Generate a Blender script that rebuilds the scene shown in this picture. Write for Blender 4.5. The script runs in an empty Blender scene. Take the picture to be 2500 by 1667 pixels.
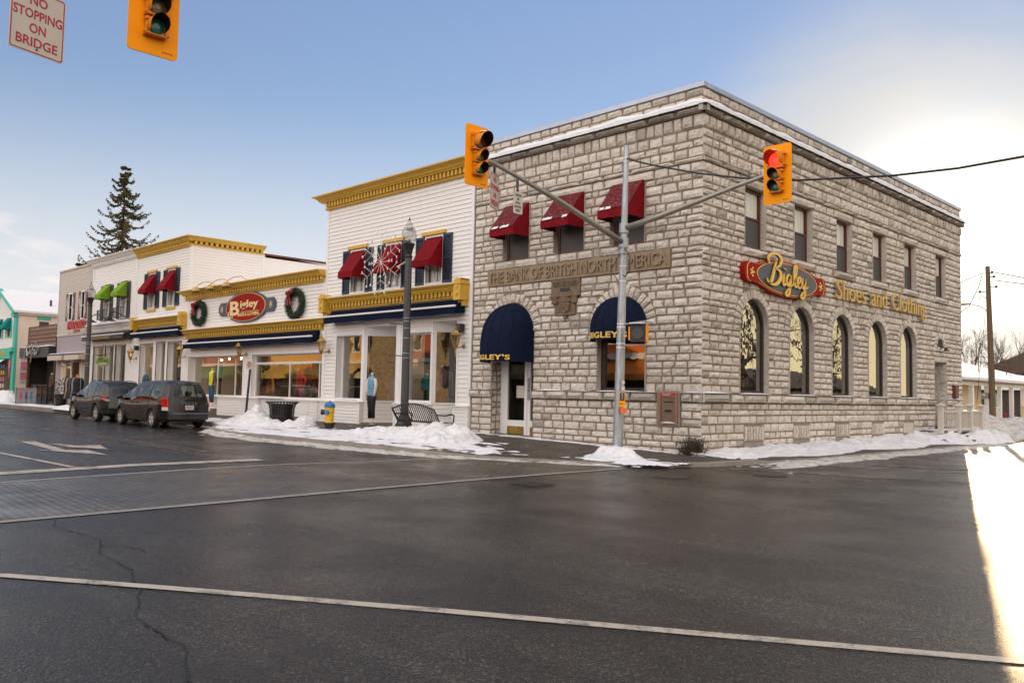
import bpy, bmesh, math, random
from mathutils import Vector, Matrix, noise
random.seed(7)
SC = bpy.context.scene
COL = SC.collection
PI = math.pi
V = Vector

# ---------------------------------------------------------------- mesh builder
class MB:
    def __init__(s):
        s.v = []; s.f = []; s.t = []; s.tone = 0.5
    def add(s, vs, fs):
        n = len(s.v)
        s.v += [tuple(p) for p in vs]
        s.t += [s.tone] * len(vs)
        s.f += [tuple(i + n for i in f) for f in fs]
    def quad(s, a, b, c, d): s.add([a, b, c, d], [(0, 1, 2, 3)])
    def poly(s, pts): s.add(pts, [tuple(range(len(pts)))])
    def box(s, x0, x1, y0, y1, z0, z1):
        s.add([(x0,y0,z0),(x1,y0,z0),(x1,y1,z0),(x0,y1,z0),(x0,y0,z1),(x1,y0,z1),(x1,y1,z1),(x0,y1,z1)],
              [(0,3,2,1),(4,5,6,7),(0,1,5,4),(1,2,6,5),(2,3,7,6),(3,0,4,7)])
    def mbox(s, mp, u0, u1, v0, v1, w0, w1):
        p = [mp(u, v, w) for w in (w0, w1) for v in (v0, v1) for u in (u0, u1)]
        s.add(p, [(0,2,3,1),(4,5,7,6),(0,1,5,4),(1,3,7,5),(3,2,6,7),(2,0,4,6)])
    def bar(s, p, q, w, h=None, up=(0,0,1)):
        p = V(p); q = V(q); h = h or w
        d = (q - p).normalized(); up = V(up)
        if abs(d.dot(up)) > .99: up = V((1,0,0))
        a = d.cross(up).normalized() * w * .5; b = a.normalized().cross(d).normalized() * h * .5
        c = [o + x for o in (p, q) for x in (-a-b, a-b, a+b, -a+b)]
        s.add(c, [(0,3,2,1),(4,5,6,7),(0,1,5,4),(1,2,6,5),(2,3,7,6),(3,0,4,7)])
    def tube(s, pts, r, n=8, cap=True):
        pts = [V(p) for p in pts]; m = len(pts)
        rs = r if isinstance(r, (list, tuple)) else [r] * m
        base = len(s.v); vs = []; fs = []
        up = None
        for i, p in enumerate(pts):
            d = (pts[min(i+1, m-1)] - pts[max(i-1, 0)])
            d = d.normalized() if d.length > 1e-9 else V((0,0,1))
            if up is None: up = V((0,0,1)) if abs(d.z) < .9 else V((1,0,0))
            a = d.cross(up)
            if a.length < 1e-6: a = d.cross(V((0.3,1,0.2)))
            a.normalize(); b = a.cross(d); up = b
            for k in range(n):
                t = 2 * PI * k / n
                vs.append(p + a * math.cos(t) * rs[i] + b * math.sin(t) * rs[i])
        for i in range(m - 1):
            for k in range(n):
                k2 = (k + 1) % n
                fs.append((i*n+k, i*n+k2, (i+1)*n+k2, (i+1)*n+k))
        if cap: fs.append(tuple(range(n-1, -1, -1))); fs.append(tuple((m-1)*n + k for k in range(n)))
        s.add(vs, fs)
    def lathe(s, prof, o=(0,0,0), n=20, sx=1, sy=1, M=None, cap=True):
        vs = []; fs = []; m = len(prof)
        for r, z in prof:
            for k in range(n):
                t = 2 * PI * k / n
                p = V((r*math.cos(t)*sx, r*math.sin(t)*sy, z))
                if M: p = M @ p
                vs.append(V(o) + p)
        for i in range(m - 1):
            for k in range(n):
                k2 = (k + 1) % n
                fs.append((i*n+k, i*n+k2, (i+1)*n+k2, (i+1)*n+k))
        if cap: fs.append(tuple(range(n-1, -1, -1))); fs.append(tuple((m-1)*n + k for k in range(n)))
        s.add(vs, fs)
    def ball(s, c, r, n=10, m=6):
        if not isinstance(r, (tuple, list)): r = (r, r, r)
        prof = [(max(1e-4, math.sin(PI*i/m)), -math.cos(PI*i/m)) for i in range(m + 1)]
        s.lathe(prof, (0,0,0), n, M=Matrix.Translation(V(c)) @ Matrix.Diagonal((r[0], r[1], r[2], 1)))
    def prism(s, pts, mp, w0, w1):
        n = len(pts)
        vs = [mp(u, v, w0) for u, v in pts] + [mp(u, v, w1) for u, v in pts]
        fs = [tuple(range(n-1, -1, -1)), tuple(range(n, 2*n))]
        fs += [(i, (i+1) % n, n + (i+1) % n, n + i) for i in range(n)]
        s.add(vs, fs)
    def xf(s, M, i0=0):
        for i in range(i0, len(s.v)): s.v[i] = tuple(M @ V(s.v[i]))
    def build(s, name, mat, parent=None, smooth=False, world=True, bevel=0, tone=False, label=None, fix=True, angle=None):
        me = bpy.data.meshes.new(name)
        vs = s.v
        if world and parent is not None:
            r = parent
            while r.parent: r = r.parent
            o = r.location
            vs = [(p[0]-o.x, p[1]-o.y, p[2]-o.z) for p in vs]
        me.from_pydata(vs, [], s.f)
        if tone:
            at = me.attributes.new('tone', 'FLOAT', 'POINT')
            at.data.foreach_set('value', s.t)
        if fix:
            bm = bmesh.new(); bm.from_mesh(me)
            bmesh.ops.recalc_face_normals(bm, faces=bm.faces)
            bm.to_mesh(me); bm.free()
        if smooth: me.polygons.foreach_set('use_smooth', [True] * len(me.polygons))
        if mat: me.materials.append(mat)
        me.update()
        o = bpy.data.objects.new(name, me); COL.objects.link(o)
        if parent is not None: o.parent = parent
        if bevel:
            b = o.modifiers.new('bevel', 'BEVEL'); b.width = bevel; b.segments = 1; b.limit_method = 'ANGLE'
        if smooth and angle:
            me.set_sharp_from_angle(angle=math.radians(angle))
        if label: o['label'] = label
        return o

def thing(name, label, cat, loc=(0,0,0), rotz=0, group=None):
    o = bpy.data.objects.new(name, None); COL.objects.link(o)
    o.location = loc; o.rotation_euler = (0, 0, rotz); o.empty_display_size = .2
    o['label'] = label; o['category'] = cat
    if group: o['group'] = group
    return o
def tag(o, label, cat, group=None, kind=None):
    o['label'] = label; o['category'] = cat
    if group: o['group'] = group
    if kind: o['kind'] = kind
    return o
def struct(o, kind='structure'):
    o['kind'] = kind
    return o
def copy_tree(o, parent=None):
    c = o.copy(); COL.objects.link(c)
    if parent is not None: c.parent = parent
    for ch in list(o.children): copy_tree(ch, c)
    return c
def FR(u, v, w): return (u, -w, v)          # street facade: u along x, v up, w out towards the street
def FY(y0): return lambda u, v, w: (u, y0 - w, v)
def SX(x0): return lambda u, v, w: (x0 + w, u, v)   # wall facing +x: u along y
SD = SX(0)

# ---------------------------------------------------------------- materials
def nt(name):
    m = bpy.data.materials.new(name); m.use_nodes = True
    t = m.node_tree; t.nodes.clear()
    out = t.nodes.new('ShaderNodeOutputMaterial')
    return m, t, out
def N(t, typ, **kw):
    n = t.nodes.new(typ)
    for k, v in kw.items():
        if k in n.inputs: n.inputs[k].default_value = v
        else: setattr(n, k, v)
    return n
def L(t, a, b): t.links.new(a, b)
def ramp(t, fac, stops):
    r = t.nodes.new('ShaderNodeValToRGB')
    e = r.color_ramp.elements
    while len(e) < len(stops): e.new(.5)
    for i, (p, c) in enumerate(stops):
        e[i].position = p; e[i].color = (c[0], c[1], c[2], 1) if isinstance(c, (tuple, list)) else (c, c, c, 1)
    if fac is not None: L(t, fac, r.inputs[0])
    return r
def mixc(t, fac, a, b, mode='MIX'):
    m = t.nodes.new('ShaderNodeMix'); m.data_type = 'RGBA'; m.blend_type = mode
    for sock, val in ((m.inputs[0], fac), (m.inputs[6], a), (m.inputs[7], b)):
        if isinstance(val, (int, float)): sock.default_value = val
        elif isinstance(val, (tuple, list)): sock.default_value = (val[0], val[1], val[2], 1)
        else: L(t, val, sock)
    return m.outputs[2]
def noisen(t, co, scale, detail=4, rough=.6, dist=0):
    n = N(t, 'ShaderNodeTexNoise', Scale=scale, Detail=detail, Roughness=rough, Distortion=dist)
    L(t, co, n.inputs['Vector']); return n
def geo_co(t):
    return t.nodes.new('ShaderNodeNewGeometry').outputs['Position']
def M(name, col, rough=.6, var=.12, nscale=4., metal=0, bump=0., bscale=60., dirt=0., dirtcol=(.12,.1,.08), coat=0, spec=.5, stretch=None, emit=None, alpha=None):
    """general procedural material: base colour broken up by noise, optional dirt patches and bump"""
    m, t, out = nt(name)
    p = N(t, 'ShaderNodeBsdfPrincipled'); L(t, p.outputs[0], out.inputs[0])
    p.inputs['Metallic'].default_value = metal
    p.inputs['Specular IOR Level'].default_value = spec
    if coat: p.inputs['Coat Weight'].default_value = coat; p.inputs['Coat Roughness'].default_value = .08
    co = geo_co(t)
    if stretch:
        mp = N(t, 'ShaderNodeMapping'); mp.inputs['Scale'].default_value = stretch; L(t, co, mp.inputs[0]); co = mp.outputs[0]
    n = noisen(t, co, nscale, 5)
    a = tuple(min(1, c * (1 - var)) for c in col); b = tuple(min(1, c * (1 + var)) for c in col)
    r = ramp(t, n.outputs[0], [(.3, a), (.7, b)])
    c = r.outputs[0]
    if dirt:
        n2 = noisen(t, co, nscale * .35 + .4, 7, .7)
        r2 = ramp(t, n2.outputs[0], [(.48, 0), (.72, dirt)])
        c = mixc(t, r2.outputs[0], c, dirtcol)
    L(t, c, p.inputs['Base Color'])
    n3 = noisen(t, co, nscale * 2.3, 3)
    rr = ramp(t, n3.outputs[0], [(.3, max(0, rough - .08)), (.7, min(1, rough + .08))])
    L(t, rr.outputs[0], p.inputs['Roughness'])
    if bump:
        n4 = noisen(t, co, bscale, 4)
        bn = N(t, 'ShaderNodeBump', Strength=1.0, Distance=bump); L(t, n4.outputs[0], bn.inputs['Height']); L(t, bn.outputs[0], p.inputs['Normal'])
    if emit:
        p.inputs['Emission Color'].default_value = (*emit[0], 1); p.inputs['Emission Strength'].default_value = emit[1]
    return m
def glass_mat(name, tint=(.72,.76,.74), ior=1.6, rough=.0, wav=.0):
    m, t, out = nt(name)
    tr = N(t, 'ShaderNodeBsdfTransparent'); tr.inputs[0].default_value = (*tint, 1)
    gl = N(t, 'ShaderNodeBsdfGlossy'); gl.inputs['Roughness'].default_value = rough
    gl.inputs[0].default_value = (1, 1, 1, 1)
    fr = N(t, 'ShaderNodeFresnel', IOR=ior)
    gm = t.nodes.new('ShaderNodeNewGeometry'); fl = t.nodes.new('ShaderNodeMapRange'); L(t, gm.outputs['Backfacing'], fl.inputs[0])
    fl.inputs[3].default_value = ior; fl.inputs[4].default_value = 1 / ior; L(t, fl.outputs[0], fr.inputs['IOR'])   # same reflectance from either side of the sheet
    if wav:
        n = noisen(t, geo_co(t), 1.6, 2); bn = N(t, 'ShaderNodeBump', Strength=1, Distance=wav)
        L(t, n.outputs[0], bn.inputs['Height']); L(t, bn.outputs[0], gl.inputs['Normal'])
    mx = N(t, 'ShaderNodeMixShader'); L(t, fr.outputs[0], mx.inputs[0]); L(t, tr.outputs[0], mx.inputs[1]); L(t, gl.outputs[0], mx.inputs[2])
    L(t, mx.outputs[0], out.inputs[0])
    return m
def emit_mat(name, col, s):
    m, t, out = nt(name)
    e = N(t, 'ShaderNodeEmission', Strength=s); e.inputs[0].default_value = (*col, 1)
    L(t, e.outputs[0], out.inputs[0]); return m

def stone_mat(name, base, dark, pale, wet=False):
    m, t, out = nt(name)
    p = N(t, 'ShaderNodeBsdfPrincipled', Roughness=.85); L(t, p.outputs[0], out.inputs[0])
    p.inputs['Specular IOR Level'].default_value = .25
    at = N(t, 'ShaderNodeAttribute', attribute_name='tone')
    co = geo_co(t)
    r = ramp(t, at.outputs['Fac'], [(0, dark), (.25, tuple(.5*(a+b) for a, b in zip(dark, base))), (.5, base), (1, pale)])
    n1 = noisen(t, co, 9, 8, .72)
    r1 = ramp(t, n1.outputs[0], [(.28, .78), (.5, 1.05), (.72, 1.16)])
    c = mixc(t, 1, r.outputs[0], r1.outputs[0], 'MULTIPLY')
    n2 = noisen(t, co, 28, 6, .7, .4)                   # pits and lichen specks
    r2 = ramp(t, n2.outputs[0], [(.34, .9), (.42, 0)])
    c = mixc(t, r2.outputs[0], c, (.09, .075, .06))
    n5 = noisen(t, co, 1.1, 6, .65)                     # soft weather stains
    r5 = ramp(t, n5.outputs[0], [(.58, 0), (.80, .5)])
    c = mixc(t, r5.outputs[0], c, (.17, .13, .10))
    L(t, c, p.inputs['Base Color'])
    mp = N(t, 'ShaderNodeMapping'); mp.inputs['Scale'].default_value = (1, 1, 2.6); L(t, co, mp.inputs[0])
    n3 = noisen(t, mp.outputs[0], 11, 7, .70, .7)
    bn = N(t, 'ShaderNodeBump', Strength=1, Distance=.036); L(t, n3.outputs[0], bn.inputs['Height'])
    n4 = noisen(t, co, 90, 3); b2 = N(t, 'ShaderNodeBump', Strength=.6, Distance=.006)
    L(t, n4.outputs[0], b2.inputs['Height']); L(t, bn.outputs[0], b2.inputs['Normal']); L(t, b2.outputs[0], p.inputs['Normal'])
    return m

MT = {}
MT['stone'] = stone_mat('rock_faced_limestone', (.64,.59,.525), (.13,.11,.09), (.78,.735,.68))
MT['mortar'] = M('lime_mortar', (.24,.19,.145), .9, .25, 8, bump=.006)
MT['sandstone'] = M('brown_sandstone', (.30,.225,.15), .85, .14, 6, bump=.004, bscale=50, dirt=.35, dirtcol=(.13,.09,.06))
MT['sandstone_dark'] = M('weathered_sandstone', (.19,.135,.09), .9, .25, 9, bump=.012, bscale=30, dirt=.6, dirtcol=(.06,.045,.035))
MT['white'] = M('white_painted_clapboard', (.80,.785,.77), .5, .035, 3, dirt=.10, dirtcol=(.5,.46,.42), stretch=(.6,.6,7))
MT['trim'] = M('white_painted_trim', (.80,.80,.80), .42, .03, 5, dirt=.06, dirtcol=(.5,.47,.44))
MT['grey_siding'] = M('pale_grey_clapboard', (.52,.47,.42), .6, .06, 3, stretch=(.6,.6,6), dirt=.12, dirtcol=(.3,.26,.22))
MT['brick_grey'] = M('painted_grey_brick', (.38,.34,.37), .7, .12, 12, bump=.006, bscale=40)
MT['gold'] = M('mustard_gold_paint', (.62,.385,.045), .5, .1, 5, dirt=.25, dirtcol=(.33,.19,.03))
MT['gold_leaf'] = M('gold_leaf_letters', (.80,.50,.09), .35, .1, 8, metal=.0)
MT['gold_side'] = M('dull_gold_letter_side', (.42,.27,.07), .45, .1, 8)
MT['brass'] = M('aged_brass', (.40,.25,.07), .38, .2, 20, metal=.7)
MT['navy'] = M('navy_canvas', (.006,.010,.030), .75, .25, 6, bump=.003, bscale=25, spec=.08)
MT['red_canvas'] = M('crimson_canvas', (.19,.006,.011), .7, .14, 5, bump=.004, bscale=8, dirt=.3, dirtcol=(.16,.02,.022), spec=.08)
MT['red_frost'] = M('frosted_crimson_canvas', (.12,.014,.018), .65, .3, 30, bump=.003, bscale=60, dirt=.55, dirtcol=(.26,.17,.17), spec=.08)
MT['green_canvas'] = M('lime_green_canvas', (.17,.32,.025), .7, .12, 5, bump=.003, bscale=9, spec=.08)
MT['teal_canvas'] = M('teal_canvas', (.01,.19,.19), .7, .15, 6, spec=.08)
MT['shutter'] = M('dark_blue_shutter_paint', (.012,.022,.042), .5, .2, 8)
MT['black'] = M('black_paint', (.012,.012,.013), .42, .2, 10)
MT['black_metal'] = M('black_powder_coat', (.010,.010,.011), .36, .2, 20, bump=.0006, bscale=200)
MT['dark_grey'] = M('dark_grey_lamp_post_paint', (.05,.05,.054), .45, .15, 10)
MT['galv'] = M('galvanised_steel', (.36,.39,.42), .42, .18, 12, metal=.75, dirt=.3, dirtcol=(.22,.22,.22), stretch=(1,1,.25))
MT['arm_metal'] = M('weathered_aluminium_arm', (.37,.34,.29), .4, .12, 7, metal=.6)
MT['coping'] = M('grey_metal_coping', (.42,.46,.55), .35, .05, 2, metal=.4)
MT['bronze_frame'] = M('dark_bronze_window_frame', (.035,.020,.014), .4, .15, 10)
MT['redbrown'] = M('red_brown_window_frame', (.11,.025,.016), .5, .15, 10)
MT['screen'] = M('insect_screen_grey', (.055,.055,.058), .55, .08, 30)
MT['curtain'] = M('white_curtain', (.75,.74,.70), .9, .10, 6, stretch=(6,6,.3))
MT['snow'] = M('snow', (.74,.755,.80), .65, .035, 5, bump=.035, bscale=9, spec=.3)
MT['snow_pile'] = M('ploughed_snow', (.72,.735,.775), .7, .08, 5, bump=.06, bscale=10, spec=.2, dirt=.45, dirtcol=(.42,.38,.33))
MT['snow_dirty'] = M('dirty_snow', (.55,.53,.50), .6, .25, 6, bump=.04, bscale=12, dirt=.95, dirtcol=(.18,.145,.11))
MT['yellow'] = M('traffic_yellow', (1.0,.34,.0), .45, .03, 5, dirt=.10, dirtcol=(.6,.2,.0), spec=.15)
MT['yellow_dk'] = M('traffic_yellow_housing', (.66,.23,.006), .4, .08, 8, dirt=.3, dirtcol=(.3,.1,.01))
MT['hyd_yellow'] = M('hydrant_yellow', (.75,.42,.01), .35, .08, 8, dirt=.15, dirtcol=(.3,.18,.03))
MT['hyd_blue'] = M('hydrant_blue', (.02,.17,.40), .35, .1, 8)
MT['sign_white'] = M('sign_sheeting_white', (.56,.52,.47), .4, .04, 5)
MT['sign_red'] = M('sign_red', (.42,.02,.025), .4, .08, 5)
MT['sign_black'] = M('sign_black', (.02,.02,.02), .5, .1, 5)
MT['sign_crimson'] = M('sign_crimson_panel', (.30,.010,.005), .6, .10, 7, spec=.12, dirt=.15, dirtcol=(.2,.02,.015))
MT['sign_slate'] = M('sign_slate_panel', (.07,.08,.105), .5, .15, 5, stretch=(1,6,1))
MT['sign_blue'] = M('sign_navy_plaque', (.05,.07,.12), .5, .12, 7)
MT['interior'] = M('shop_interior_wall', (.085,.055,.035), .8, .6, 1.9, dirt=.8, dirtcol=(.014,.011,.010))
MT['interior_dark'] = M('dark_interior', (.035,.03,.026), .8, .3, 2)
MT['glass'] = glass_mat('window_glass', (.92,.93,.92), 1.5)
MT['glass_arch'] = glass_mat('arch_window_glass', (.40,.41,.39), 4.2, wav=.002)
MT['glass_shop'] = glass_mat('shop_window_glass', (.86,.88,.86), 2.9, wav=.0012)
MT['globe'] = glass_mat('lamp_globe', (.74,.74,.75), 1.9, .25)
MT['concrete'] = M('concrete', (.27,.25,.23), .8, .15, 4, bump=.004, dirt=.5, dirtcol=(.14,.12,.10))
MT['wood_pole'] = M('weathered_utility_pole', (.13,.09,.05), .8, .25, 5, stretch=(4,4,.3), bump=.008, bscale=30)
MT['bark'] = M('bark', (.10,.07,.05), .85, .3, 5, bump=.01, bscale=20)
MT['rubber'] = M('tyre_rubber', (.022,.021,.020), .75, .3, 12, dirt=.5, dirtcol=(.07,.06,.05))
MT['plant'] = M('dry_plant', (.06,.045,.03), .9, .4, 10)
MT['skin'] = M('mannequin_cream', (.62,.50,.40), .5, .05, 5)
# ================================================================ GROUND
def clamp(x, a=0., b=1.): return max(a, min(b, x))
def lerp(a, b, t): return a + (b - a) * t
def smooth(a, b, x):
    t = clamp((x - a) / (b - a)); return t * t * (3 - 2 * t)
KERB = [(-90,-3.2),(-38,-3.1),(-20.2,-3.3),(-18.2,-4.0),(-16.6,-5.05),(-14.6,-5.4),(-11,-5.42),(-7,-5.3),(-4.6,-5.15),(-2.3,-4.65),(-.5,-3.95),(.75,-3.1),(1.45,-1.9),(1.75,-.4),(1.85,3),(1.85,21)]
def kerb_y(x):
    for (x0, y0), (x1, y1) in zip(KERB, KERB[1:]):
        if x0 <= x <= x1 and x1 > x0: return lerp(y0, y1, (x - x0) / (x1 - x0))
    return -3
def kerb_h(x, y):
    return lerp(.13, .035, smooth(-6.5, -2.5, x))
def facade_z(x): return lerp(.12, .30, clamp(-x / 8.))
def walk_z(x, y):
    if y > -.2 and x > 0: return lerp(.11, kerb_h(x, y) + .01, clamp(x / 1.8))
    ky = -5.4
    return lerp(kerb_h(x, y), facade_z(x), clamp((y - ky) / (-ky)))

def asphalt():
    m, t, out = nt('wet_asphalt')
    p = N(t, 'ShaderNodeBsdfPrincipled'); L(t, p.outputs[0], out.inputs[0])
    co = geo_co(t)
    n1 = noisen(t, co, .35, 6, .62); r1 = ramp(t, n1.outputs[0], [(.3, (.011,.009,.0055)), (.55, (.020,.0165,.0105)), (.78, (.038,.032,.021))])
    n2 = noisen(t, co, 55, 3, .7); r2 = ramp(t, n2.outputs[0], [(.34, .45), (.55, 1.), (.70, 2.4)])
    c = mixc(t, 1, r1.outputs[0], r2.outputs[0], 'MULTIPLY')
    n7 = noisen(t, co, 17, 4, .75); r7 = ramp(t, n7.outputs[0], [(.32, .62), (.5, 1.), (.68, 1.55)])
    c = mixc(t, 1, c, r7.outputs[0], 'MULTIPLY')
    # salt film dried along the wheel tracks
    mp = N(t, 'ShaderNodeMapping'); mp.inputs['Rotation'].default_value = (0, 0, .12); mp.inputs['Scale'].default_value = (.10, .7, 1); L(t, co, mp.inputs[0])
    n3 = noisen(t, mp.outputs[0], 1.0, 5, .6); r3 = ramp(t, n3.outputs[0], [(.50, 0), (.72, .30)])
    c = mixc(t, r3.outputs[0], c, (.135,.122,.092))
    vc = N(t, 'ShaderNodeTexVoronoi', Scale=75); L(t, co, vc.inputs['Vector'])                 # the single stones of the aggregate
    sc_ = t.nodes.new('ShaderNodeSeparateColor'); L(t, vc.outputs['Color'], sc_.inputs[0])
    rv = ramp(t, sc_.outputs[0], [(.0, .30), (.55, .75), (.85, 1.7), (1., 4.6)]); c = mixc(t, 1, c, rv.outputs[0], 'MULTIPLY')
    L(t, c, p.inputs['Base Color'])
    n4 = noisen(t, co, .5, 5, .6); r4 = ramp(t, n4.outputs[0], [(.32, .15), (.7, .36)])
    L(t, r4.outputs[0], p.inputs['Roughness']); p.inputs['Specular IOR Level'].default_value = .36
    v = N(t, 'ShaderNodeTexVoronoi', Scale=62); L(t, co, v.inputs['Vector'])
    b1 = N(t, 'ShaderNodeBump', Strength=1., Distance=.006, invert=True); L(t, v.outputs['Distance'], b1.inputs['Height'])
    n5 = noisen(t, co, 130, 3); b2 = N(t, 'ShaderNodeBump', Strength=1, Distance=.004); L(t, n5.outputs[0], b2.inputs['Height']); L(t, b1.outputs[0], b2.inputs['Normal'])
    n6 = noisen(t, co, 26, 4); b3 = N(t, 'ShaderNodeBump', Strength=.9, Distance=.012); L(t, n6.outputs[0], b3.inputs['Height']); L(t, b2.outputs[0], b3.inputs['Normal'])
    L(t, b3.outputs[0], p.inputs['Normal'])
    return m
def brick_mat(name, rot, bw, bh, cols, mort, wet=.4, loc=(0,0,0)):
    m, t, out = nt(name)
    p = N(t, 'ShaderNodeBsdfPrincipled'); L(t, p.outputs[0], out.inputs[0])
    co = geo_co(t)
    mp = N(t, 'ShaderNodeMapping'); mp.inputs['Rotation'].default_value = (0, 0, rot); mp.inputs['Location'].default_value = loc; L(t, co, mp.inputs[0])
    b = N(t, 'ShaderNodeTexBrick', Scale=1.0); b.inputs['Brick Width'].default_value = bw; b.inputs['Row Height'].default_value = bh
    b.inputs['Mortar Size'].default_value = .016; b.inputs['Color1'].default_value = (*cols[0], 1); b.inputs['Color2'].default_value = (*cols[1], 1); b.inputs['Mortar'].default_value = (*mort, 1)
    L(t, mp.outputs[0], b.inputs['Vector'])
    n = noisen(t, co, .9, 6, .65); r = ramp(t, n.outputs[0], [(.3, .65), (.7, 1.4)])
    c = mixc(t, 1, b.outputs['Color'], r.outputs[0], 'MULTIPLY')
    n2 = noisen(t, co, 40, 4); r2 = ramp(t, n2.outputs[0], [(.3, .75), (.7, 1.25)])
    c = mixc(t, 1, c, r2.outputs[0], 'MULTIPLY')
    L(t, c, p.inputs['Base Color'])
    n4 = noisen(t, co, .8, 5, .6); r4 = ramp(t, n4.outputs[0], [(.35, wet - .12), (.7, wet + .15)])
    L(t, r4.outputs[0], p.inputs['Roughness'])
    bn = N(t, 'ShaderNodeBump', Strength=1, Distance=.006, invert=True); L(t, b.outputs['Fac'], bn.inputs['Height'])
    b2 = N(t, 'ShaderNodeBump', Strength=.6, Distance=.003); L(t, n2.outputs[0], b2.inputs['Height']); L(t, bn.outputs[0], b2.inputs['Normal'])
    L(t, b2.outputs[0], p.inputs['Normal'])
    return m
def paint_mat(name, col, wear):
    """worn road paint: the asphalt shows through where it has rubbed off"""
    m, t, out = nt(name)
    p = N(t, 'ShaderNodeBsdfPrincipled', Roughness=.5)
    co = geo_co(t); n = noisen(t, co, 3.0, 8, .72); n2 = noisen(t, co, 60, 3, .6)
    a = N(t, 'ShaderNodeMath', operation='MULTIPLY_ADD'); L(t, n2.outputs[0], a.inputs[0]); a.inputs[1].default_value = .35; L(t, n.outputs[0], a.inputs[2])
    r = ramp(t, a.outputs[0], [(wear, 0), (wear + .16, 1)])
    c = mixc(t, r.outputs[0], (.055,.05,.044), col); L(t, c, p.inputs['Base Color'])
    v = N(t, 'ShaderNodeTexVoronoi', Scale=62); L(t, co, v.inputs['Vector'])
    b1 = N(t, 'ShaderNodeBump', Strength=1., Distance=.004, invert=True); L(t, v.outputs['Distance'], b1.inputs['Height']); L(t, b1.outputs[0], p.inputs['Normal'])
    L(t, p.outputs[0], out.inputs[0]); return m
MT['asphalt'] = asphalt()
MT['xwalk'] = brick_mat('crosswalk_brick_pavers', .06, .24, .12, ((.10,.083,.058), (.062,.051,.036)), (.016,.013,.010), .36)
MT['walk'] = brick_mat('brown_pavement_pavers', .0, .2, .1, ((.085,.062,.048), (.055,.042,.034)), (.025,.02,.018), .5)
MT['paint'] = paint_mat('worn_white_road_paint', (.46,.40,.32), .52)
MT['paint_old'] = paint_mat('faded_white_road_paint', (.36,.33,.29), .62)
MT['paint_yellow'] = paint_mat('faded_yellow_road_paint', (.38,.22,.06), .66)

# road: one sheet, finer near the camera, reaching the horizon
b = MB(); b.quad((-900,-900,0), (900,-900,0), (900,900,0), (-900,900,0)); struct(b.build('road', MT['asphalt']))
# brick crosswalk across the main street with its light concrete borders
def strip(name, pts, w, z, mat, kind='structure'):
    b = MB(); P = [V((p[0], p[1], z)) for p in pts]; L_ = []; R_ = []
    for i, p in enumerate(P):
        d = (P[min(i+1, len(P)-1)] - P[max(0, i-1)]).normalized(); n = V((-d.y, d.x, 0)) * w * .5
        L_.append(p + n); R_.append(p - n)
    for i in range(len(P) - 1): b.quad(R_[i], R_[i+1], L_[i+1], L_[i])
    return struct(b.build(name, mat), kind)
XL = [(-2.75,-19),(-3.2,-14.8),(-3.75,-11.5),(-3.85,-9.5),(-3.5,-7.6),(-3.3,-4.4)]
XR = [(1.3,-19),(1.05,-15.5),(.9,-13),(.72,-10.5),(.62,-8),(.62,-5.5),(.75,-2.9)]
b = MB(); b.poly([(x, y, .004) for x, y in XL] + [(x, y, .004) for x, y in reversed(XR)]); struct(b.build('crosswalk', MT['xwalk']))
strip('crosswalk_border', XL[:-1] + [(-3.42,-5.6)], .16, .008, MT['concrete']); strip('crosswalk_border', XR[:-1] + [(.68,-4.1)], .16, .008, MT['concrete'])
strip('stop_line', [(-4.2,-19), (-4.72,-14.4), (-5.2,-11.9), (-5.15,-9.3)], .48, .008, MT['paint'])
strip('lane_line', [(-60,-13.9), (-9.5,-13.2), (-5.3,-13.05)], .13, .008, MT['paint'])
strip('centre_line', [(-70,-9.6), (-25.8,-9.2), (-15.5,-9.0), (-7.6,-9.25)], .11, .008, MT['paint_yellow'])
strip('centre_line', [(-70,-9.9), (-25.8,-9.5), (-15.5,-9.3), (-8.2,-9.55)], .11, .008, MT['paint_yellow'])
strip('crosswalk_line', [(-1.5,-20.2), (4.05,-16.60), (5.37,-15.75), (7.17,-14.64), (8.73,-13.72), (10.4,-12.72), (16,-9.3)], .12, .008, MT['paint'])
strip('crosswalk_line', [(1.9,-1.95), (6.2,-.75), (13,1.1)], .12, .008, MT['paint_old'])
strip('crosswalk_line', [(2.2,.7), (6.3,1.9), (13,3.8)], .12, .008, MT['paint_old'])
strip('stop_line', [(3.3,2.3), (6.5,3.2)], .35, .008, MT['paint_old'])
# turn arrow (straight and right)
b = MB(); z = .008
for q in ([(-13.6,-11.75),(-13.5,-11.4),(-9.9,-11.75),(-9.9,-12.0)], [(-10.2,-12.3),(-7.9,-11.5),(-9.6,-11.35)], [(-12.4,-11.5),(-12.0,-11.2),(-10.9,-10.95),(-10.9,-11.2)], [(-11.1,-11.5),(-9.6,-10.9),(-11.3,-10.5)]):
    b.poly([(x, y, z) for x, y in q]); z += .0015
struct(b.build('turn_arrow', MT['paint']))
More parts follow.
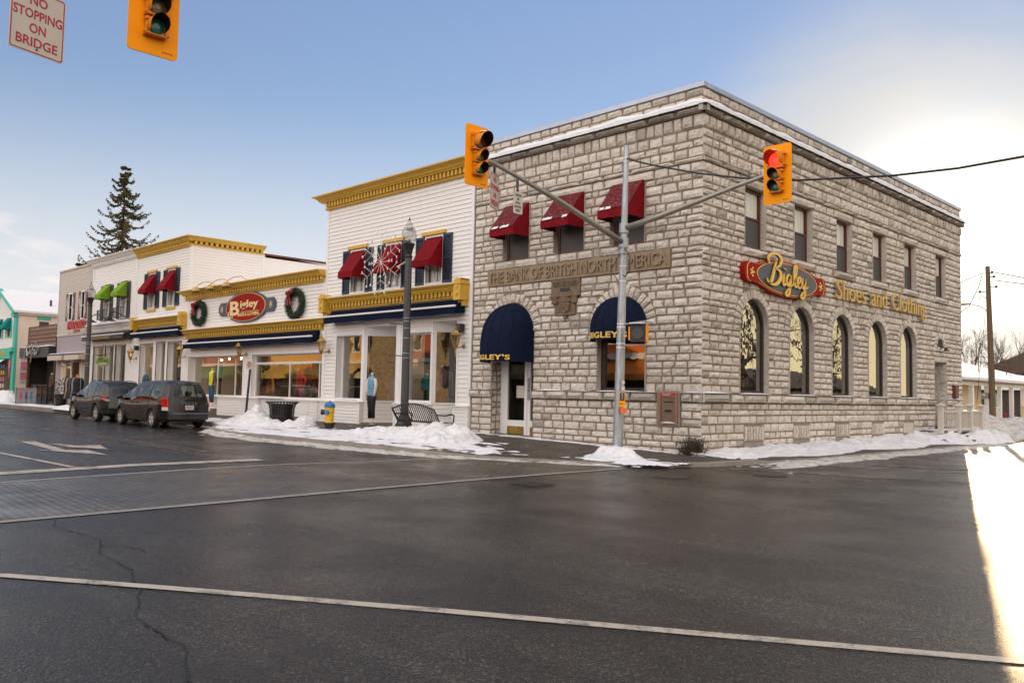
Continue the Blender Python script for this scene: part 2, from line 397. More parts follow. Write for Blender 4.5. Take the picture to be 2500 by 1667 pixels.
# cracks in the asphalt
b = MB()
for pts in ([(1.2,-15.3),(1.72,-15.49),(2.22,-15.45),(2.84,-15.40),(3.2,-15.52),(3.55,-15.65),(4.49,-15.73),(5.17,-15.92),(5.97,-16.26),(6.36,-16.30),(6.90,-16.32),(7.6,-16.6)], [(3.2,-15.52),(3.35,-15.36),(3.8,-15.28)], [(8.6,-9.2),(8.9,-8.9),(9.3,-8.75)]):
    fine = []
    for p, q in zip(pts, pts[1:]):
        for k in range(6):
            t = k / 6; fine.append((lerp(p[0], q[0], t) + random.uniform(-.018,.018), lerp(p[1], q[1], t) + random.uniform(-.018,.018)))
    for i, (p, q) in enumerate(zip(fine, fine[1:])):
        w = random.uniform(.002, .010); w2 = w
        b.quad((p[0], p[1]-w, .006), (q[0], q[1]-w2, .006), (q[0], q[1]+w2, .006), (p[0], p[1]+w, .006))
struct(b.build('asphalt_cracks', M('tar_crack', (.008,.008,.008), .6)))
MT['iron'] = M('worn_cast_iron', (.040,.033,.027), .5, .2, 12)
# drain grate and manhole covers
b = MB()
b.mbox(lambda u, v, w: (1.75 + u, -7.98 + v, w), -.3, .3, -.3, .3, .004, .012)
for k in range(7): b.mbox(lambda u, v, w: (1.75 + u, -7.98 + v, w), -.26 + k*.078, -.22 + k*.078, -.26, .26, .012, .024)
tag(b.build('drain_grate', MT['iron']), 'square slotted iron drain grate set in the asphalt near the crosswalk', 'drain grate')
for i, (x, y, lab) in enumerate(((2.35,-4.7,'round iron manhole cover in the road nearest the crosswalk corner'), (3.3,-2.6,'round iron manhole cover in the road beside the faded crosswalk line'))):
    b = MB(); b.lathe([(.33,.003),(.33,.012),(.30,.014),(.29,.010),(0.001,.011)], (x, y, 0), 28); tag(b.build('manhole_cover', MT['iron']), lab, 'manhole cover', 'manhole covers in the road')

# pavement (bump-out at the corner) with kerb face
b = MB(); kb = MB()
pts = []
for (x0, y0), (x1, y1) in zip(KERB, KERB[1:]):
    n = max(1, int(math.hypot(x1-x0, y1-y0) / .7))
    if x1 < -30: n = 12
    for k in range(n): pts.append((lerp(x0, x1, k/n), lerp(y0, y1, k/n)))
pts.append(KERB[-1])
inner = []
for x, y in pts:
    inner.append((min(x, 0.0) if y < 0.05 else 0.0, .6 if x < -.1 else max(.6, y)))
for i in range(len(pts) - 1):
    for k in range(6):
        t0 = k / 6; t1 = (k + 1) / 6
        def P(i, t):
            x = lerp(pts[i][0], inner[i][0], t); y = lerp(pts[i][1], inner[i][1], t); return (x, y, walk_z(x, y))
        if k == 0:
            a0, a1 = P(i, 0), P(i+1, 0); c0, c1 = P(i, .16/6), P(i+1, .16/6)
        b.quad(P(i, t0), P(i+1, t0), P(i+1, t1), P(i, t1))
    d = V((pts[i+1][0]-pts[i][0], pts[i+1][1]-pts[i][1], 0)).normalized(); n = V((-d.y, d.x, 0))
    p, q = V((*pts[i], 0)), V((*pts[i+1], 0)); hp, hq = walk_z(*pts[i]) + .004, walk_z(*pts[i+1]) + .004
    up = V((0,0,1))
    kb.quad(p, q, q + up*hq, p + up*hp); kb.quad(p + up*hp, q + up*hq, q + n*.16 + up*hq, p + n*.16 + up*hp)
struct(b.build('pavement', MT['walk'], smooth=True)); struct(kb.build('kerb', MT['concrete']))
# ground beyond the bank: yards, driveway edge
b = MB(); b.quad((-80, 20.2, .05), (1.7, 21, .05), (1.7, 120, .05), (-80, 120, .05)); struct(b.build('snowy_yard', MT['snow_dirty']))

# ---- snow: every patch is a thin real sheet with a ragged edge
def snow_sheet(name, x0, x1, y0, y1, step, hf, mat, base=walk_z, parent=None):
    nx = int((x1-x0)/step) + 1; ny = int((y1-y0)/step) + 1
    H = {}
    for i in range(nx + 1):
        for j in range(ny + 1):
            x = x0 + i*step; y = y0 + j*step
            H[i, j] = hf(x, y)
    b = MB(); idx = {}
    def vid(i, j):
        if (i, j) not in idx:
            x = x0 + i*step; y = y0 + j*step
            idx[i, j] = len(b.v); b.v.append((x, y, base(x, y) + max(-.012, H[i, j]))); b.t.append(.5)
        return idx[i, j]
    for i in range(nx):
        for j in range(ny):
            if max(H[i, j], H[i+1, j], H[i, j+1], H[i+1, j+1]) > 0:
                b.f.append((vid(i, j), vid(i+1, j), vid(i+1, j+1), vid(i, j+1)))
    return b.build(name, mat, parent, smooth=True, fix=False)
def fb(x, y, s, o=0, z=0.):
    return noise.fractal(V((x*s + o, y*s + o*.7, z)), .9, 2.1, 5)
def zero(x, y): return 0.
def h_walk(x, y):
    ky = kerb_y(x)
    inside = y - ky
    if inside < (.17 if -12.5 < x < -4.5 else .02): return -.05
    d = smooth(.0, .25, inside) * (1 - smooth(2.6, 3.6, inside))
    if x < -19: d = smooth(.05, .2, inside) * (1 - smooth(1.2, 1.9, inside))
    d *= (1 - smooth(-6.0, -3.6, x))
    n = fb(x, y*1.7, 1.3, 3) + .5*fb(x, y, 4, 1)
    return (d * 1.15 + n * .85 - .80) * .030
struct(snow_sheet('pavement_snow', -34, -3, -5.6, -.8, .085, h_walk, MT['snow']), 'stuff')
def h_walk2(x, y):
    d = smooth(-.75, -.25, y) * (1 - smooth(-.2, .02, y)) ; n = fb(x, y*2, 1.6, 9) + .6*fb(x, y, 5, 2)
    d2 = 1.05 - math.hypot((x - .0) / 1.9, (y + 3.0) / .75)
    d3 = 1.0 - math.hypot((x + 4.4) / 1.5, (y + 3.9) / .9)
    return max((d*1.0 + n*.5 - .72), clamp(d2, -1, .7) + n*.55 - .32, clamp(d3, -1, .5) + n*.8 - .25) * .04
struct(snow_sheet('pavement_snow', -10.5, 1.2, -4.6, .0, .07, h_walk2, MT['snow']), 'stuff')
def h_far(x, y):
    n = fb(x, y, .9, 5) + .5*fb(x, y, 3, 8)
    return (smooth(-3.0, -2.7, y) * (1 - smooth(-1.9, -1.3, y)) + n*.4 - .45) * .05
struct(snow_sheet('pavement_snow', -68, -34, -3.1, -.7, .13, h_far, MT['snow']), 'stuff')
# slush skirt at the foot of the kerb, round the bump-out and along the side street
def h_slush(x, y):
    ky = kerb_y(x); d = ky - y
    n = fb(x*.6, y*1.5, 2.0, 4) + .6*fb(x, y, 6, 2)
    wid = 1.15 if x > -15 else .35
    if x > -3: wid = .45
    e = (1 - smooth(wid*.25, wid, d)) * smooth(-.25, -.18, d)
    hug = -1 if x < -16.8 else (.10 - .34*d + .06*n) * (smooth(-14, -16, x) if False else smooth(-11, -13.5, x) if False else clamp((-12 - x)/2)) if -.18 < d < .6 else -1
    return max((e*1.25 + n*.8 - .80) * .05, hug)
struct(snow_sheet('roadside_slush', -22, .6, -7.2, -3.0, .085, h_slush, MT['snow_dirty'], zero), 'stuff')
def h_slush2(x, y):
    n = fb(x*1.8, y*.5, 1.6, 14) + .6*fb(x, y*.6, 5, 6)
    c = lerp(2.15, 2.05, clamp(y/14)); wid = lerp(.85, .5, clamp(y/16))
    e = (1 - smooth(.4, 1.0, abs(x - c)/wid)) * smooth(-2.4, .8, y) * (1 - smooth(17, 21, y))
    return (e*1.15 + n*.7 - .62) * .045
struct(snow_sheet('roadside_slush', .9, 3.4, -2.6, 21, .085, h_slush2, MT['snow_dirty'], zero), 'stuff')
# ================================================================ WALL TOOLS
def sub_iv(a, b, holes):
    iv = [(a, b)]
    for h0, h1 in holes:
        nx = []
        for p, q in iv:
            if h1 <= p or h0 >= q: nx.append((p, q)); continue
            if h0 > p: nx.append((p, h0))
            if h1 < q: nx.append((h1, q))
        iv = nx
    return [(p, q) for p, q in iv if q - p > .015]
def stone(mb, mp, c, d, rng, gap=.031, res=.11, rough=1.05):
    """one rock-faced block; c = four (u,v) corners"""
    g = gap * .5
    cu = sum(p[0] for p in c) / 4; cv = sum(p[1] for p in c) / 4
    Lu = math.dist(c[0], c[1]); Lv = math.dist(c[0], c[3])
    def bil(s, t):
        return ((c[0][0]*(1-s)+c[1][0]*s)*(1-t) + (c[3][0]*(1-s)+c[2][0]*s)*t, (c[0][1]*(1-s)+c[1][1]*s)*(1-t) + (c[3][1]*(1-s)+c[2][1]*s)*t)
    su, sv = min(.4, g * 1.35 / max(Lu, .01)), min(.4, g / max(Lv, .01))
    nx = max(2, min(6, round(Lu / res))); ny = 2 if Lv < .3 else max(3, min(5, round(Lv / res)))
    S = [su + (1-2*su) * (0, .06, *[(k) / nx for k in range(1, nx)], .94, 1)[i] for i in range(nx + 3)]
    T = [sv + (1-2*sv) * (0, .1, *[(k) / ny for k in range(1, ny)], .9, 1)[i] for i in range(ny + 3)]
    S = sorted(S); T = sorted(T)
    vs = []; w, h = len(S), len(T)
    tilt = rng.uniform(-.015, .015) * rough; tl2 = rng.uniform(-.012, .012) * rough
    for j, tt in enumerate(T):
        for i, ss in enumerate(S):
            u, v = bil(ss, tt)
            edge = i in (0, w-1) or j in (0, h-1)
            if edge:
                ww = -.012; u += rng.uniform(-.006, .006); v += rng.uniform(-.005, .005)
            else:
                ring = i in (1, w-2) or j in (1, h-2)
                ww = d * (.55 if ring else 1.) + rng.uniform(-.013, .013) * rough + tilt * (ss-.5)*2 + tl2*(tt-.5)*2
            vs.append(mp(u, v, ww))
    fs = [(j*w+i, j*w+i+1, (j+1)*w+i+1, (j+1)*w+i) for j in range(h-1) for i in range(w-1)]
    mb.add(vs, fs)
def courses(z0, z1, h):
    n = max(1, round((z1 - z0) / h)); k = [random.uniform(.72, 1.3) for _ in range(n)]; s = sum(k); o = [z0]
    for x in k: o.append(o[-1] + (z1 - z0) * x / s)
    return list(zip(o, o[1:]))
def ashlar(mb, mp, u0, u1, cs, rects, arcs, lens, seed, d=(.022, .055), tone=(.40, .82)):
    rng = random.Random(seed)
    for va, vb in cs:
        vm = (va + vb) / 2; holes = [(a, b) for a, b, c, e in rects if c < vm < e]
        for uc, R, vs in arcs:
            if vs <= vm < vs + R: hw = math.sqrt(R*R - (vm-vs)**2); holes.append((uc-hw, uc+hw))
        for p, q in sub_iv(u0, u1, holes):
            ln = q - p; ks = []; s = 0
            while s < ln: x = rng.uniform(*lens); ks.append(x); s += x
            if len(ks) > 1 and (s - ln) > .5 * ks[-1]: s -= ks.pop()
            x = p
            for k in ks:
                x2 = x + k * ln / s
                mb.tone = rng.uniform(*tone) - (.16 if rng.random() < .12 else 0)
                j = rng.uniform(-.006, .006)
                stone(mb, mp, [(x, va), (x2, va), (x2, vb + j), (x, vb + j)], rng.uniform(*d), rng)
                x = x2
def voussoirs(mb, mp, uc, vs, r0, r1, n, seed, d=.06, a0=0, a1=PI):
    rng = random.Random(seed); da = (a1 - a0) / n
    for k in range(n):
        a, b_ = a0 + k*da, a0 + (k+1)*da
        R = r1 + rng.uniform(-.02, .02)
        P = lambda r, t: (uc + r*math.cos(t), vs + r*math.sin(t))
        mb.tone = rng.uniform(.4, .75)
        stone(mb, mp, [P(r0, b_), P(R, b_), P(R, a), P(r0, a)], d + rng.uniform(-.01, .015), rng, .02, .12)
def arch_pts(uc, hw, v0, vs, n=20):
    return [(uc-hw, v0), (uc+hw, v0)] + [(uc + hw*math.cos(PI*k/n), vs + hw*math.sin(PI*k/n)) for k in range(n + 1)]
def arch_frame(mb, mp, uc, hw, v0, vs, t, w0, w1, n=20):
    o = arch_pts(uc, hw, v0, vs, n); i = arch_pts(uc, hw - t, v0 + t, vs, n); m = len(o)
    for k in range(m):
        j = (k + 1) % m
        A = [mp(*o[k], w1), mp(*o[j], w1), mp(*i[j], w1), mp(*i[k], w1)]
        mb.quad(*A)
        mb.quad(mp(*i[k], w1), mp(*i[j], w1), mp(*i[j], w0), mp(*i[k], w0))
        mb.quad(mp(*o[k], w1), mp(*o[j], w1), mp(*o[j], w0), mp(*o[k], w0))
def reveal(mb, mp, pts, w0, w1, closed=False):
    m = len(pts)
    for k in range(m if closed else m - 1):
        p, q = pts[k], pts[(k+1) % m]
        mb.quad(mp(*p, w0), mp(*q, w0), mp(*q, w1), mp(*p, w1))
def text(mb, body, mp, u0, u1, v0, v1, w0, w1, bold=0.0, fit='both', track=1.0, shear=0):
    """built-in lettering laid on a surface, (u0,v0)-(u1,v1) is the box of the words"""
    cu = bpy.data.curves.new('t', 'FONT'); cu.body = body; cu.size = 1; cu.offset = bold; cu.space_character = track; cu.shear = shear
    cu.extrude = .05; cu.resolution_u = 3
    ob = bpy.data.objects.new('t', cu); COL.objects.link(ob)
    dg = bpy.context.evaluated_depsgraph_get(); me = bpy.data.meshes.new_from_object(ob.evaluated_get(dg))
    P = [v.co.copy() for v in me.vertices]; F = [tuple(p.vertices) for p in me.polygons]
    bpy.data.objects.remove(ob); bpy.data.curves.remove(cu); bpy.data.meshes.remove(me)
    xs = [p.x for p in P]; ys = [p.y for p in P]; x0, x1, y0, y1 = min(xs), max(xs), min(ys), max(ys)
    if fit == 'h': u1 = u0 + (x1-x0) * (v1-v0) / (y1-y0)
    mb.add([mp(u0 + (p.x-x0)/(x1-x0)*(u1-u0), v0 + (p.y-y0)/(y1-y0)*(v1-v0), w1 if p.z > 0 else w0) for p in P], F)
def catmull(pts, n=6):
    P = [pts[0]] + list(pts) + [pts[-1]]; o = []
    for i in range(1, len(P) - 2):
        for k in range(n):
            t = k / n; a, b_, c, d = P[i-1], P[i], P[i+1], P[i+2]
            o.append(tuple(.5*((2*b_[j]) + (-a[j]+c[j])*t + (2*a[j]-5*b_[j]+4*c[j]-d[j])*t*t + (-a[j]+3*b_[j]-3*c[j]+d[j])*t**3) for j in range(2)))
    o.append(tuple(pts[-1])); return o
SCRIPT = [  # brush strokes of the word Bigley: (points, thickness)
    ([(-.25,.30),(-.1,.08),(.12,.12),(.28,.45),(.45,1.0),(.60,1.5)], 1.0),
    ([(-.05,1.30),(-.12,1.62),(.2,1.9),(.75,1.95),(1.08,1.65),(.9,1.25),(.45,1.02)], 1.15),
    ([(.45,1.02),(.92,.92),(1.02,.52),(.72,.12),(.25,-.02),(-.12,.10)], 1.25),
    ([(1.36,.82),(1.26,.3),(1.34,.08),(1.55,.25)], .9), ([(1.43,1.10),(1.45,1.16)], 1.1),
    ([(2.0,.72),(1.75,.82),(1.58,.45),(1.68,.1),(1.88,.3),(2.06,.80)], .8), ([(2.06,.80),(1.95,.1),(1.78,-.45),(1.55,-.55),(1.6,-.25),(2.2,.22)], .75),
    ([(2.2,.22),(2.5,.9),(2.55,1.45),(2.38,1.4),(2.32,.6),(2.42,.1),(2.62,.22)], .85),
    ([(2.62,.28),(2.92,.55),(2.9,.82),(2.7,.70),(2.66,.3),(2.82,.07),(3.12,.3)], .8),
    ([(3.18,.80),(3.12,.3),(3.26,.1),(3.48,.4),(3.58,.82)], .85), ([(3.58,.82),(3.45,.05),(3.28,-.48),(3.05,-.55),(3.1,-.25),(3.72,.3)], .75)]
def script_word(mb, mp, u0, v0, sc, wid, w0, w1):
    for pts, k in SCRIPT:
        P = catmull(pts); m = len(P)
        for i in range(m):
            pass
        Lf, Rt = [], []
        for i, p in enumerate(P):
            a, c = P[max(0, i-1)], P[min(m-1, i+1)]; dx, dy = c[0]-a[0], c[1]-a[1]; l = math.hypot(dx, dy) or 1
            e = min(1, .35 + 2.2*min(i, m-1-i)/m) if m > 8 else 1
            h = wid * k * e * (1 + .35*abs(dy)/l)
            Lf.append((p[0] - dy/l*h, p[1] + dx/l*h)); Rt.append((p[0] + dy/l*h, p[1] - dx/l*h))
        T = lambda q, w: mp(u0 + q[0]*sc, v0 + q[1]*sc*.72, w)
        for i in range(m - 1):
            mb.quad(T(Lf[i], w1), T(Lf[i+1], w1), T(Rt[i+1], w1), T(Rt[i], w1))
            mb.quad(T(Lf[i], w0), T(Lf[i+1], w0), T(Lf[i+1], w1), T(Lf[i], w1)); mb.quad(T(Rt[i], w0), T(Rt[i+1], w0), T(Rt[i+1], w1), T(Rt[i], w1))
        mb.quad(T(Lf[0], w0), T(Rt[0], w0), T(Rt[0], w1), T(Lf[0], w1)); mb.quad(T(Lf[-1], w0), T(Rt[-1], w0), T(Rt[-1], w1), T(Lf[-1], w1))
def ellipse(cx, cy, a, b_, n=40): return [(cx + a*math.cos(2*PI*k/n), cy + b_*math.sin(2*PI*k/n)) for k in range(n)]

# ================================================================ THE STONE BANK BUILDING
BX0, BY1, BZ = -8.62, 19.6, 9.62
bank = thing('stone_bank_building', 'two storey rock-faced grey limestone corner building with red awnings and arched windows', 'building', (-4.3, 9.8, 0))
FW = [(-7.28,-6.14), (-5.12,-3.94), (-2.98,-1.80)]            # upper front windows
SW = [2.08, 4.92, 7.76, 10.60, 13.40, 16.62]                   # upper side windows (start)
SA = [2.61 + 2.785*i for i in range(5)]                        # side arch centres
DOORA, WINA = (-6.78, .90), (-2.55, .82)                       # front arches: centre, half width
SPR = 3.45
fz = [(-.1,.12,1)]
cF = courses(.02, 1.41, .195) + courses(1.66, 3.45, .2) + courses(3.45, 5.44, .205) + [(5.44, 5.70)] + courses(5.70, 7.36, .22) + courses(7.36, 7.63, .27) + courses(7.75, 8.50, .24)
rectsF = [(a, b_, 5.70, 7.37) for a, b_ in FW] + [(-7.68,-5.88,0,SPR), (-3.37,-1.73,1.66,SPR), (-1.33,-.60,.76,1.72), (-7.93,-.95,4.92,5.44), (-5.17,-4.05,4.40,4.95), (-5.02,-4.20,3.86,4.42)] + [(a-.28, b_+.28, 7.37, 7.62) for a, b_ in FW] + [(a-.35, b_+.35, 5.45, 5.69) for a, b_ in FW]
wf = MB(); wm = MB()
ashlar(wf, FR, BX0, .03, cF, rectsF, [(DOORA[0], 1.22, SPR), (WINA[0], 1.16, SPR)], (.27,.62), 11)
for (uc, hw), ro in ((DOORA, 1.22), (WINA, 1.16)): voussoirs(wf, FR, uc, SPR, hw, ro, 17, int(abs(uc)*10))
def band(mb, mp, u0, u1, v0, v1, d, lens, seed, holes=(), tone=(.3,.65)):
    rng = random.Random(seed)
    for p, q in sub_iv(u0, u1, holes):
        ks = []; s = 0
        while s < q-p: x = rng.uniform(*lens); ks.append(x); s += x
        x = p
        for k in ks:
            x2 = x + k*(q-p)/s; mb.tone = rng.uniform(*tone); dd = d + rng.uniform(-.012,.015)
            i0 = len(mb.v); stone(mb, mp, [(x, v0), (x2, v0), (x2, v1), (x, v1)], dd, rng, .02, .12)
            # top and bottom return to the wall
            for vv in (v0 + .01, v1 - .01): mb.quad(mp(x+.01, vv, -.02), mp(x2-.01, vv, -.02), mp(x2-.01, vv, dd*.6), mp(x+.01, vv, dd*.6))
            for uu in (x + .01, x2 - .01): mb.quad(mp(uu, v0+.01, -.02), mp(uu, v1-.01, -.02), mp(uu, v1-.01, dd*.6), mp(uu, v0+.01, dd*.6))
            x = x2
# sill band, lintels, window sills
band(wf, FR, BX0-.06, .10, 1.41, 1.66, .12, (.5,.95), 5, [(-7.68,-5.90), (-1.34,-.58)], (.3,.62))
for a, b_ in FW: band(wf, FR, a-.35, b_+.35, 5.44, 5.70, .07, (.8,1.0), int(a*7)+90, (), (.45,.7))
for a, b_ in FW: band(wf, FR, a-.28, b_+.28, 7.37, 7.63, .05, (1.8,2.0), int(a*9)+90, (), (.45,.7))
band(wf, FR, BX0-.02, .06, 7.63, 7.75, .07, (.9,1.6), 8, (), (.35,.6))
ashlar(wf, FR, BX0, .03, [(8.50, 8.88)], [], [], (.26,.36), 21, (.05,.09), (.35,.7))
band(wf, FR, BX0-.05, .20, 8.88, 9.05, .20, (.7,1.3), 9, (), (.20,.42))
ashlar(wf, FR, BX0, .02, courses(9.04, 9.56, .26), [], [], (.3,.6), 22)
# side wall
cS = courses(.02, 1.41, .195) + courses(1.66, 3.52, .19) + courses(3.52, 5.44, .2) + [(5.44, 5.70)] + courses(5.70, 7.36, .22) + courses(7.36, 7.63, .27) + courses(7.75, 8.50, .24)
rectsS = [(a, a+1.15, 5.70, 7.37) for a in SW] + [(a-.22, a+1.37, 5.45, 5.69) for a in SW] + [(a-.2, a+1.35, 7.37, 7.62) for a in SW] + [(c-.77, c+.77, 1.66, 3.52) for c in SA] + [(c-.52, c+.52, .10, .82) for c in SA] + [(16.42, 17.75, .6, 3.10), (16.5, 17.7, 3.1, 3.32)]
ws = MB()
ashlar(ws, SD, -.02, BY1, cS, rectsS + [(16.42-.02, 17.75, 1.41, 1.66)], [(c, 1.05, 3.52) for c in SA] + [(17.08, .62, 3.65)], (.30,.56), 31)
for i, c in enumerate(SA):
    voussoirs(ws, SD, c, 3.52, .76, 1.05, 17, 50+i)
    rng = random.Random(70+i)
    for k in range(7):   # soldier course over each blocked basement light
        ws.tone = rng.uniform(.35,.6); stone(ws, SD, [(c-.52+k*.1486, .36), (c-.52+(k+1)*.1486, .36), (c-.52+(k+1)*.1486, .82), (c-.52+k*.1486, .82)], .06, rng, .05, .1)
voussoirs(ws, SD, 17.08, 3.65, .38, .66, 11, 66)
band(ws, SD, -.10, 16.44, 1.41, 1.66, .12, (.7,1.5), 15, (), (.22,.6)); band(ws, SD, 17.72, BY1+.05, 1.41, 1.66, .12, (.5,.9), 16, (), (.3,.6))
for a in SW:
    band(ws, SD, a-.22, a+1.37, 5.44, 5.70, .09, (1.7,1.9), int(a*7), (), (.3,.62)); band(ws, SD, a-.2, a+1.35, 7.37, 7.63, .05, (1.7,1.9), int(a*5), (), (.4,.62))
ws.tone = .5; band(ws, SD, 16.4, 17.8, 3.10, 3.34, .05, (1.4,1.6), 77, (), (.45,.6))
band(ws, SD, -.05, BY1+.06, 7.63, 7.75, .07, (.9,1.6), 18, (), (.28,.55))
ashlar(ws, SD, -.04, BY1+.03, [(8.50, 8.88)], [], [], (.26,.38), 41, (.06,.10), (.30,.62))
band(ws, SD, -.20, BY1+.18, 8.88, 9.05, .20, (.7,1.3), 19, (), (.16,.42))
ashlar(ws, SD, -.02, BY1, courses(9.04, 9.56, .26), [], [], (.3,.55), 42, tone=(.32,.66))
# mortar bed with true openings, jambs and soffits behind the blocks
def wall_bed(mb, mp, u0, u1, v0, v1, rects, arcs, w):
    """flat bed with openings, built in strips; arcs = (uc, hw, v0, vs)"""
    ys = sorted({v0, v1, *[r[2] for r in rects if v0 < r[2] < v1], *[r[3] for r in rects if v0 < r[3] < v1], *[a[2] for a in arcs], *[a[3] for a in arcs], *[a[3] + a[1]*math.sin(PI*.5*k/8) for a in arcs for k in range(1, 9)]})
    for a, b_ in zip(ys, ys[1:]):
        m = (a + b_) / 2; hs = [(r[0], r[1]) for r in rects if r[2] < m < r[3]]
        for uc, hw, q0, vs in arcs:
            if q0 < m <= vs: hs.append((uc-hw, uc+hw))
            elif vs < m < vs + hw: h = math.sqrt(hw*hw-(m-vs)**2); hs.append((uc-h, uc+h))
        for p, q in sub_iv(u0, u1, hs): mb.quad(mp(p, a, w), mp(q, a, w), mp(q, b_, w), mp(p, b_, w))
wall_bed(wm, FR, BX0, 0, -.2, 9.56, [(a, b_, 5.70, 7.37) for a, b_ in FW], [(DOORA[0], DOORA[1], -.2, SPR), (WINA[0], WINA[1], 1.66, SPR)], -.004)
wall_bed(wm, SD, 0, BY1, -.2, 9.56, [(a, a+1.15, 5.70, 7.37) for a in SW] + [(16.42, 17.75, .55, 3.10)], [(c, .77, 1.66, 3.52) for c in SA], -.004)
wm.quad((BX0, 0, -.2), (BX0, BY1, -.2), (BX0, BY1, 9.56), (BX0, 0, 9.56)); wm.quad((BX0, BY1, -.2), (0, BY1, -.2), (0, BY1, 9.56), (BX0, BY1, 9.56))
wm.quad((BX0, .01, 9.2), (-.01, .01, 9.2), (-.01, BY1, 9.2), (BX0, BY1, 9.2))
JV = []
def jamb(mp, pts, w0, w1, closed=False):
    j = MB(); j.tone = .5; reveal(j, mp, pts, w0, w1, closed); JV.append(j)
for a, b_ in FW: jamb(FR, [(a, 5.70), (b_, 5.70), (b_, 7.37), (a, 7.37)], .03, -.2, True)
for a in SW: jamb(SD, [(a, 5.70), (a+1.15, 5.70), (a+1.15, 7.37), (a, 7.37)], .03, -.2, True)
for c in SA: jamb(SD, arch_pts(c, .77, 1.66, 3.52), .04, -.22, True)
jamb(FR, arch_pts(WINA[0], WINA[1], 1.66, SPR), .04, -.22, True)
jamb(SD, [(16.42,.55), (16.42,3.10), (17.75,3.10), (17.75,.55)], .03, -.62)
jamb(FR, arch_pts(DOORA[0], DOORA[1], .2, SPR)[2:], .04, -.45)
# stones inside the deep door jambs
rng = random.Random(3)
jl = lambda u, v, w: (DOORA[0]-DOORA[1] + w, u, v)
wj0 = MB(); JV.append(wj0); ashlar(wj0, jl, .0, .42, courses(.25, SPR, .2), [], [], (.16,.26), 61, (.01,.02)); jr = lambda u, v, w: (DOORA[0]+DOORA[1] - w, u, v)
wj1 = MB(); JV.append(wj1); ashlar(wj1, jr, .0, .42, courses(.25, SPR, .2), [], [], (.16,.26), 62, (.01,.02))
jd = lambda u, v, w: (-u, 17.75 - w, v)
wj2 = MB(); JV.append(wj2); ashlar(wj2, jd, 0, .6, courses(.6, 3.1, .2), [], [], (.22,.34), 63, (.01,.02))
wm.quad(jl(0,.2,0), jl(.45,.2,0), jl(.45,SPR,0), jl(0,SPR,0)); wm.quad(jr(0,.2,0), jr(.45,.2,0), jr(.45,SPR,0), jr(0,SPR,0))
fw = wf.build('front_wall', MT['stone'], bank, tone=True, fix=True); ws.build('side_wall', MT['stone'], bank, tone=True); wm.build('mortar_bed', MT['mortar'], bank); [j.build('opening_reveal', MT['stone'], bank, tone=True) for j in JV]
b = MB()
b.box(BX0-.03, .05, -.05, .22, 9.56, 9.70); b.box(-.22, .05, .22, BY1+.04, 9.56, 9.70); b.box(BX0-.03, BX0+.2, .22, BY1+.04, 9.56, 9.70)
b.build('parapet_coping', MT['coping'], bank, bevel=.012)
def snow_strip(mb, mp, u0, u1, v, w0, w1, h, seed, step=.22):
    n = max(2, int((u1-u0)/step)); prev = None
    for i in range(n + 1):
        u = lerp(u0, u1, i/n); k = 1 + .35*fb(u, seed, 1.3); e = min(1, .25 + min(i, n-i)*.5)
        o = w1 + .02*fb(u, seed+5, 4)
        row = [mp(u, v, w0), mp(u, v + h*k*e, w0), mp(u, v + h*k*e*.95, lerp(w0, o, .6)), mp(u, v + h*.5*k*e, lerp(w0, o, .95)), mp(u, v, o)]
        if prev:
            for a in range(4): mb.quad(prev[a], row[a], row[a+1], prev[a+1])
        else: mb.poly(row)
        prev = row
    mb.poly(prev[::-1])
b = MB(); snow_strip(b, FR, BX0, .22, 9.05, -.02, .20, .20, 2); snow_strip(b, SD, -.22, BY1+.15, 9.05, -.02, .20, .20, 3)
for a, q in ((-5.7,-4.6), (-4.3,-3.6), (-3.35,-1.75), (-1.66,-1.36), (-.56,.1), (-8.55,-8.3), (-8.2,-7.7)): snow_strip(b, FR, a, q, 1.66, -.02, .11, .035, a)
for a, q in ((-.1,1.3), (1.8,3.4), (4.6,6.2), (7.3,9.0), (9.6,9.9), (10.1,11.8), (12.9,14.6), (15,16.4), (17.8,19.6)): snow_strip(b, SD, a, q, 1.66, -.02, .11, .035, a)
b.build('ledge_snow', MT['snow'], bank, smooth=True)
b = MB(); b.box(-6.4, -4.9, 5.4, 6.9, 9.2, 10.75); b.build('roof_hatch', MT['sandstone'], bank, bevel=.02)
b = MB()
for c in SA: b.mbox(SD, c-.5, c+.5, .02, .35, -.02, .012)
b.build('blocked_basement_light', MT['concrete'], bank)
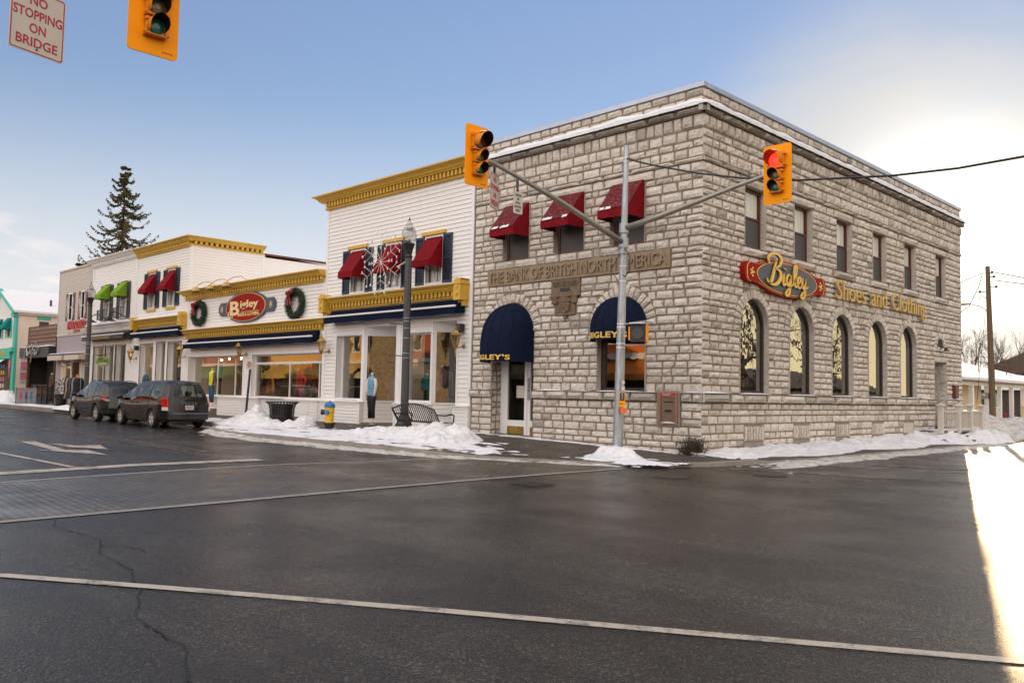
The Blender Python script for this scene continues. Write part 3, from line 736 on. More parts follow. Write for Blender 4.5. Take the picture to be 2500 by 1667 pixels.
# dark interior volume
b = MB()
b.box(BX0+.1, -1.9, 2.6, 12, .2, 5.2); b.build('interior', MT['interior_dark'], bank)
def sash(parent, mp, u0, u1, v0, v1, w, frame, upper, lower, vm=None, t=.055):
    vm = vm or (v0 + v1) * .5
    f = MB()
    for a in ((u0, u0+t, v0, v1), (u1-t, u1, v0, v1), (u0+t, u1-t, v0, v0+t), (u0+t, u1-t, v1-t, v1), (u0+t, u1-t, vm-.025, vm+.025)): f.mbox(mp, a[0], a[1], a[2], a[3], w-.05, w+.03)
    wd = f.build('window', frame, parent, bevel=.004)
    g = MB(); g.quad(mp(u0+t, vm, w-.01), mp(u1-t, vm, w-.01), mp(u1-t, v1-t, w-.01), mp(u0+t, v1-t, w-.01)); g.build('pane', MT['glass'], wd)
    if upper:
        c = MB(); n = 26
        P = [(lerp(u0+t, u1-t, k/n), w - .035 + .016*math.sin(k*1.9) + .012*math.sin(k*.7)) for k in range(n+1)]
        for (a, wa), (b2, wb) in zip(P, P[1:]): c.quad(mp(a, vm-.25, wa), mp(b2, vm-.25, wb), mp(b2, v1-t, wb), mp(a, v1-t, wa))
        c.build('curtain', upper, wd, smooth=True)
    s = MB(); s.quad(mp(u0+t, v0+t, w), mp(u1-t, v0+t, w), mp(u1-t, vm-.025, w), mp(u0+t, vm-.025, w)); s.build('screen', lower, wd)
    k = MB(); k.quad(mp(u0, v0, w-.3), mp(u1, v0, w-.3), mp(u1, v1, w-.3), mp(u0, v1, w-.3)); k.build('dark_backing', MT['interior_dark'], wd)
    return wd
def wedge_awning(mb, mp, u0, u1, vt, vf, vb, p, vs=None):
    """sloping shop awning: top edge vt at the wall, front edge vf at distance p, valance down to vb, closed cheeks"""
    vs = vb if vs is None else vs
    n = 6; m = 5
    G = [[mp(lerp(u0, u1, i/n), lerp(vt, vf, j/m) - .02*math.sin(PI*j/m) - .008*math.sin(i*2.1), lerp(.02, p, j/m)) for i in range(n+1)] for j in range(m+1)]
    for j in range(m):
        for i in range(n): mb.quad(G[j][i], G[j][i+1], G[j+1][i+1], G[j+1][i])
    for i in range(n): 
        a, b_ = lerp(u0, u1, i/n), lerp(u0, u1, (i+1)/n); k = .012*math.sin(i*1.7); k2 = .012*math.sin((i+1)*1.7)
        mb.quad(mp(a, vf, p), mp(b_, vf, p), mp(b_, vb, p+k2), mp(a, vb, p+k))
    for u in (u0, u1):
        mb.poly([mp(u, vt, .02), mp(u, vf, p), mp(u, vb, p), mp(u, vs, .02)])
for i, (a, b_) in enumerate(FW):
    wd = sash(bank, FR, a+.06, b_-.02, 5.72, 7.34, -.16, MT['redbrown'], None, MT['screen'], 6.55)
    aw = MB(); wedge_awning(aw, FR, a+.08, b_-.02, 7.45, 6.57, 6.36, .70)
    top = aw; o = aw.build('awning', MT['red_canvas'], wd, label='dark red sloping window awning with patches of snow on its lower edge')
    fr = MB(); fr.quad(FR(a+.10, 7.42, .055), FR(b_-.04, 7.42, .055), FR(b_-.04, 6.60, .706), FR(a+.10, 6.60, .706)); fr.build('frosted_top', MT['red_frost'], wd)
    sn = MB()
    for (p, q) in (((.08,.32), (.45,.80)), ((.06,.40), (.80,.97)), ((.05,.2), (.25,.42)))[i]:
        def sm(u, v, w): t = .86 + v; return FR(lerp(a+.1, b_-.05, u), lerp(7.45, 6.57, t), lerp(.02, .7, t) + .015 + w)
        k = 7
        for e in range(k):
            u_a, u_b = lerp(p, q, e/k), lerp(p, q, (e+1)/k); h0 = .035*abs(math.sin(e*2.3+i)) - .05; sn.mbox(sm, u_a, u_b, -h0, .125 - .02*abs(math.sin(e*1.7)), 0, .025)
    sn.build('awning_snow', MT['snow'], wd)
for a in SW: sash(bank, SD, a+.02, a+1.13, 5.72, 7.34, -.17, MT['redbrown'], MT['curtain'], MT['screen'], 6.56)
def arch_window(parent, mp, uc, hw, v0, vs, w, frame, t=.09):
    f = MB(); arch_frame(f, mp, uc, hw, v0, vs, t, w-.06, w+.04); wd = f.build('window', frame, parent)
    g = MB(); g.poly([mp(u, v, w) for u, v in arch_pts(uc, hw-t, v0+t, vs)]); g.build('pane', MT['glass_arch'], wd)
    return wd
for c in SA: arch_window(bank, SD, c, .765, 1.67, 3.52, -.16, MT['bronze_frame'], .085)
wd = MB()
for a in ((-3.36,-3.22,1.67,3.9), (-1.82,-1.74,1.67,3.9), (-3.22,-1.82,1.67,1.77)): wd.mbox(FR, a[0], a[1], a[2], a[3], -.24, -.13)
wd = wd.build('window', MT['bronze_frame'], bank); g = MB(); g.quad(FR(-3.22,1.77,-.18), FR(-1.82,1.77,-.18), FR(-1.82,4.2,-.18), FR(-3.22,4.2,-.18)); g.build('pane', MT['glass_shop'], wd)
# flowers on the inside of the first arch sill and a few display pieces
for (y, n, s) in ((2.35, 11, .11), (10.6, 6, .08)):
    b = MB(); rng = random.Random(int(y*10))
    for k in range(n): b.ball((-.42 + rng.uniform(-.12,.12), y + rng.uniform(-.25,.25), 1.86 + rng.uniform(-.05,.14)), s*rng.uniform(.6,1), 8, 5)
    tag(b.build('flower_bunch', M('yellow_petals', (.75,.40,.01), .7, .3, 12), smooth=True), ('bunch of yellow flowers on the sill inside the arched window nearest the corner' if y < 5 else 'small yellow flowers low inside the fourth arched window from the corner'), 'flowers', 'flowers inside the arched windows')
# front door: double glazed white door deep in the arch
f = MB()
for a in ((-7.68,-7.36,.27,3.4), (-6.62,-6.50,.27,3.4), (-6.48,-6.36,.27,3.4), (-5.99,-5.90,.27,3.4), (-7.36,-6.62,.53,.72), (-6.36,-5.99,.53,.72), (-7.36,-6.62,2.75,2.9), (-6.36,-5.99,2.75,2.9)): f.mbox(FR, a[0], a[1], a[2], a[3], -.46, -.39)
dr = f.build('door', MT['trim'], bank, bevel=.006)
b = MB(); b.mbox(FR, -7.36, -6.62, .29, .53, -.44, -.40); b.mbox(FR, -6.36, -5.99, .29, .53, -.44, -.40); b.build('kick_plate', M('polished_brass', (.60,.38,.10), .18, .1, 5, metal=1), dr)
g = MB(); g.quad(FR(-7.36,.6,-.425), FR(-6.62,.6,-.425), FR(-6.62,3.4,-.425), FR(-7.36,3.4,-.425)); g.quad(FR(-6.36,.6,-.425), FR(-5.99,.6,-.425), FR(-5.99,3.4,-.425), FR(-6.36,3.4,-.425)); g.build('pane', MT['glass'], dr)
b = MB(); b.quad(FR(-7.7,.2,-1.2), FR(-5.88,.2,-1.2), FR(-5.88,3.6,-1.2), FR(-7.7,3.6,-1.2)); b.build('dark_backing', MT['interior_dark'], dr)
b = MB(); b.mbox(FR, -6.47, -6.37, 1.35, 2.05, -.385, -.375); b.build('push_plate', MT['galv'], dr)
b = MB()
for k, ch in enumerate('PUSH'): text(b, ch, FR, -6.45, -6.39, 1.92-.1*k, 1.985-.1*k, -.374, -.372, .02)
b.build('push_lettering', MT['sign_black'], dr)
b = MB(); b.mbox(FR, -6.98, -6.64, 1.42, 1.8, -.415, -.41); b.build('paper_notice', MT['sign_white'], dr)
b = MB(); b.mbox(FR, DOORA[0]-DOORA[1]+.01, DOORA[0]+DOORA[1]-.01, .1, .27, -.6, -.02); b.build('door_step', MT['concrete'], bank)
# dome awnings
def dome_awning(parent, mp, uc, hw, vs, vb, vv, p, lab):
    b = MB(); n = 24; m = 14; top = vs + hw - .02
    rows = []
    for j in range(m + 1):
        t = j / m; v = vv + (top - vv) * math.sin(t * PI / 2)
        g = math.cos(t * PI / 2) ** .85
        a = hw if v <= vs else math.sqrt(max(0, hw*hw - (v-vs)**2))
        rows.append([mp(uc - a*math.cos(PI*k/n), v, max(.0, p*g*math.sin(PI*k/n)) + .03) for k in range(n + 1)])
    for j in range(m):
        for k in range(n): b.quad(rows[j][k], rows[j][k+1], rows[j+1][k+1], rows[j+1][k])
    low = [mp(uc - hw*math.cos(PI*k/n), vb, p*math.sin(PI*k/n) + .03) for k in range(n + 1)]
    for k in range(n): b.quad(low[k], low[k+1], rows[0][k+1], rows[0][k])
    aw = b.build('awning', MT['navy'], parent, smooth=True, angle=40, label=lab)
    rb = MB()
    for k in range(3, n-1, 3): rb.tube([V(r[k]) + V((0, 0, .004)) for r in rows[:-1]], .011, 5)
    rb.build('awning_ribs', MT['navy'], aw)
    lt = MB()
    def cm(u, v, w):
        th = PI/2 + u; return mp(uc - hw*math.cos(PI - th)*1.0, v, p*math.sin(th) + .036 + w)
    R = lambda u, v, w: mp(uc + (hw+w)*math.sin(u), v, (p+w)*math.cos(u) + .03)
    text(lt, "BIGLEY'S", R, -.70, .80, vb+.05, vv-.03, .004, .012, .03, track=1.08)
    lt.build('awning_lettering', MT['gold_leaf'], aw)
    return aw
a1 = dome_awning(bank, FR, DOORA[0], DOORA[1]+.02, SPR-.05, 2.50, 2.74, 1.05, "tall navy dome awning lettered BIGLEY'S over the door")
dome_awning(bank, FR, WINA[0], WINA[1]+.06, SPR-.06, 3.04, 3.29, .80, "navy dome awning lettered BIGLEY'S over the ground floor window")
b = MB(); b.lathe([(.001,.05),(.12,.035),(.17,.0)], (0,0,0), 12, M=Matrix.Translation((-6.95, -.50, 3.86)) @ Matrix.Rotation(1.0, 4, 'X') @ Matrix.Diagonal((1, 1.5, 1, 1))); b.build('awning_snow', MT['snow'], a1, smooth=True)
# carved name panel
b = MB(); b.mbox(FR, -7.93, -4.06, 4.93, 5.44, -.02, .055); b.mbox(FR, -4.05, -.95, 4.93, 5.44, -.02, .055)
pn = b.build('name_panel', MT['sandstone'], bank, bevel=.01)
b = MB(); text(b, 'THE BANK OF BRITISH', FR, -7.84, -4.12, 5.02, 5.37, .05, .105, .0); text(b, 'NORTH AMERICA', FR, -3.98, -1.02, 5.02, 5.37, .05, .105, .0)
b.build('carved_lettering', MT['sandstone'], pn)
b = MB(); b.mbox(FR, -5.16, -4.05, 4.42, 4.92, -.02, .05); b.mbox(FR, -5.0, -4.22, 3.88, 4.42, -.02, .045); b.mbox(FR, -5.2, -4.01, 4.40, 4.46, -.02, .09)
b.mbox(FR, -5.1, -4.9, 4.2, 4.4, -.02, .10); b.mbox(FR, -4.32, -4.12, 4.2, 4.4, -.02, .10); b.mbox(FR, -5.02, -4.2, 3.86, 3.91, -.02, .08)
cr = b.build('carved_crest', MT['sandstone_dark'], bank, bevel=.012)
b = MB(); text(b, 'ESTABLISHED', FR, -5.08, -4.12, 4.72, 4.86, .045, .075, .01); b.build('carved_lettering', MT['sandstone_dark'], cr)
b = MB(); b.mbox(FR, -4.80, -4.44, 4.56, 4.66, .05, .06); b.build('date_plate', MT['sign_black'], cr)
b = MB()   # shield with spread wings above
sh = [(-4.61,3.93),(-4.45,4.0),(-4.40,4.12),(-4.41,4.24),(-4.81,4.24),(-4.82,4.12),(-4.77,4.0)]
b.prism(sh, FR, .04, .085)
for s in (-1, 1):
    for k in range(5): b.bar(FR(-4.61, 4.27, .08), FR(-4.61 + s*(.08+.055*k), 4.42 - .035*k, .09), .03, .04)
b.ball(FR(-4.61, 4.34, .08), (.05,.04,.07), 8, 6)
for k in range(4): b.mbox(FR, -4.78, -4.44, 4.02+.055*k, 4.035+.055*k, .085, .095)
b.build('crest_relief', MT['sandstone_dark'], cr)
b = MB(); b.prism([(-4.70,3.86),(-4.52,3.86),(-4.61,3.66)], FR, -.02, .05); b.build('crest_pendant', MT['sandstone_dark'], cr)
# night deposit box
b = MB(); b.mbox(FR, -1.32, -.61, .77, 1.71, -.02, .05); nd = b.build('deposit_surround', MT['concrete'], bank, bevel=.006)
br = M('bronze_deposit_frame', (.34,.20,.13), .35, .12, 8, metal=.6)
b = MB()
for a in ((-1.26,-1.18,.82,1.66), (-.73,-.66,.82,1.66), (-1.18,-.73,1.54,1.57), (-1.18,-.73,.82,.87)): b.mbox(FR, a[0], a[1], a[2], a[3], .05, .085)
b.build('deposit_frame', br, nd, bevel=.004)
b = MB(); b.mbox(FR, -1.18, -.73, .87, 1.54, .04, .055); b.build('deposit_door', M('bronze_deposit_door', (.20,.155,.125), .4, .08, 6, metal=.5), nd)
b = MB(); b.mbox(FR, -1.10, -.80, 1.40, 1.43, .05, .062); b.mbox(FR, -1.05, -.86, 1.16, 1.21, .05, .09); b.build('deposit_handle', MT['black'], nd)
b = MB(); b.mbox(FR, -1.18, -.73, 1.57, 1.65, .05, .075); b.build('deposit_header', MT['sign_red'], nd)
b = MB(); text(b, 'TRI-DUIT', FR, -1.15, -.86, 1.585, 1.635, .076, .08, .02); b.build('header_lettering', MT['sign_white'], nd)
b = MB(); snow_strip(b, FR, -1.17, -.74, .87, .055, .09, .03, 4, .1); b.build('ledge_snow', MT['snow'], nd)
# side door, lamp niche, mailbox
f = MB()
for a in ((16.46,16.54,.6,3.08), (17.66,17.73,.6,3.08), (16.54,17.66,3.0,3.08)): f.mbox(SD, a[0], a[1], a[2], a[3], -.62, -.5)
f.mbox(SD, 16.54, 17.66, .6, 3.0, -.62, -.57); f.build('side_door', MT['dark_grey'], bank)
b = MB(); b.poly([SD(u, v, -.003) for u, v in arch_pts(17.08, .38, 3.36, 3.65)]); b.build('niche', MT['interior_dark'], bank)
b = MB(); b.tube([SD(17.0,3.62,.0), SD(17.0,3.72,.12), SD(17.1,3.68,.2)], .025, 6); b.lathe([(.03,.08),(.05,.04),(.11,-.06)], SD(17.12,3.62,.22), 10); b.build('door_lamp', MT['black'], bank)
b = MB(); b.mbox(SD, 18.35, 18.75, 1.72, 2.25, .02, .16); b.build('letter_box', MT['redbrown'], bank, bevel=.02)
# two signs on the side wall
SG = SX(.18)
sg = thing('shop_sign', 'slate and red plaque sign with gold script reading Bigley on the stone side wall', 'sign', (.1, 4.2, 4.98))
def plaque(c, s):
    uc, vc = 4.22, 4.98
    top = [(-2.42,.12),(-2.36,.27),(-2.22,.33),(-2.0,.30),(-1.75,.32),(-1.4,.42),(-.9,.53),(-.3,.60),(.3,.60),(.9,.53),(1.4,.42),(1.75,.32),(2.0,.30),(2.22,.33),(2.36,.27),(2.42,.12)]
    top = [(x, y*.86) for x, y in top]; pts = top + [(x, -y) for x, y in reversed(top)]
    return [(uc + x*s - c*math.copysign(1, x)*0, vc + y*s) for x, y in pts]
b = MB(); b.prism(plaque(0, 1), SG, -.16, .0); b.build('board', MT['sign_crimson'], sg, bevel=.01)
b = MB(); b.prism(plaque(0, .955), SG, .0, .006); b.prism(ellipse(4.22, 4.98, 1.80, .45), SG, .008, .016); b.build('gold_line', MT['gold_leaf'], sg)
b = MB(); b.prism(plaque(0, .94), SG, .003, .010); b.build('red_field', MT['sign_crimson'], sg)
b = MB(); b.prism(ellipse(4.22, 4.98, 1.76, .43), SG, .012, .022); b.build('slate_oval', MT['sign_slate'], sg)
b = MB()
for s in (-1, 1):
    for (x, y, r) in ((2.05,.0,.05),(2.02,.1,.035),(2.02,-.1,.035),(2.12,.05,.03),(2.12,-.05,.03),(1.95,0,.03)): b.prism(ellipse(4.22 + s*x, 4.98 + y, r*1.1, r, 12), SG, .01, .02)
b.build('gold_flourish', MT['gold_leaf'], sg)
b = MB(); script_word(b, SG, 3.02, 4.74, .62, .088, .022, .045); b.build('script_outline', MT['sign_black'], sg)
b = MB(); script_word(b, SG, 3.02, 4.74, .62, .066, .045, .085); b.build('script_lettering', MT['gold_leaf'], sg)
lt = thing('wall_lettering', 'raised gold letters reading Shoes and Clothing fixed along the stone side wall', 'sign', (.05, 11.3, 4.78))
agm = M('antique_gold_letters', (.56,.37,.11), .4, .12, 8)
for word, a, q, vb_ in (('Shoes', 7.48, 9.66, 4.74), ('and', 10.12, 11.44, 4.74), ('Clothing', 11.92, 15.15, 4.585)): b = MB(); text(b, word, SX(.12), a, q, vb_, 5.36 if word != 'and' else 5.37, -.01, .05, .0); b.build('lettering', agm, lt)
b = MB(); b.mbox(SX(.05), 7.5, 15.1, 4.92, 4.95, 0, .03); b.mbox(SX(.05), 7.5, 15.1, 5.12, 5.15, 0, .03); b.build('mounting_rails', MT['galv'], lt)
# ================================================================ CLAPBOARD SHOPS
class MBs:
    """collects boxes and builds each one as an object of its own"""
    def __init__(s): s.l = []
    def mbox(s, *a): m = MB(); m.mbox(*a); s.l.append(m)
    def build(s, name, mat, parent, **k): return [m.build(name, mat, parent, **k) for m in s.l]
def siding(mb, mp, u0, u1, v0, v1, rects=(), step=.148, lip=.022, w=0., arcs=()):
    n = max(1, round((v1-v0)/step)); s = (v1-v0)/n
    for k in range(n):
        a, b_ = v0 + k*s, v0 + (k+1)*s; m = (a+b_)/2
        rng = random.Random(int(u0*13) + k*7 + int(v0*5))
        for p, q in sub_iv(u0, u1, [(r[0], r[1]) for r in rects if r[2] < m < r[3]]):
            x = p
            while x < q - .01:
                x2 = min(q, x + rng.uniform(2.2, 4.6)); x2 = q if q - x2 < .6 else x2
                j = rng.uniform(-.003, .003); g = .003
                mb.quad(mp(x+g, a+.008, w+lip+j), mp(x2-g, a+.008, w+lip+j), mp(x2-g, b_+.004, w+.002), mp(x+g, b_+.004, w+.002))
                mb.quad(mp(x+g, a+.008, w+lip+j), mp(x2-g, a+.008, w+lip+j), mp(x2-g, a+.008, w-.012), mp(x+g, a+.008, w-.012))
                x = x2
DENT = []
MT['gold_shade'] = M('gold_dentil_gap_shade', (.075,.038,.006), .7, .25, 6); MT['trim_shade'] = M('white_dentil_gap_shade', (.33,.30,.28), .7, .2, 6)  # dark colours painting shade into the gaps behind the dentils
def dentil_gap_shade(parent, mat):
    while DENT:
        mp, a, q, v0, v1, w = DENT.pop(); b = MB(); b.quad(mp(a,v0,w), mp(q,v0,w), mp(q,v1,w), mp(a,v1,w)); b.build('dentil_gap_shade', mat, parent)
def cornice(mb, mp, u0, u1, v0, v1, p, dent=.19, r0=True, r1=True, ret=.35):
    """painted wooden cornice: frieze, a row of dentils, flared crown; mitred returns at free ends"""
    h = v1 - v0
    prof = [(0,0),(.16,0),(.22,.06),(.22,.16),(.06,.18),(.06,.50),(.46,.52),(.50,.60),(.60,.64),(.66,.76),(.86,.88),(.97,.90),(1.0,.92),(1.0,1.0),(0,1.03)]
    P = [(a*p, v0 + b_*h) for a, b_ in prof]
    e0 = lambda o: u0 - (o if r0 else 0); e1 = lambda o: u1 + (o if r1 else 0)
    for (a, va), (b_, vb) in zip(P, P[1:]):
        mb.quad(mp(e0(a), va, a), mp(e1(a), va, a), mp(e1(b_), vb, b_), mp(e0(b_), vb, b_))
        if r0: mb.quad(mp(e0(a), va, a), mp(e0(a), va, -ret), mp(e0(b_), vb, -ret), mp(e0(b_), vb, b_))
        if r1: mb.quad(mp(e1(a), va, a), mp(e1(a), va, -ret), mp(e1(b_), vb, -ret), mp(e1(b_), vb, b_))
    for e, r in ((e0, r0), (e1, r1)):
        mb.poly([mp(e(a), va, -ret if r else a) for a, va in P])
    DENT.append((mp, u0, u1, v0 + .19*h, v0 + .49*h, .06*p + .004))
    n = max(2, int((u1-u0)/dent)); d = (u1-u0)/n
    for k in range(n): mb.mbox(mp, u0 + k*d + d*.26, u0 + k*d + d*.76, v0 + .17*h, v0 + .50*h, .05*p, .40*p)
def bracket(mb, mp, u0, u1, v0, v1, p):
    """end block of a shop cornice with a rounded cap and a diamond boss"""
    r = (u1-u0)/2; c = (u0+u1)/2; vt = v1 - r
    pts = [(u0, v0), (u1, v0), (u1, vt)] + [(c + r*math.cos(PI*k/8), vt + r*math.sin(PI*k/8)) for k in range(1, 8)] + [(u0, vt)]
    mb.prism(pts, mp, 0, p)
    mb.mbox(mp, u0-.025, u1+.025, vt-.05, vt, 0, p+.03)
    for v in (lerp(v0, vt, .78), lerp(v0, vt, .38)): mb.prism([(c-r*.5, v), (c, v-r*.5), (c+r*.5, v), (c, v+r*.5)], mp, p, p+.03)
    mb.mbox(mp, u0+.04, u1-.04, v0-.18, v0, 0, p*.55)
def retract_awning(parent, mp, u0, u1, v0, v1, p, mat, lab=None, bar=True):
    """rolled-in shop awning: short slope, white front bar, straight valance"""
    b = MB(); vm = v0 + (v1-v0)*.52
    b.quad(mp(u0,v1,.06), mp(u1,v1,.06), mp(u1,vm,p), mp(u0,vm,p))
    n = int((u1-u0)/.35)
    for k in range(n):
        a, c = lerp(u0, u1, k/n), lerp(u0, u1, (k+1)/n); f = .012*math.sin(k*1.3); f2 = .012*math.sin((k+1)*1.3)
        b.quad(mp(a,vm,p), mp(c,vm,p), mp(c,v0+f2,p-.01+f2), mp(a,v0+f,p-.01+f))
    for u in (u0, u1): b.poly([mp(u,v1,.06), mp(u,vm,p), mp(u,v0,p-.01), mp(u,v0+.06,.06)])
    b.tube([mp(u0,v1-.03,.10), mp(u1,v1-.03,.10)], .075, 8)
    aw = b.build('awning', mat, parent, label=lab)
    if bar:
        c = MB(); c.tube([mp(u0-.03,vm+.01,p+.01), mp(u1+.03,vm+.01,p+.01)], .035, 8); c.build('awning_bar', MT['trim'], aw)
    return aw
def frame_rect(mb, mp, u0, u1, v0, v1, t, w0, w1, bot=True):
    mb.mbox(mp, u0-t, u0, v0-(t if bot else 0), v1+t, w0, w1); mb.mbox(mp, u1, u1+t, v0-(t if bot else 0), v1+t, w0, w1)
    mb.mbox(mp, u0, u1, v1, v1+t, w0, w1)
    if bot: mb.mbox(mp, u0, u1, v0-t, v0, w0, w1+.02)
def shopwin(parent, mp, u0, u1, v0, v1, d, mull=(), transom=None, glass=None, t=.06, ft=.10):
    """shop window: outer trim, deep reveal, glazing bars and one glass sheet set back by d"""
    f = MB(); frame_rect(f, mp, u0, u1, v0, v1, ft, .0, .035)
    reveal(f, mp, [(u0,v0),(u1,v0),(u1,v1),(u0,v1)], .01, -d, True)
    for a in ((u0,u0+t,v0,v1), (u1-t,u1,v0,v1), (u0+t,u1-t,v0,v0+t), (u0+t,u1-t,v1-t,v1)): f.mbox(mp, a[0], a[1], a[2], a[3], -d-.05, -d+.02)
    for m in mull: f.mbox(mp, m-.025, m+.025, v0+t, (transom or v1)-t*.5, -d-.04, -d+.02)
    if transom: f.mbox(mp, u0+t, u1-t, transom-.035, transom+.035, -d-.04, -d+.025)
    wd = f.build('window', MT['trim'], parent)
    g = MB(); g.quad(mp(u0+t,v0+t,-d), mp(u1-t,v0+t,-d), mp(u1-t,v1-t,-d), mp(u0+t,v1-t,-d)); g.build('pane', glass or MT['glass_shop'], wd)
    return wd
def shutter_mesh(mb, mp, u0, u1, v0, v1):
    w = .02
    for a in ((u0,u0+.06,v0,v1), (u1-.06,u1,v0,v1), (u0+.06,u1-.06,v0,v0+.09), (u0+.06,u1-.06,v1-.09,v1), (u0+.06,u1-.06,(v0+v1)/2-.05,(v0+v1)/2+.05)): mb.mbox(mp, a[0], a[1], a[2], a[3], w, w+.045)
    n = int((v1-v0)/.055)
    for k in range(n):
        a = v0 + .09 + k*(v1-v0-.18)/n; mb.quad(mp(u0+.06,a,w+.035), mp(u1-.06,a,w+.035), mp(u1-.06,a+.05,w+.008), mp(u0+.06,a+.05,w+.008))
def upper_window(parent, u0, u1, v0, v1, sw, awn, canvas, lintel_mat, sh_mat, sh_v=None, open_=.62, mp=FR, p=.60, pane=None):
    """upper shop window with louvred shutters, a lintel board and a canvas awning"""
    f = MB(); frame_rect(f, mp, u0+.06, u1-.06, v0+.06, v1-.06, .06, -.02, .04)
    reveal(f, mp, [(u0+.06,v0+.06),(u1-.06,v0+.06),(u1-.06,v1-.06),(u0+.06,v1-.06)], .0, -.14, True)
    m = (v0+v1)/2; f.mbox(mp, u0+.06, u1-.06, m-.03, m+.03, -.14, -.07)
    wd = f.build('window', MT['trim'], parent)
    g = MB(); g.quad(mp(u0+.06,v0+.06,-.11), mp(u1-.06,v0+.06,-.11), mp(u1-.06,v1-.06,-.11), mp(u0+.06,v1-.06,-.11)); g.build('pane', MT['glass'], wd)
    c = MB(); n = 16
    for a, q in ((.02, open_*.75), (open_*.85, .98)):
        P = [(lerp(u0+.08,u1-.08, lerp(a, q, k/n)), -.17 + .02*math.sin(k*2.)) for k in range(n+1)]
        for (x, w), (x2, w2) in zip(P, P[1:]): c.quad(mp(x,v0+.06,w), mp(x2,v0+.06,w2), mp(x2,v1-.06,w2), mp(x,v1-.06,w))
    c.build('curtain', MT['curtain'], wd, smooth=True)
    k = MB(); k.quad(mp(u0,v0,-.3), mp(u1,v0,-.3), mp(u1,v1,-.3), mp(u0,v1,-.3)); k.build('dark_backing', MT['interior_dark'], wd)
    for a, q in ((u0-sw-.02, u0-.02), (u1+.02, u1+sw+.02)):
        s = MB(); shutter_mesh(s, mp, a, q, (sh_v or (v0, v1))[0], (sh_v or (v0, v1))[1]); s.build('shutter', sh_mat, wd)
    if lintel_mat:
        l = MB(); l.mbox(mp, u0-.14, u1+.14, v1+.02, v1+.15, .0, .10); l.build('lintel', lintel_mat, wd, bevel=.008); l = MB(); l.mbox(mp, u0-.1, u1+.1, v0-.14, v0-.02, 0, .09); l.build('sill', lintel_mat, wd, bevel=.008)
    vt, vf, vb = awn
    a = MB(); wedge_awning(a, mp, u0+.02, u1-.02, vt, vf, vb, p); a.build('awning', canvas, wd)
    return wd
def body(parent, mat, x0, x1, y1, z1, zr=None):
    """back, sides and roof of a shop so that it is a closed volume"""
    b = MB(); z0 = -.1; zr = zr or z1
    b.quad((x0,0.0,z0),(x0,y1,z0),(x0,y1,zr),(x0,0.0,z1)); b.quad((x1,0.0,z0),(x1,y1,z0),(x1,y1,zr),(x1,0.0,z1)); b.quad((x0,y1,z0),(x1,y1,z0),(x1,y1,zr),(x0,y1,zr))
    b.build('outer_wall', mat, parent); r = MB(); r.quad((x0,.02,z1-.25),(x1,.02,z1-.25),(x1,y1,zr-.25),(x0,y1,zr-.25)); r.build('roof', MT['snow'], parent)
def room(parent, x0, x1, y0, y1, z0, z1, mat='interior', lamps=()):
    b = MB(); b.quad((x0,y1,z0),(x1,y1,z0),(x1,y1,z1),(x0,y1,z1)); b.quad((x0,y0,z1),(x1,y0,z1),(x1,y1,z1),(x0,y1,z1)); b.quad((x0,y0,z0),(x1,y0,z0),(x1,y1,z0),(x0,y1,z0))
    b.quad((x0,y0,z0),(x0,y1,z0),(x0,y1,z1),(x0,y0,z1)); b.quad((x1,y0,z0),(x1,y1,z0),(x1,y1,z1),(x1,y0,z1))
    b.build('interior', MT[mat], parent)
    for i, (x, y, z, r, mt) in enumerate(lamps):
        l = MB(); l.ball((x, y, z), r, 8, 6); l.build('ceiling_lamp', mt, parent)
MT['lamp_warm'] = emit_mat('warm_lamp_bulb', (1, .60, .24), 90)
MT['lamp_shop'] = emit_mat('shop_strip_light', (1, .60, .22), 26)
GOLD, TRIM = MT['gold'], MT['trim']
# ---------------------------------------------------------------- shop A: two storeys, red awnings, next to the bank
A0, A1 = -17.38, -8.68
sa = thing('clapboard_shop', 'tall two storey white clapboard shop with gold cornice joined to the stone bank', 'building', (-13, 5, 0))
body(sa, MT['white'], A0, A1, 16, 9.2, 8.2)
UW = [(-15.72,-14.72), (-13.46,-12.50), (-11.18,-10.20)]
hol = [(a-.02, q+.02, 5.22, 6.95) for a, q in UW] + [(-16.5,-14.80,1.17,3.68), (-14.63,-12.67,.3,3.92), (-12.22,-10.72,1.17,3.60), (-10.61,-9.38,.3,3.93)]
b = MB(); siding(b, FR, A0, A1, .20, 8.85, hol); b.build('front_wall', MT['white'], sa)
b = MB(); siding(b, lambda u, v, w: (A0 - w, u, v), 0, 12, 5.5, 8.9, (), .118); b.build('side_wall', MT['white'], sa)
b = MBs(); b.mbox(FR, A0-.04, A0+.10, 1.1, 8.9, -.02, .045); b.mbox(FR, A1-.10, A1+.02, 1.1, 8.9, -.02, .045)
for a in ((-14.76,-14.63,1.1,4.0), (-12.67,-12.42,1.1,4.0), (-10.72,-10.61,1.1,4.0), (-9.38,-9.30,1.1,4.0), (-14.63,-12.67,3.92,4.0), (-10.61,-9.38,3.93,4.0)): b.mbox(FR, a[0], a[1], a[2], a[3], -.03, .04)
b.mbox(FR, -16.6, -14.7, 3.98, 4.06, 0, .05); b.mbox(FR, -12.7, -9.2, 4.0, 4.06, 0, .05)
b.build('corner_board', TRIM, sa, bevel=.006)
b = MB(); cornice(b, FR, A0, A1-.05, 8.72, 9.26, .52, .2, True, False); b.build('cornice', GOLD, sa); dentil_gap_shade(sa, MT['gold_shade'])
b = MB(); cornice(b, FR, A0+.42, A1-.55, 4.66, 5.14, .36, .21, False, False); lc = b.build('shop_cornice', GOLD, sa); dentil_gap_shade(sa, MT['gold_shade'])
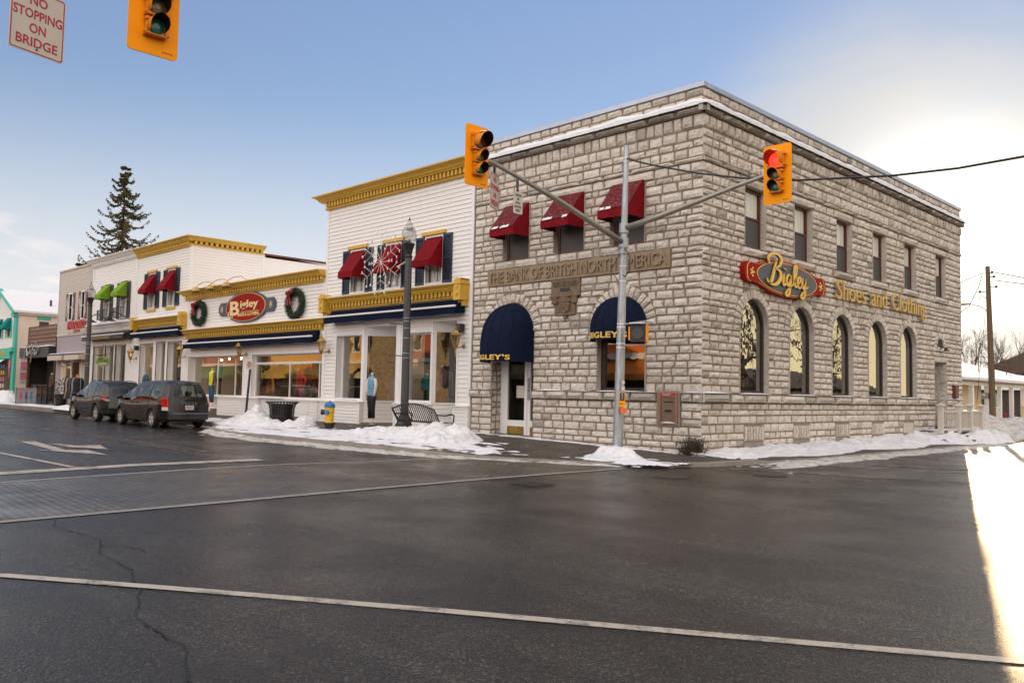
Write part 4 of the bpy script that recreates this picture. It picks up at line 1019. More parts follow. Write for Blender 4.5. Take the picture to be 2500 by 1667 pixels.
for (a, q) in ((A0+.1, A0+.42), (A1-.50, A1-.16)):
    b = MB(); bracket(b, FR, a, q, 4.56, 5.30, .42); b.build('bracket', GOLD, lc, bevel=.008)
b = MB(); snow_strip(b, FR, A0+.45, A1-.6, 5.15, 0, .34, .06, 31); snow_strip(b, FR, A1-.5, A1-.16, 5.27, 0, .40, .06, 33); b.build('ledge_snow', MT['snow'], sa, smooth=True)
for (a, q) in UW: upper_window(sa, a, q, 5.24, 6.93, .46, (6.86, 6.00, 5.78), MT['red_canvas'], GOLD, MT['shutter'])
retract_awning(sa, FR, -16.75, -8.98, 4.10, 4.58, .5, MT['navy'])
shopwin(sa, FR, -16.5, -14.80, 1.17, 3.68, .28); shopwin(sa, FR, -12.22, -10.72, 1.17, 3.60, .18)
# two recessed bays with slanted glass
for i, (o0, o1, ep) in enumerate(((-14.63,-12.67,(-13.85,1.05)), (-10.61,-9.38,(-9.75,1.25)))):
    s0 = V((o0+.005, -.005)); s1 = V(ep); d = (s1-s0).normalized(); nn = V((d.y, -d.x)); Ls = (s1-s0).length
    mp = lambda u, v, w: (s0.x + d.x*u + nn.x*w, s0.y + d.y*u + nn.y*w, v)
    f = MB()
    for a in ((0,.10,1.12,3.92), (Ls-.13,Ls,1.12,3.92), (.10,Ls-.13,3.60,3.92), (.10,Ls-.13,1.12,1.19)): f.mbox(mp, a[0], a[1], a[2], a[3], -.04, .03)
    wd = f.build('window', TRIM, sa)
    g = MB(); g.quad(mp(.1,1.19,0), mp(Ls-.13,1.19,0), mp(Ls-.13,3.6,0), mp(.1,3.6,0)); g.build('pane', MT['glass_shop'], wd)
    b = MB(); siding(b, mp, 0, Ls, .36, 1.12, ()); b.quad((o0,.0,3.92),(o1,0,3.92),(o1,1.3,3.92),(o0,1.3,3.92))
    b.quad((o1-.02,0,.3),(o1-.02,1.3,.3),(o1-.02,1.3,3.92),(o1-.02,0,3.92))
    b.build('recess_panelling', MT['white'], sa)
    f = MB(); f.box(s1.x, o1-.02, s1.y-.02, s1.y+.06, .36, 1.1); f.box(s1.x, s1.x+.09, s1.y-.02, s1.y+.06, 1.1, 3.92); f.box(s1.x+.09, o1-.02, s1.y-.02, s1.y+.06, 3.5, 3.92); dd = f.build('door', TRIM, sa)
    g = MB(); g.quad((s1.x+.09,s1.y,1.1),(o1,s1.y,1.1),(o1,s1.y,3.5),(s1.x+.09,s1.y,3.5)); g.build('pane', MT['glass_shop'], dd)
    b = MB(); b.box(o0, o1, -.12, 1.3, .0, .36); b.build('door_step', MT['sandstone_dark'], sa)
# bulkheads under the windows
def bulkhead(parent, u0, u1, v0, v1, d, cap=.05):
    b = MB(); siding(b, FR, u0+.08, u1-.08, v0, v1-.12, (), .125, .02, d)
    for a in ((u0,u0+.08,v0,v1-.04), (u1-.08,u1,v0,v1-.04), (u0+.08,u1-.08,v1-.14,v1-.04)): b.mbox(FR, a[0], a[1], a[2], a[3], 0, d+.03)
    b.mbox(FR, u0-.02, u1+.02, v1-.04, v1, 0, d+.07); return b.build('bulkhead', MT['white'], parent)
bulkhead(sa, A0-.02, -14.60, .30, 1.13, .16); bulkhead(sa, -12.62, -10.66, .30, 1.13, .10); bulkhead(sa, -9.42, A1+.03, .28, 1.12, .10)
b = MB(); snow_strip(b, FR, -16.4, -14.9, 1.14, -.2, .2, .10, 35, .12); snow_strip(b, FR, -12.1, -10.8, 1.14, -.12, .14, .07, 36, .12); b.build('sill_snow', MT['snow'], sa, smooth=True)
room(sa, A0+.1, -8.8, 1.4, 6, .3, 3.95, 'interior_dark', [(-12.1,2.6,3.3,.06,MT['lamp_warm']), (-10.6,3.2,3.35,.05,MT['lamp_warm']), (-13.2,3.5,3.4,.05,MT['lamp_warm']), (-9.8,2.4,3.3,.04,MT['lamp_warm']), (-15.5,3.5,3.5,.05,MT['lamp_warm'])])
# ---------------------------------------------------------------- shop B: single storey with the oval sign
B0, B1 = -30.15, -17.42
sb = thing('clapboard_shop', 'low single storey white clapboard shop with wreaths and an oval sign', 'building', (-24, 5, 0))
body(sb, MT['white'], B0, B1, 16, 6.1, 5.6)
hol = [(-29.69,-24.02,1.15,3.05), (-23.2,-17.5,1.15,3.03)]
b = MB(); siding(b, FR, B0, B1, .20, 6.0, hol); b.build('front_wall', MT['white'], sb)
b = MBs(); b.mbox(FR, B0-.02, B0+.12, 1.1, 6.0, -.02, .045); b.mbox(FR, B1-.14, B1+.02, 4.4, 6.0, -.02, .045); b.build('corner_board', TRIM, sb, bevel=.006)
b = MB(); cornice(b, FR, B0+.05, B1-.02, 5.86, 6.34, .45, .235, True, False); b.build('cornice', GOLD, sb); dentil_gap_shade(sb, MT['gold_shade'])
b = MB(); cornice(b, FR, B0+.16, B1-.06, 3.94, 4.38, .36, .235, True, True, .0); b.build('shop_cornice', GOLD, sb); dentil_gap_shade(sb, MT['gold_shade'])
b = MB(); snow_strip(b, FR, B0+.2, B1-.1, 4.385, 0, .34, .05, 41); b.build('ledge_snow', MT['snow'], sb, smooth=True)
retract_awning(sb, FR, -29.55, -17.7, 3.42, 3.88, .42, MT['navy'])
shopwin(sb, FR, -29.69, -24.02, 1.15, 3.05, .32, (-27.15, -25.35)); shopwin(sb, FR, -23.2, -17.5, 1.15, 3.03, .18, (-20.25, -17.95), 2.66)
bulkhead(sb, -25.95, -22.25, .27, 1.14, .22); bulkhead(sb, -22.2, -18.2, .42, 1.13, .06); bulkhead(sb, -29.9, -26.0, .55, 1.13, .03); bulkhead(sb, -18.15, B1, .30, 1.13, .20)
b = MB(); b.mbox(FR, -30.1, -26.0, .0, .56, .0, .12); b.mbox(FR, -22.2, -18.2, .0, .42, 0, .08); b.build('stone_plinth', MT['sandstone_dark'], sb)
b = MB(); b.box(-23.1, -17.6, .25, .28, 2.7, 3.0); b.build('window_frieze', M('dark_floral_frieze', (.08,.035,.02), .7, .6, 9), sb)
b = MB(); snow_strip(b, FR, -22.9, -20.3, 1.14, -.1, .2, .07, 44, .14); b.build('sill_snow', MT['snow'], sb, smooth=True)
MT['interior_tan'] = M('tan_display_wall', (.34,.25,.18), .8, .35, 2.2, dirt=.5, dirtcol=(.10,.05,.035))
room(sb, B0+.1, B1-.1, .95, 2.6, .3, 3.3, 'interior_tan', [(-26.6,.6,2.93,.04,MT['lamp_warm']), (-25.6,.7,2.95,.04,MT['lamp_warm']), (-28,.9,2.9,.04,MT['lamp_warm']), (-20.8,.7,2.9,.04,MT['lamp_warm']), (-22.3,.8,2.9,.04,MT['lamp_warm']), (-19.0,.8,2.9,.04,MT['lamp_warm'])])
for i, x in enumerate((-27.9, -26.4, -24.8)):   # swan-neck lamps over the oval sign
    t_ = thing('sign_lamp', ('leftmost','middle','rightmost')[i] + ' of three gold swan-neck lamps above the oval shop sign', 'lamp', (x+1.6, -.1, 6.4), group='lamps over the oval sign')
    b = MB(); b.tube([(x+1.55,-.40,6.36),(x+1.1,-.46,6.56),(x+.5,-.50,6.56),(x+.05,-.55,6.45),(x,-.58,6.34)], .02, 6); b.build('swan_neck', GOLD, t_)
    b = MB(); b.lathe([(.05,.10),(.10,.06),(.24,-.16),(.22,-.15),(.08,.04)], (x-.03,-.6,6.27), 16, M=Matrix.Rotation(-.25, 4, 'Y')); b.build('lamp_shade', MT['gold_side'], t_, smooth=True, angle=40)
# ---------------------------------------------------------------- shop C: two storeys with red awnings, gold cornice
C0, C1 = -36.75, -29.92
sc = thing('clapboard_shop', 'two storey white clapboard shop with red awnings and a gold cornice running round its side', 'building', (-33, 5, 0))
body(sc, MT['white'], C0, C1, 18, 9.0, 8.1)
CW = [(-35.10,-34.12), (-32.58,-31.62)]
hol = [(a-.02, q+.02, 5.70, 7.70) for a, q in CW] + [(-35.88,-34.05,.6,3.86), (-33.70,-32.50,.6,3.92), (-32.25,-30.5,.6,3.88)]
b = MB(); siding(b, FR, C0, C1, .2, 8.8, hol); b.build('front_wall', MT['white'], sc)
b = MB(); siding(b, SX(C1), 0, 4.0, 5.4, 8.8); siding(b, SX(C1), 4.0, 18, 5.4, 8.55, (), .118, .004); b.build('side_wall', MT['white'], sc)
b = MBs(); b.mbox(SX(C1), -.04, .10, .3, 8.8, .0, .045); b.mbox(FR, C1-.12, C1+.04, 1, 8.8, 0, .045); b.mbox(FR, C0, C0+.10, 1, 8.8, 0, .05); b.mbox(SX(C1), 3.9, 4.05, 5.4, 8.8, 0, .04)
for a in ((-36.62,-35.88,1.0,3.95), (-34.05,-33.70,.4,3.95), (-32.50,-32.25,.4,3.95), (-30.5,-30.3,.4,3.95)): b.mbox(FR, a[0], a[1], a[2], a[3], -.02, .03)
b.mbox(FR, -36.6, -30.1, 3.95, 4.15, -.02, .05); b.build('corner_board', TRIM, sc, bevel=.006)
b = MB(); cornice(b, FR, C0+.05, C1, 8.66, 9.14, .45, .215, False, True, .0); cornice(b, SX(C1), 0, 3.95, 8.72, 9.16, .40, .27, True, False); b.build('cornice', GOLD, sc); dentil_gap_shade(sc, MT['gold_shade'])
b = MB(); b.mbox(SX(C1), 4.0, 18, 8.70, 8.80, -.1, .10); b.build('gutter', MT['redbrown'], sc)
b = MB(); b.quad((C1,4,8.6),(C1,18,8.6),(C1,18,8.7),(C1,4,8.7)); b.build('eave_board', TRIM, sc)
b = MB(); cornice(b, FR, C0+.55, C1-.45, 4.72, 5.16, .36, .2, False, False); lc = b.build('shop_cornice', GOLD, sc); dentil_gap_shade(sc, MT['gold_shade'])
for (a, q) in ((C0+.28, C0+.56), (C1-.46, C1-.08)):
    b = MB(); bracket(b, FR, a, q, 4.62, 5.34, .40); b.build('bracket', GOLD, lc, bevel=.008)
b = MB(); snow_strip(b, FR, C0+.5, C1-.5, 5.17, 0, .34, .10, 51); b.build('ledge_snow', MT['snow'], sc, smooth=True)
for (a, q) in CW: upper_window(sc, a, q, 5.72, 7.68, .50, (7.60, 6.72, 6.52), MT['red_canvas'], GOLD, MT['shutter'], (5.74, 7.70), .5)
retract_awning(sc, FR, -36.1, -30.15, 4.14, 4.62, .45, MT['navy'])
for (a, q, t0) in ((-35.88,-34.05,3.86), (-33.70,-32.50,3.92), (-32.25,-30.5,3.88)): shopwin(sc, FR, a, q, .6, t0, .26)
room(sc, C0+.1, C1-.1, 1.2, 5, .3, 3.95, 'interior', [(-33.0,1.8,3.1,.06,MT['lamp_warm']), (-32.7,2.4,3.0,.06,MT['lamp_warm']), (-34.9,2.0,3.3,.07,MT['lamp_warm'])])
b = MB(); b.box(-35.6, -34.4, 1.05, 1.15, .6, 3.2); b.build('brick_partition', M('interior_brick', (.22,.09,.05), .8, .4, 5), sc)
# ---------------------------------------------------------------- shop D: white, lime awnings
D0, D1 = -43.68, -36.78
sd_ = thing('clapboard_shop', 'two storey white clapboard kitchen shop with lime green awnings and little iron balconies', 'building', (-40, 5, 0))
body(sd_, MT['white'], D0, D1, 16, 9.1, 8.2)
DW = [(-41.68,-40.70), (-39.10,-38.06)]
hol = [(a-.02, q+.02, 5.40, 7.52) for a, q in DW] + [(-42.96,-41.40,.5,3.90), (-41.08,-39.82,.5,3.90), (-39.42,-37.99,.5,3.90)]
b = MB(); siding(b, FR, D0, D1, .2, 8.9, hol); b.build('front_wall', MT['white'], sd_)
b = MBs(); b.mbox(FR, D0-.02, D0+.12, .6, 8.9, 0, .045); b.mbox(FR, D1-.06, D1+.0, 5.2, 8.9, 0, .05)
for a in ((-43.3,-42.96), (-41.40,-41.08), (-39.82,-39.42), (-37.99,-37.6)): b.mbox(FR, a[0], a[1], .4, 3.95, -.02, .035)
b.mbox(FR, D0+.1, -37.4, 3.95, 4.2, -.02, .05); b.build('corner_board', TRIM, sd_, bevel=.006)
b = MB(); cornice(b, FR, D0, D1-.05, 8.74, 9.20, .45, .2, True, False); b.build('cornice', TRIM, sd_); dentil_gap_shade(sd_, MT['trim_shade'])
b = MB(); cornice(b, FR, D0+.1, D1-.1, 4.66, 5.18, .34, .2, True, False, 0); b.build('shop_cornice', TRIM, sd_); dentil_gap_shade(sd_, MT['trim_shade'])
b = MB(); snow_strip(b, FR, D0+.1, D1-.1, 5.2, 0, .32, .06, 61); b.build('ledge_snow', MT['snow'], sd_, smooth=True)
gsh = M('grey_shutter', (.05,.045,.05), .5, .2, 8)
for (a, q) in DW:
    wd = upper_window(sd_, a, q, 5.42, 7.50, .46, (7.54, 6.86, 6.64), MT['green_canvas'], None, gsh, None, .5)
    b = MB(); r = lambda k: FR(lerp(a-.38, q+.12, k/10), 5.44, .26 + .07*math.sin(PI*k/10))
    for k in range(11): p = V(r(k)); b.tube([p, p + V((0,0,.60))], .014, 5)
    for z in (0, .58): b.tube([V(r(k)) + V((0,0,z)) for k in range(11)], .02, 5)
    b.bar(FR(a-.38,5.46,0), FR(a-.38,5.46,.27), .03); b.bar(FR(q+.12,5.46,0), FR(q+.12,5.46,.27), .03); b.build('balconet', MT['black_metal'], wd)
aw = retract_awning(sd_, FR, D0+.2, D1-.12, 4.20, 4.66, .6, MT['black'], 'dark awning with small gold lettering')
b = MB(); text(b, "BILLIE'S COTTAGE KITCHEN", FR, -42.0, -38.9, 4.26, 4.38, .60, .612, .02); b.build('awning_lettering', MT['gold_side'], aw)
for (a, q) in ((-42.96,-41.40), (-41.08,-39.82), (-39.42,-37.99)): shopwin(sd_, FR, a, q, .5, 3.90, .22)
room(sd_, D0+.1, D1-.1, 1.2, 5, .3, 3.95, 'interior_dark', [(-41.5,1.6,3.5,.06,MT['lamp_warm']), (-38.4,1.6,3.5,.06,MT['lamp_warm'])])
b = MB(); b.box(-40.8, -39.9, .45, .55, .5, 2.0); b.build('menu_board', MT['green_canvas'], sd_); b = MB(); b.box(-40.7, -40.0, .43, .45, .6, 1.85); b.build('menu_panel', MT['black'], sd_)
for i, x in enumerate((-41.55, -38.75)):
    t_ = thing('gooseneck_lamp', ('left' if i == 0 else 'right') + ' black gooseneck lamp on the white shop front under the iron balconies', 'lamp', (x+1.9, 0, 5.3), group='black gooseneck lamps')
    b = MB(); b.tube([FR(x+1.9,5.3,.0), FR(x+1.6,5.3,.2), FR(x+1.2,5.55,.5), FR(x+.7,5.72,.7), FR(x+.3,5.62,.8), FR(x+.2,5.42,.82)], .03, 6); b.build('gooseneck', MT['black'], t_)
    b = MB(); b.lathe([(.06,.16),(.1,.1),(.36,-.02),(.34,-.01),(.08,.08)], FR(x+.2,5.28,.82), 16); b.build('lamp_shade', MT['black'], t_, smooth=True, angle=40)
# ---------------------------------------------------------------- shop E: grey
E0, E1 = -50.0, -43.72
se = thing('grey_shop', 'two storey pale grey clapboard clothing shop with maroon shutters and red lettering', 'building', (-47, 5, 0))
body(se, MT['grey_siding'], E0, E1, 16, 9.1, 8.4)
EW = [(-48.02,-47.24), (-45.66,-45.0)]
hol = [(a, q, 5.70, 7.47) for a, q in EW]
b = MB(); siding(b, FR, E0, E1, 4.8, 9.05, hol); b.build('front_wall', MT['grey_siding'], se)
b = MB(); wall_bed(b, FR, E0, E1, -.1, 4.78, [(-48.7,-47.0,.9,3.05), (-46.75,-45.5,.4,3.05), (-45.0,-43.9,.9,3.05)], [], .0)
for k in range(19): b.mbox(FR, E0, E1, 2.95+.095*k, 2.95+.095*k+.08, -.01, .014)
b.build('painted_brick_wall', MT['brick_grey'], se)
b = MB(); b.mbox(FR, E0, E1, 4.72, 4.82, -.02, .06); b.mbox(FR, E0, E1, 9.02, 9.12, -.1, .08); b.mbox(FR, E0-.02, E0+.1, 4.8, 9.05, -.02, .04); b.build('trim_boards', MT['grey_siding'], se)
mar = M('maroon_shutter', (.13,.03,.04), .6, .3, 8)
for (a, q) in EW:
    f = MB(); frame_rect(f, FR, a+.05, q-.05, 5.75, 7.42, .07, -.02, .04); f.mbox(FR, a+.05, q-.05, 6.55, 6.61, -.1, -.05); f.mbox(FR, (a+q)/2-.02, (a+q)/2+.02, 5.75, 7.42, -.1, -.05); wd = f.build('window', TRIM, se)
    g = MB(); g.quad(FR(a+.05,5.75,-.08), FR(q-.05,5.75,-.08), FR(q-.05,7.42,-.08), FR(a+.05,7.42,-.08)); g.build('pane', MT['glass'], wd)
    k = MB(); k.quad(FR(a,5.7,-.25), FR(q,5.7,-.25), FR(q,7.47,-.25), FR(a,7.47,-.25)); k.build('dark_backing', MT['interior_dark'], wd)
    for (x0, x1) in ((a-.44, a-.04), (q+.04, q+.44)):
        s = MB(); s.mbox(FR, x0, x1, 5.70, 7.48, .01, .05); sh = s.build('shutter', mar, wd)
        k = MB(); sx_ = 1 if x0 < a else -1; ox = x0 if sx_ < 0 else x1
        for th in range(-4, 5): k.bar(FR(ox, 6.55, .056), FR(ox - sx_*.36*math.cos(th*.33), 6.55 + .75*math.sin(th*.33), .056), .025, .012)
        k.build('painted_rays', TRIM, sh)
lt = thing('shop_sign', 'weathered board sign lettered PARADISO in red on the grey shop', 'sign', (-46.3, 0, 4.8))
b = MB(); b.mbox(FR, -47.88, -44.5, 4.84, 5.10, .02, .08); b.build('board', M('rusty_white_board', (.5,.45,.38), .7, .3, 5, dirt=.7, dirtcol=(.18,.08,.04)), lt)
b = MB(); text(b, 'PARADISO', FR, -47.85, -44.6, 5.10, 5.62, .02, .10, .03); b.build('lettering', MT['sign_red'], lt); b = MB(); text(b, 'CLOTHING', FR, -46.6, -45.4, 4.88, 5.06, .08, .10, .02); b.build('lettering', MT['sign_red'], lt)
for (a, q) in ((-49.75,-46.9), (-46.5,-43.8)):
    b = MB(); b.quad(FR(a,3.52,.02), FR(q,3.52,.02), FR(q,3.40,.62), FR(a,3.40,.62)); n = 16
    for k in range(n):
        x0, x1 = lerp(a,q,k/n), lerp(a,q,(k+1)/n); b.poly([FR(x0,3.40,.62), FR(x1,3.40,.62), FR(x1,3.13,.63), FR((x0+x1)/2,3.06,.63), FR(x0,3.13,.63)])
    for u in (a, q): b.poly([FR(u,3.52,.02), FR(u,3.4,.62), FR(u,3.12,.62), FR(u,3.12,.02)])
    b.build('awning', M('cream_canvas', (.55,.47,.40), .8, .1, 5), se)
b = MB(); snow_strip(b, FR, E0+.2, E1-.1, 3.50, .0, .60, .07, 71); b.build('awning_snow', MT['snow'], se, smooth=True)
shopwin(se, FR, -48.7, -47.0, .9, 3.05, .15, (), 2.7); shopwin(se, FR, -45.0, -43.9, .9, 3.05, .15, (), 2.7)
b = MB(); b.mbox(FR, -46.75, -45.5, .4, 3.05, -.5, -.45); b.build('door', MT['interior_dark'], se)
room(se, E0+.1, -46.9, .5, 3.5, .3, 3.2, 'interior', [(-47.9,1.0,2.85,.16,MT['lamp_shop']), (-47.4,1.3,2.4,.12,MT['lamp_shop'])]); room(se, -45.3, E1-.1, .5, 3.5, .3, 3.2, 'interior', [(-44.5,1.0,2.85,.16,MT['lamp_shop']), (-44.2,1.3,2.3,.12,MT['lamp_shop'])])
for i, (x, c) in enumerate(((-48.2,(.6,.18,.03)), (-47.6,(.55,.35,.06)), (-44.6,(.5,.06,.05)))):
    b = MB(); b.lathe([(.02,1.5),(.05,1.45),(.17,1.32),(.14,1.0),(.22,.6),(.24,.1)], (x,.75,.75), 10, 1, .6); b.build('hanging_dress', M('dress_%d' % i, c, .7, .2, 6), se, smooth=True)
# ---------------------------------------------------------------- F: dark patio front
sf = thing('dark_patio_shop', 'low shop with brown slatted screen above a black canopy and dark open front', 'building', (-53, 3, 0))
body(sf, M('dark_wall', (.03,.026,.022), .8), -56.2, -50.02, 14, 5.5, 5)
b = MB()
for k in range(15):
    z = 4.22 + k*.09; b.mbox(FR, -56.2, -50.04, z, z+.075, 0, .03)
b.build('slatted_screen', M('brown_slats', (.26,.15,.10), .7, .2, 6), sf)
b = MB()
for z in (4.42, 4.70, 4.98, 5.26): b.mbox(FR, -56.2, -50.04, z, z+.05, .03, .05)
for x in (-56.25, -50.1): b.mbox(FR, x, x+.08, 3.3, 5.56, -.02, .06)
b.mbox(FR, -56.2, -50.04, 5.54, 5.60, -.02, .05); b.build('screen_rails', M('dark_brown_rail', (.05,.022,.018), .6), sf)
b = MB(); b.mbox(FR, -56.6, -50.05, 3.36, 4.10, -.02, .48); b.build('canopy', MT['black'], sf, bevel=.02)
b = MB(); snow_strip(b, FR, -56.5, -50.1, 4.10, 0, .46, .08, 81); b.build('canopy_snow', MT['snow'], sf, smooth=True)
b = MB()
for x in (-56.2, -50.25): b.mbox(FR, x, x+.2, .2, 3.36, -.1, .06)
b.build('rough_posts', M('rough_log_post', (.11,.065,.035), .9, .4, 6), sf)
b = MB(); b.quad((-56,1.2,.2),(-50.1,1.2,.2),(-50.1,1.2,3.4),(-56,1.2,3.4)); b.box(-52.2, -51.2, 1.1, 1.2, .3, 2.6); b.build('dark_front', MT['interior_dark'], sf)
lt = thing('script_sign', 'loose white handwritten script sign on the black canopy', 'sign', (-53.5, -.55, 3.5))
b = MB(); rng = random.Random(4)
for pts in ([(-55.2,3.3),(-54.9,3.9),(-54.7,4.35),(-54.6,3.7),(-54.4,3.5),(-54.3,3.8)], [(-54.2,3.55),(-53.9,3.9),(-53.8,3.6),(-53.5,3.85)], [(-53.6,4.3),(-53.3,4.0),(-53.5,3.4),(-53.7,3.0)], [(-54.0,4.05),(-53.3,4.2),(-52.6,4.4)], [(-53.2,3.6),(-52.9,3.9),(-52.8,3.5),(-52.5,3.8),(-52.4,3.55),(-52.1,3.9),(-51.8,4.05)], [(-55.4,3.9),(-54.8,4.1),(-54.3,4.3)]):
    b.tube([FR(u, v, .53 + .03*(i % 2)) for i, (u, v) in enumerate(catmull(pts, 4))], .035, 5)
b.build('script_letters', M('brushed_steel_letters', (.5,.5,.5), .3, .1, 8, metal=.5), lt)
# ---------------------------------------------------------------- G: cream and turquoise gabled house shop
G0, G1, GY = -68.0, -59.5, 14.0
tq = M('turquoise_paint', (.06,.46,.36), .5, .08, 5); cream = M('cream_painted_wall', (.78,.66,.56), .7, .05, 3, dirt=.1, dirtcol=(.5,.4,.33)); pinkm = M('pink_poster', (.55,.17,.26), .6, .08, 6)
sg_ = thing('gabled_shop', 'cream gabled shop with turquoise trim and a snow covered roof', 'building', (-63.8, 5, 0))
b = MB(); b.quad((G1,0,-.1),(G1,GY,-.1),(G1,GY,6.95),(G1,0,6.95)); b.quad((G0,0,-.1),(G0,GY,-.1),(G0,GY,6.95),(G0,0,6.95)); b.quad((G0,GY,-.1),(G1,GY,-.1),(G1,GY,6.95),(G0,GY,6.95)); b.build('side_wall', cream, sg_)
b = MB(); siding(b, FR, G0, G1, 4.2, 6.9, [(-64.4,-63.2,4.95,6.3), (-61.9,-60.9,4.95,6.3)]); n = 16
for k in range(n):
    z = lerp(6.9, 8.6, k/n); z2 = lerp(6.9, 8.6, (k+1)/n); hw = 4.25*(8.75-z)/1.85; hw2 = 4.25*(8.75-z2)/1.85
    b.quad(FR(-63.75-hw,z,.02), FR(-63.75+hw,z,.02), FR(-63.75+hw2,z2,.003), FR(-63.75-hw2,z2,.003))
b.build('front_wall', MT['white'], sg_)
b = MB(); b.mbox(FR, G1-.55, G1+.03, 0, 6.6, -.1, .08); b.mbox(FR, G1-.75, G1+.1, 6.55, 7.0, -.1, .22); b.mbox(FR, G0, G1-.5, 3.4, 4.22, -.02, .25); b.mbox(FR, G1-.55, G1+.05, 3.9, 4.25, 0, .3)
for s in (1, -1): b.bar(FR(-63.75+s*4.5, 6.85, .2), FR(-63.75, 8.85, .2), .32, .26)
b.mbox(FR, G0, G1-.6, 0, .9, -.02, .06); b.build('turquoise_trim', tq, sg_, bevel=.01)
rf = MB()
for s in (1, -1):
    e, rdg = (-63.75+s*4.6, 6.86), (-63.75, 8.82)
    rf.quad((e[0],-.3,e[1]),(rdg[0],-.3,rdg[1]),(rdg[0],GY,rdg[1]),(e[0],GY,e[1])); rf.quad((e[0],-.3,e[1]+.16),(rdg[0],-.3,rdg[1]+.16),(rdg[0],GY,rdg[1]+.16),(e[0],GY,e[1]+.16)); rf.quad((e[0],-.3,e[1]),(e[0],GY,e[1]),(e[0],GY,e[1]+.16),(e[0],-.3,e[1]+.16)); rf.quad((e[0],-.3,e[1]),(rdg[0],-.3,rdg[1]),(rdg[0],-.3,rdg[1]+.16),(e[0],-.3,e[1]+.16))
ro = rf.build('roof', MT['snow'], sg_); b = MB(); b.mbox(SX(G1), 0, GY, 6.72, 6.86, -.1, .22); b.build('eave', cream, ro)
b = MB(); b.tube([(-60.6,2.6,7.3),(-60.6,2.6,8.1)], .08, 8); b.build('vent_pipe', MT['black'], ro)
f = MB(); f.mbox(SX(G1), 1.42, 2.3, 5.2, 6.4, -.02, .03); wd = f.build('window', cream, sg_); k = MB(); k.mbox(SX(G1), 1.52, 2.2, 5.25, 6.3, .03, .04); k.build('pane', MT['screen'], wd); k = MB(); k.mbox(SX(G1), 1.38, 2.34, 6.4, 6.66, -.01, .05); k.build('lintel', tq, wd)
for (a, q) in ((-64.4,-63.2), (-61.9,-60.9)):
    f = MB(); frame_rect(f, FR, a+.1, q-.1, 5.05, 6.2, .08, -.05, .04); wd = f.build('window', TRIM, sg_); k = MB(); k.quad(FR(a,4.95,-.1), FR(q,4.95,-.1), FR(q,6.3,-.1), FR(a,6.3,-.1)); k.build('pane', MT['screen'], wd)
    k = MB(); wedge_awning(k, FR, a-.1, q+.1, 6.55, 5.85, 5.65, .55); k.build('awning', MT['teal_canvas'], wd)
    for (x0, x1) in ((a-.35,a-.02), (q+.02,q+.35)): s = MB(); s.mbox(FR, x0, x1, 4.98, 6.3, .02, .05); s.build('shutter', tq, wd)
b = MB(); text(b, 'SWEET TREATS', FR, -65.6, -61.2, 3.62, 3.98, .25, .28, .03); b.build('fascia_lettering', GOLD, sg_)
b = MB(); n = 22
for k in range(n):
    x0, x1 = lerp(-66,-61.4,k/n), lerp(-66,-61.4,(k+1)/n); b.quad(FR(x0,3.4,.1), FR(x1,3.4,.1), FR(x1,3.05,.6), FR(x0,3.05,.6))
b.build('awning', M('pale_striped_canvas', (.55,.68,.62), .8, .3, 3), sg_)
b = MB(); b.quad(FR(-66,.9,.03), FR(-61.5,.9,.03), FR(-61.5,3.3,.03), FR(-66,3.3,.03)); b.build('shop_window', MT['interior'], sg_)
rng = random.Random(9); cols = [MT['sign_white'], pinkm, MT['gold'], MT['hyd_blue']]
for s_ in range(4):
    b = MB()
    for k in range(6): x = -65 + k*.58 + rng.uniform(-.05,.05); z = 1.2 + s_*.5; b.mbox(FR, x, x+.3, z, z+.32, .04, .08)
    b.build('window_display', cols[s_], sg_)
b = MB(); b.prism(ellipse(-60.35, 3.0, .26, .42, 20), FR, .09, .13); b.prism([(-60.5,2.65),(-60.2,2.65),(-60.35,1.9)], FR, .09, .12); b.build('ice_cream_cutout', pinkm, sg_)
for i, (v0, v1) in enumerate(((2.62,3.2), (1.92,2.4))):
    b = MB(); b.mbox(SX(G1), .42, 1.6, v0, v1, .01, .03); b.build('poster', pinkm, sg_)
b = MB()
for z in (3.32, 2.5, 1.78, 1.6): b.mbox(SX(G1), .4, 1.6, z, z+.07, .01, .02)
b.build('poster_border', M('poster_blue_line', (.25,.4,.42), .6), sg_)
# ================================================================ SIGNS AND DECORATIONS ON THE SHOPS
ov = thing('shop_sign', 'oval red sign lettered Bigley Shoes & Clothing between two wreaths', 'sign', (-23.9, -.05, 4.5))
def oplaque(s):
    uc, vc = -23.86, 5.21; o = []
    for k in range(61):
        a = -PI/2 + PI*k/60; x, y = 1.98*math.cos(a), .70*math.sin(a)
        if abs(y) < .30: 
            e = [(2.45, .30), (2.52, .20), (2.62, .14), (2.62, -.14), (2.52, -.20), (2.45, -.30)] if not any(abs(q[0]) > 2.3 for q in o) else []
            if e:
                o.append((1.85, -.30)); o += [(p[0], -p[1]) for p in e]; o.append((1.85, .30))
            continue
        o.append((x, y))
    o = o + [(-x, -y) for x, y in o]
    return [(uc + x*s, vc + y*s) for x, y in o]
b = MB(); b.prism(oplaque(1), FR, .03, .10); b.build('board', MT['sign_blue'], ov, bevel=.01)
b = MB(); b.prism(ellipse(-23.86, 5.21, 1.84, .635), FR, .09, .118); b.build('gold_line', MT['gold_leaf'], ov)
b = MB(); b.prism(ellipse(-23.86, 5.21, 1.79, .615), FR, .10, .125); b.build('red_oval', MT['sign_crimson'], ov)
b = MB(); text(b, 'B', FR, -25.25, -24.35, 4.86, 5.52, .125, .15, .03); text(b, 'igley', FR, -24.28, -22.62, 5.06, 5.52, .125, .15, .02)
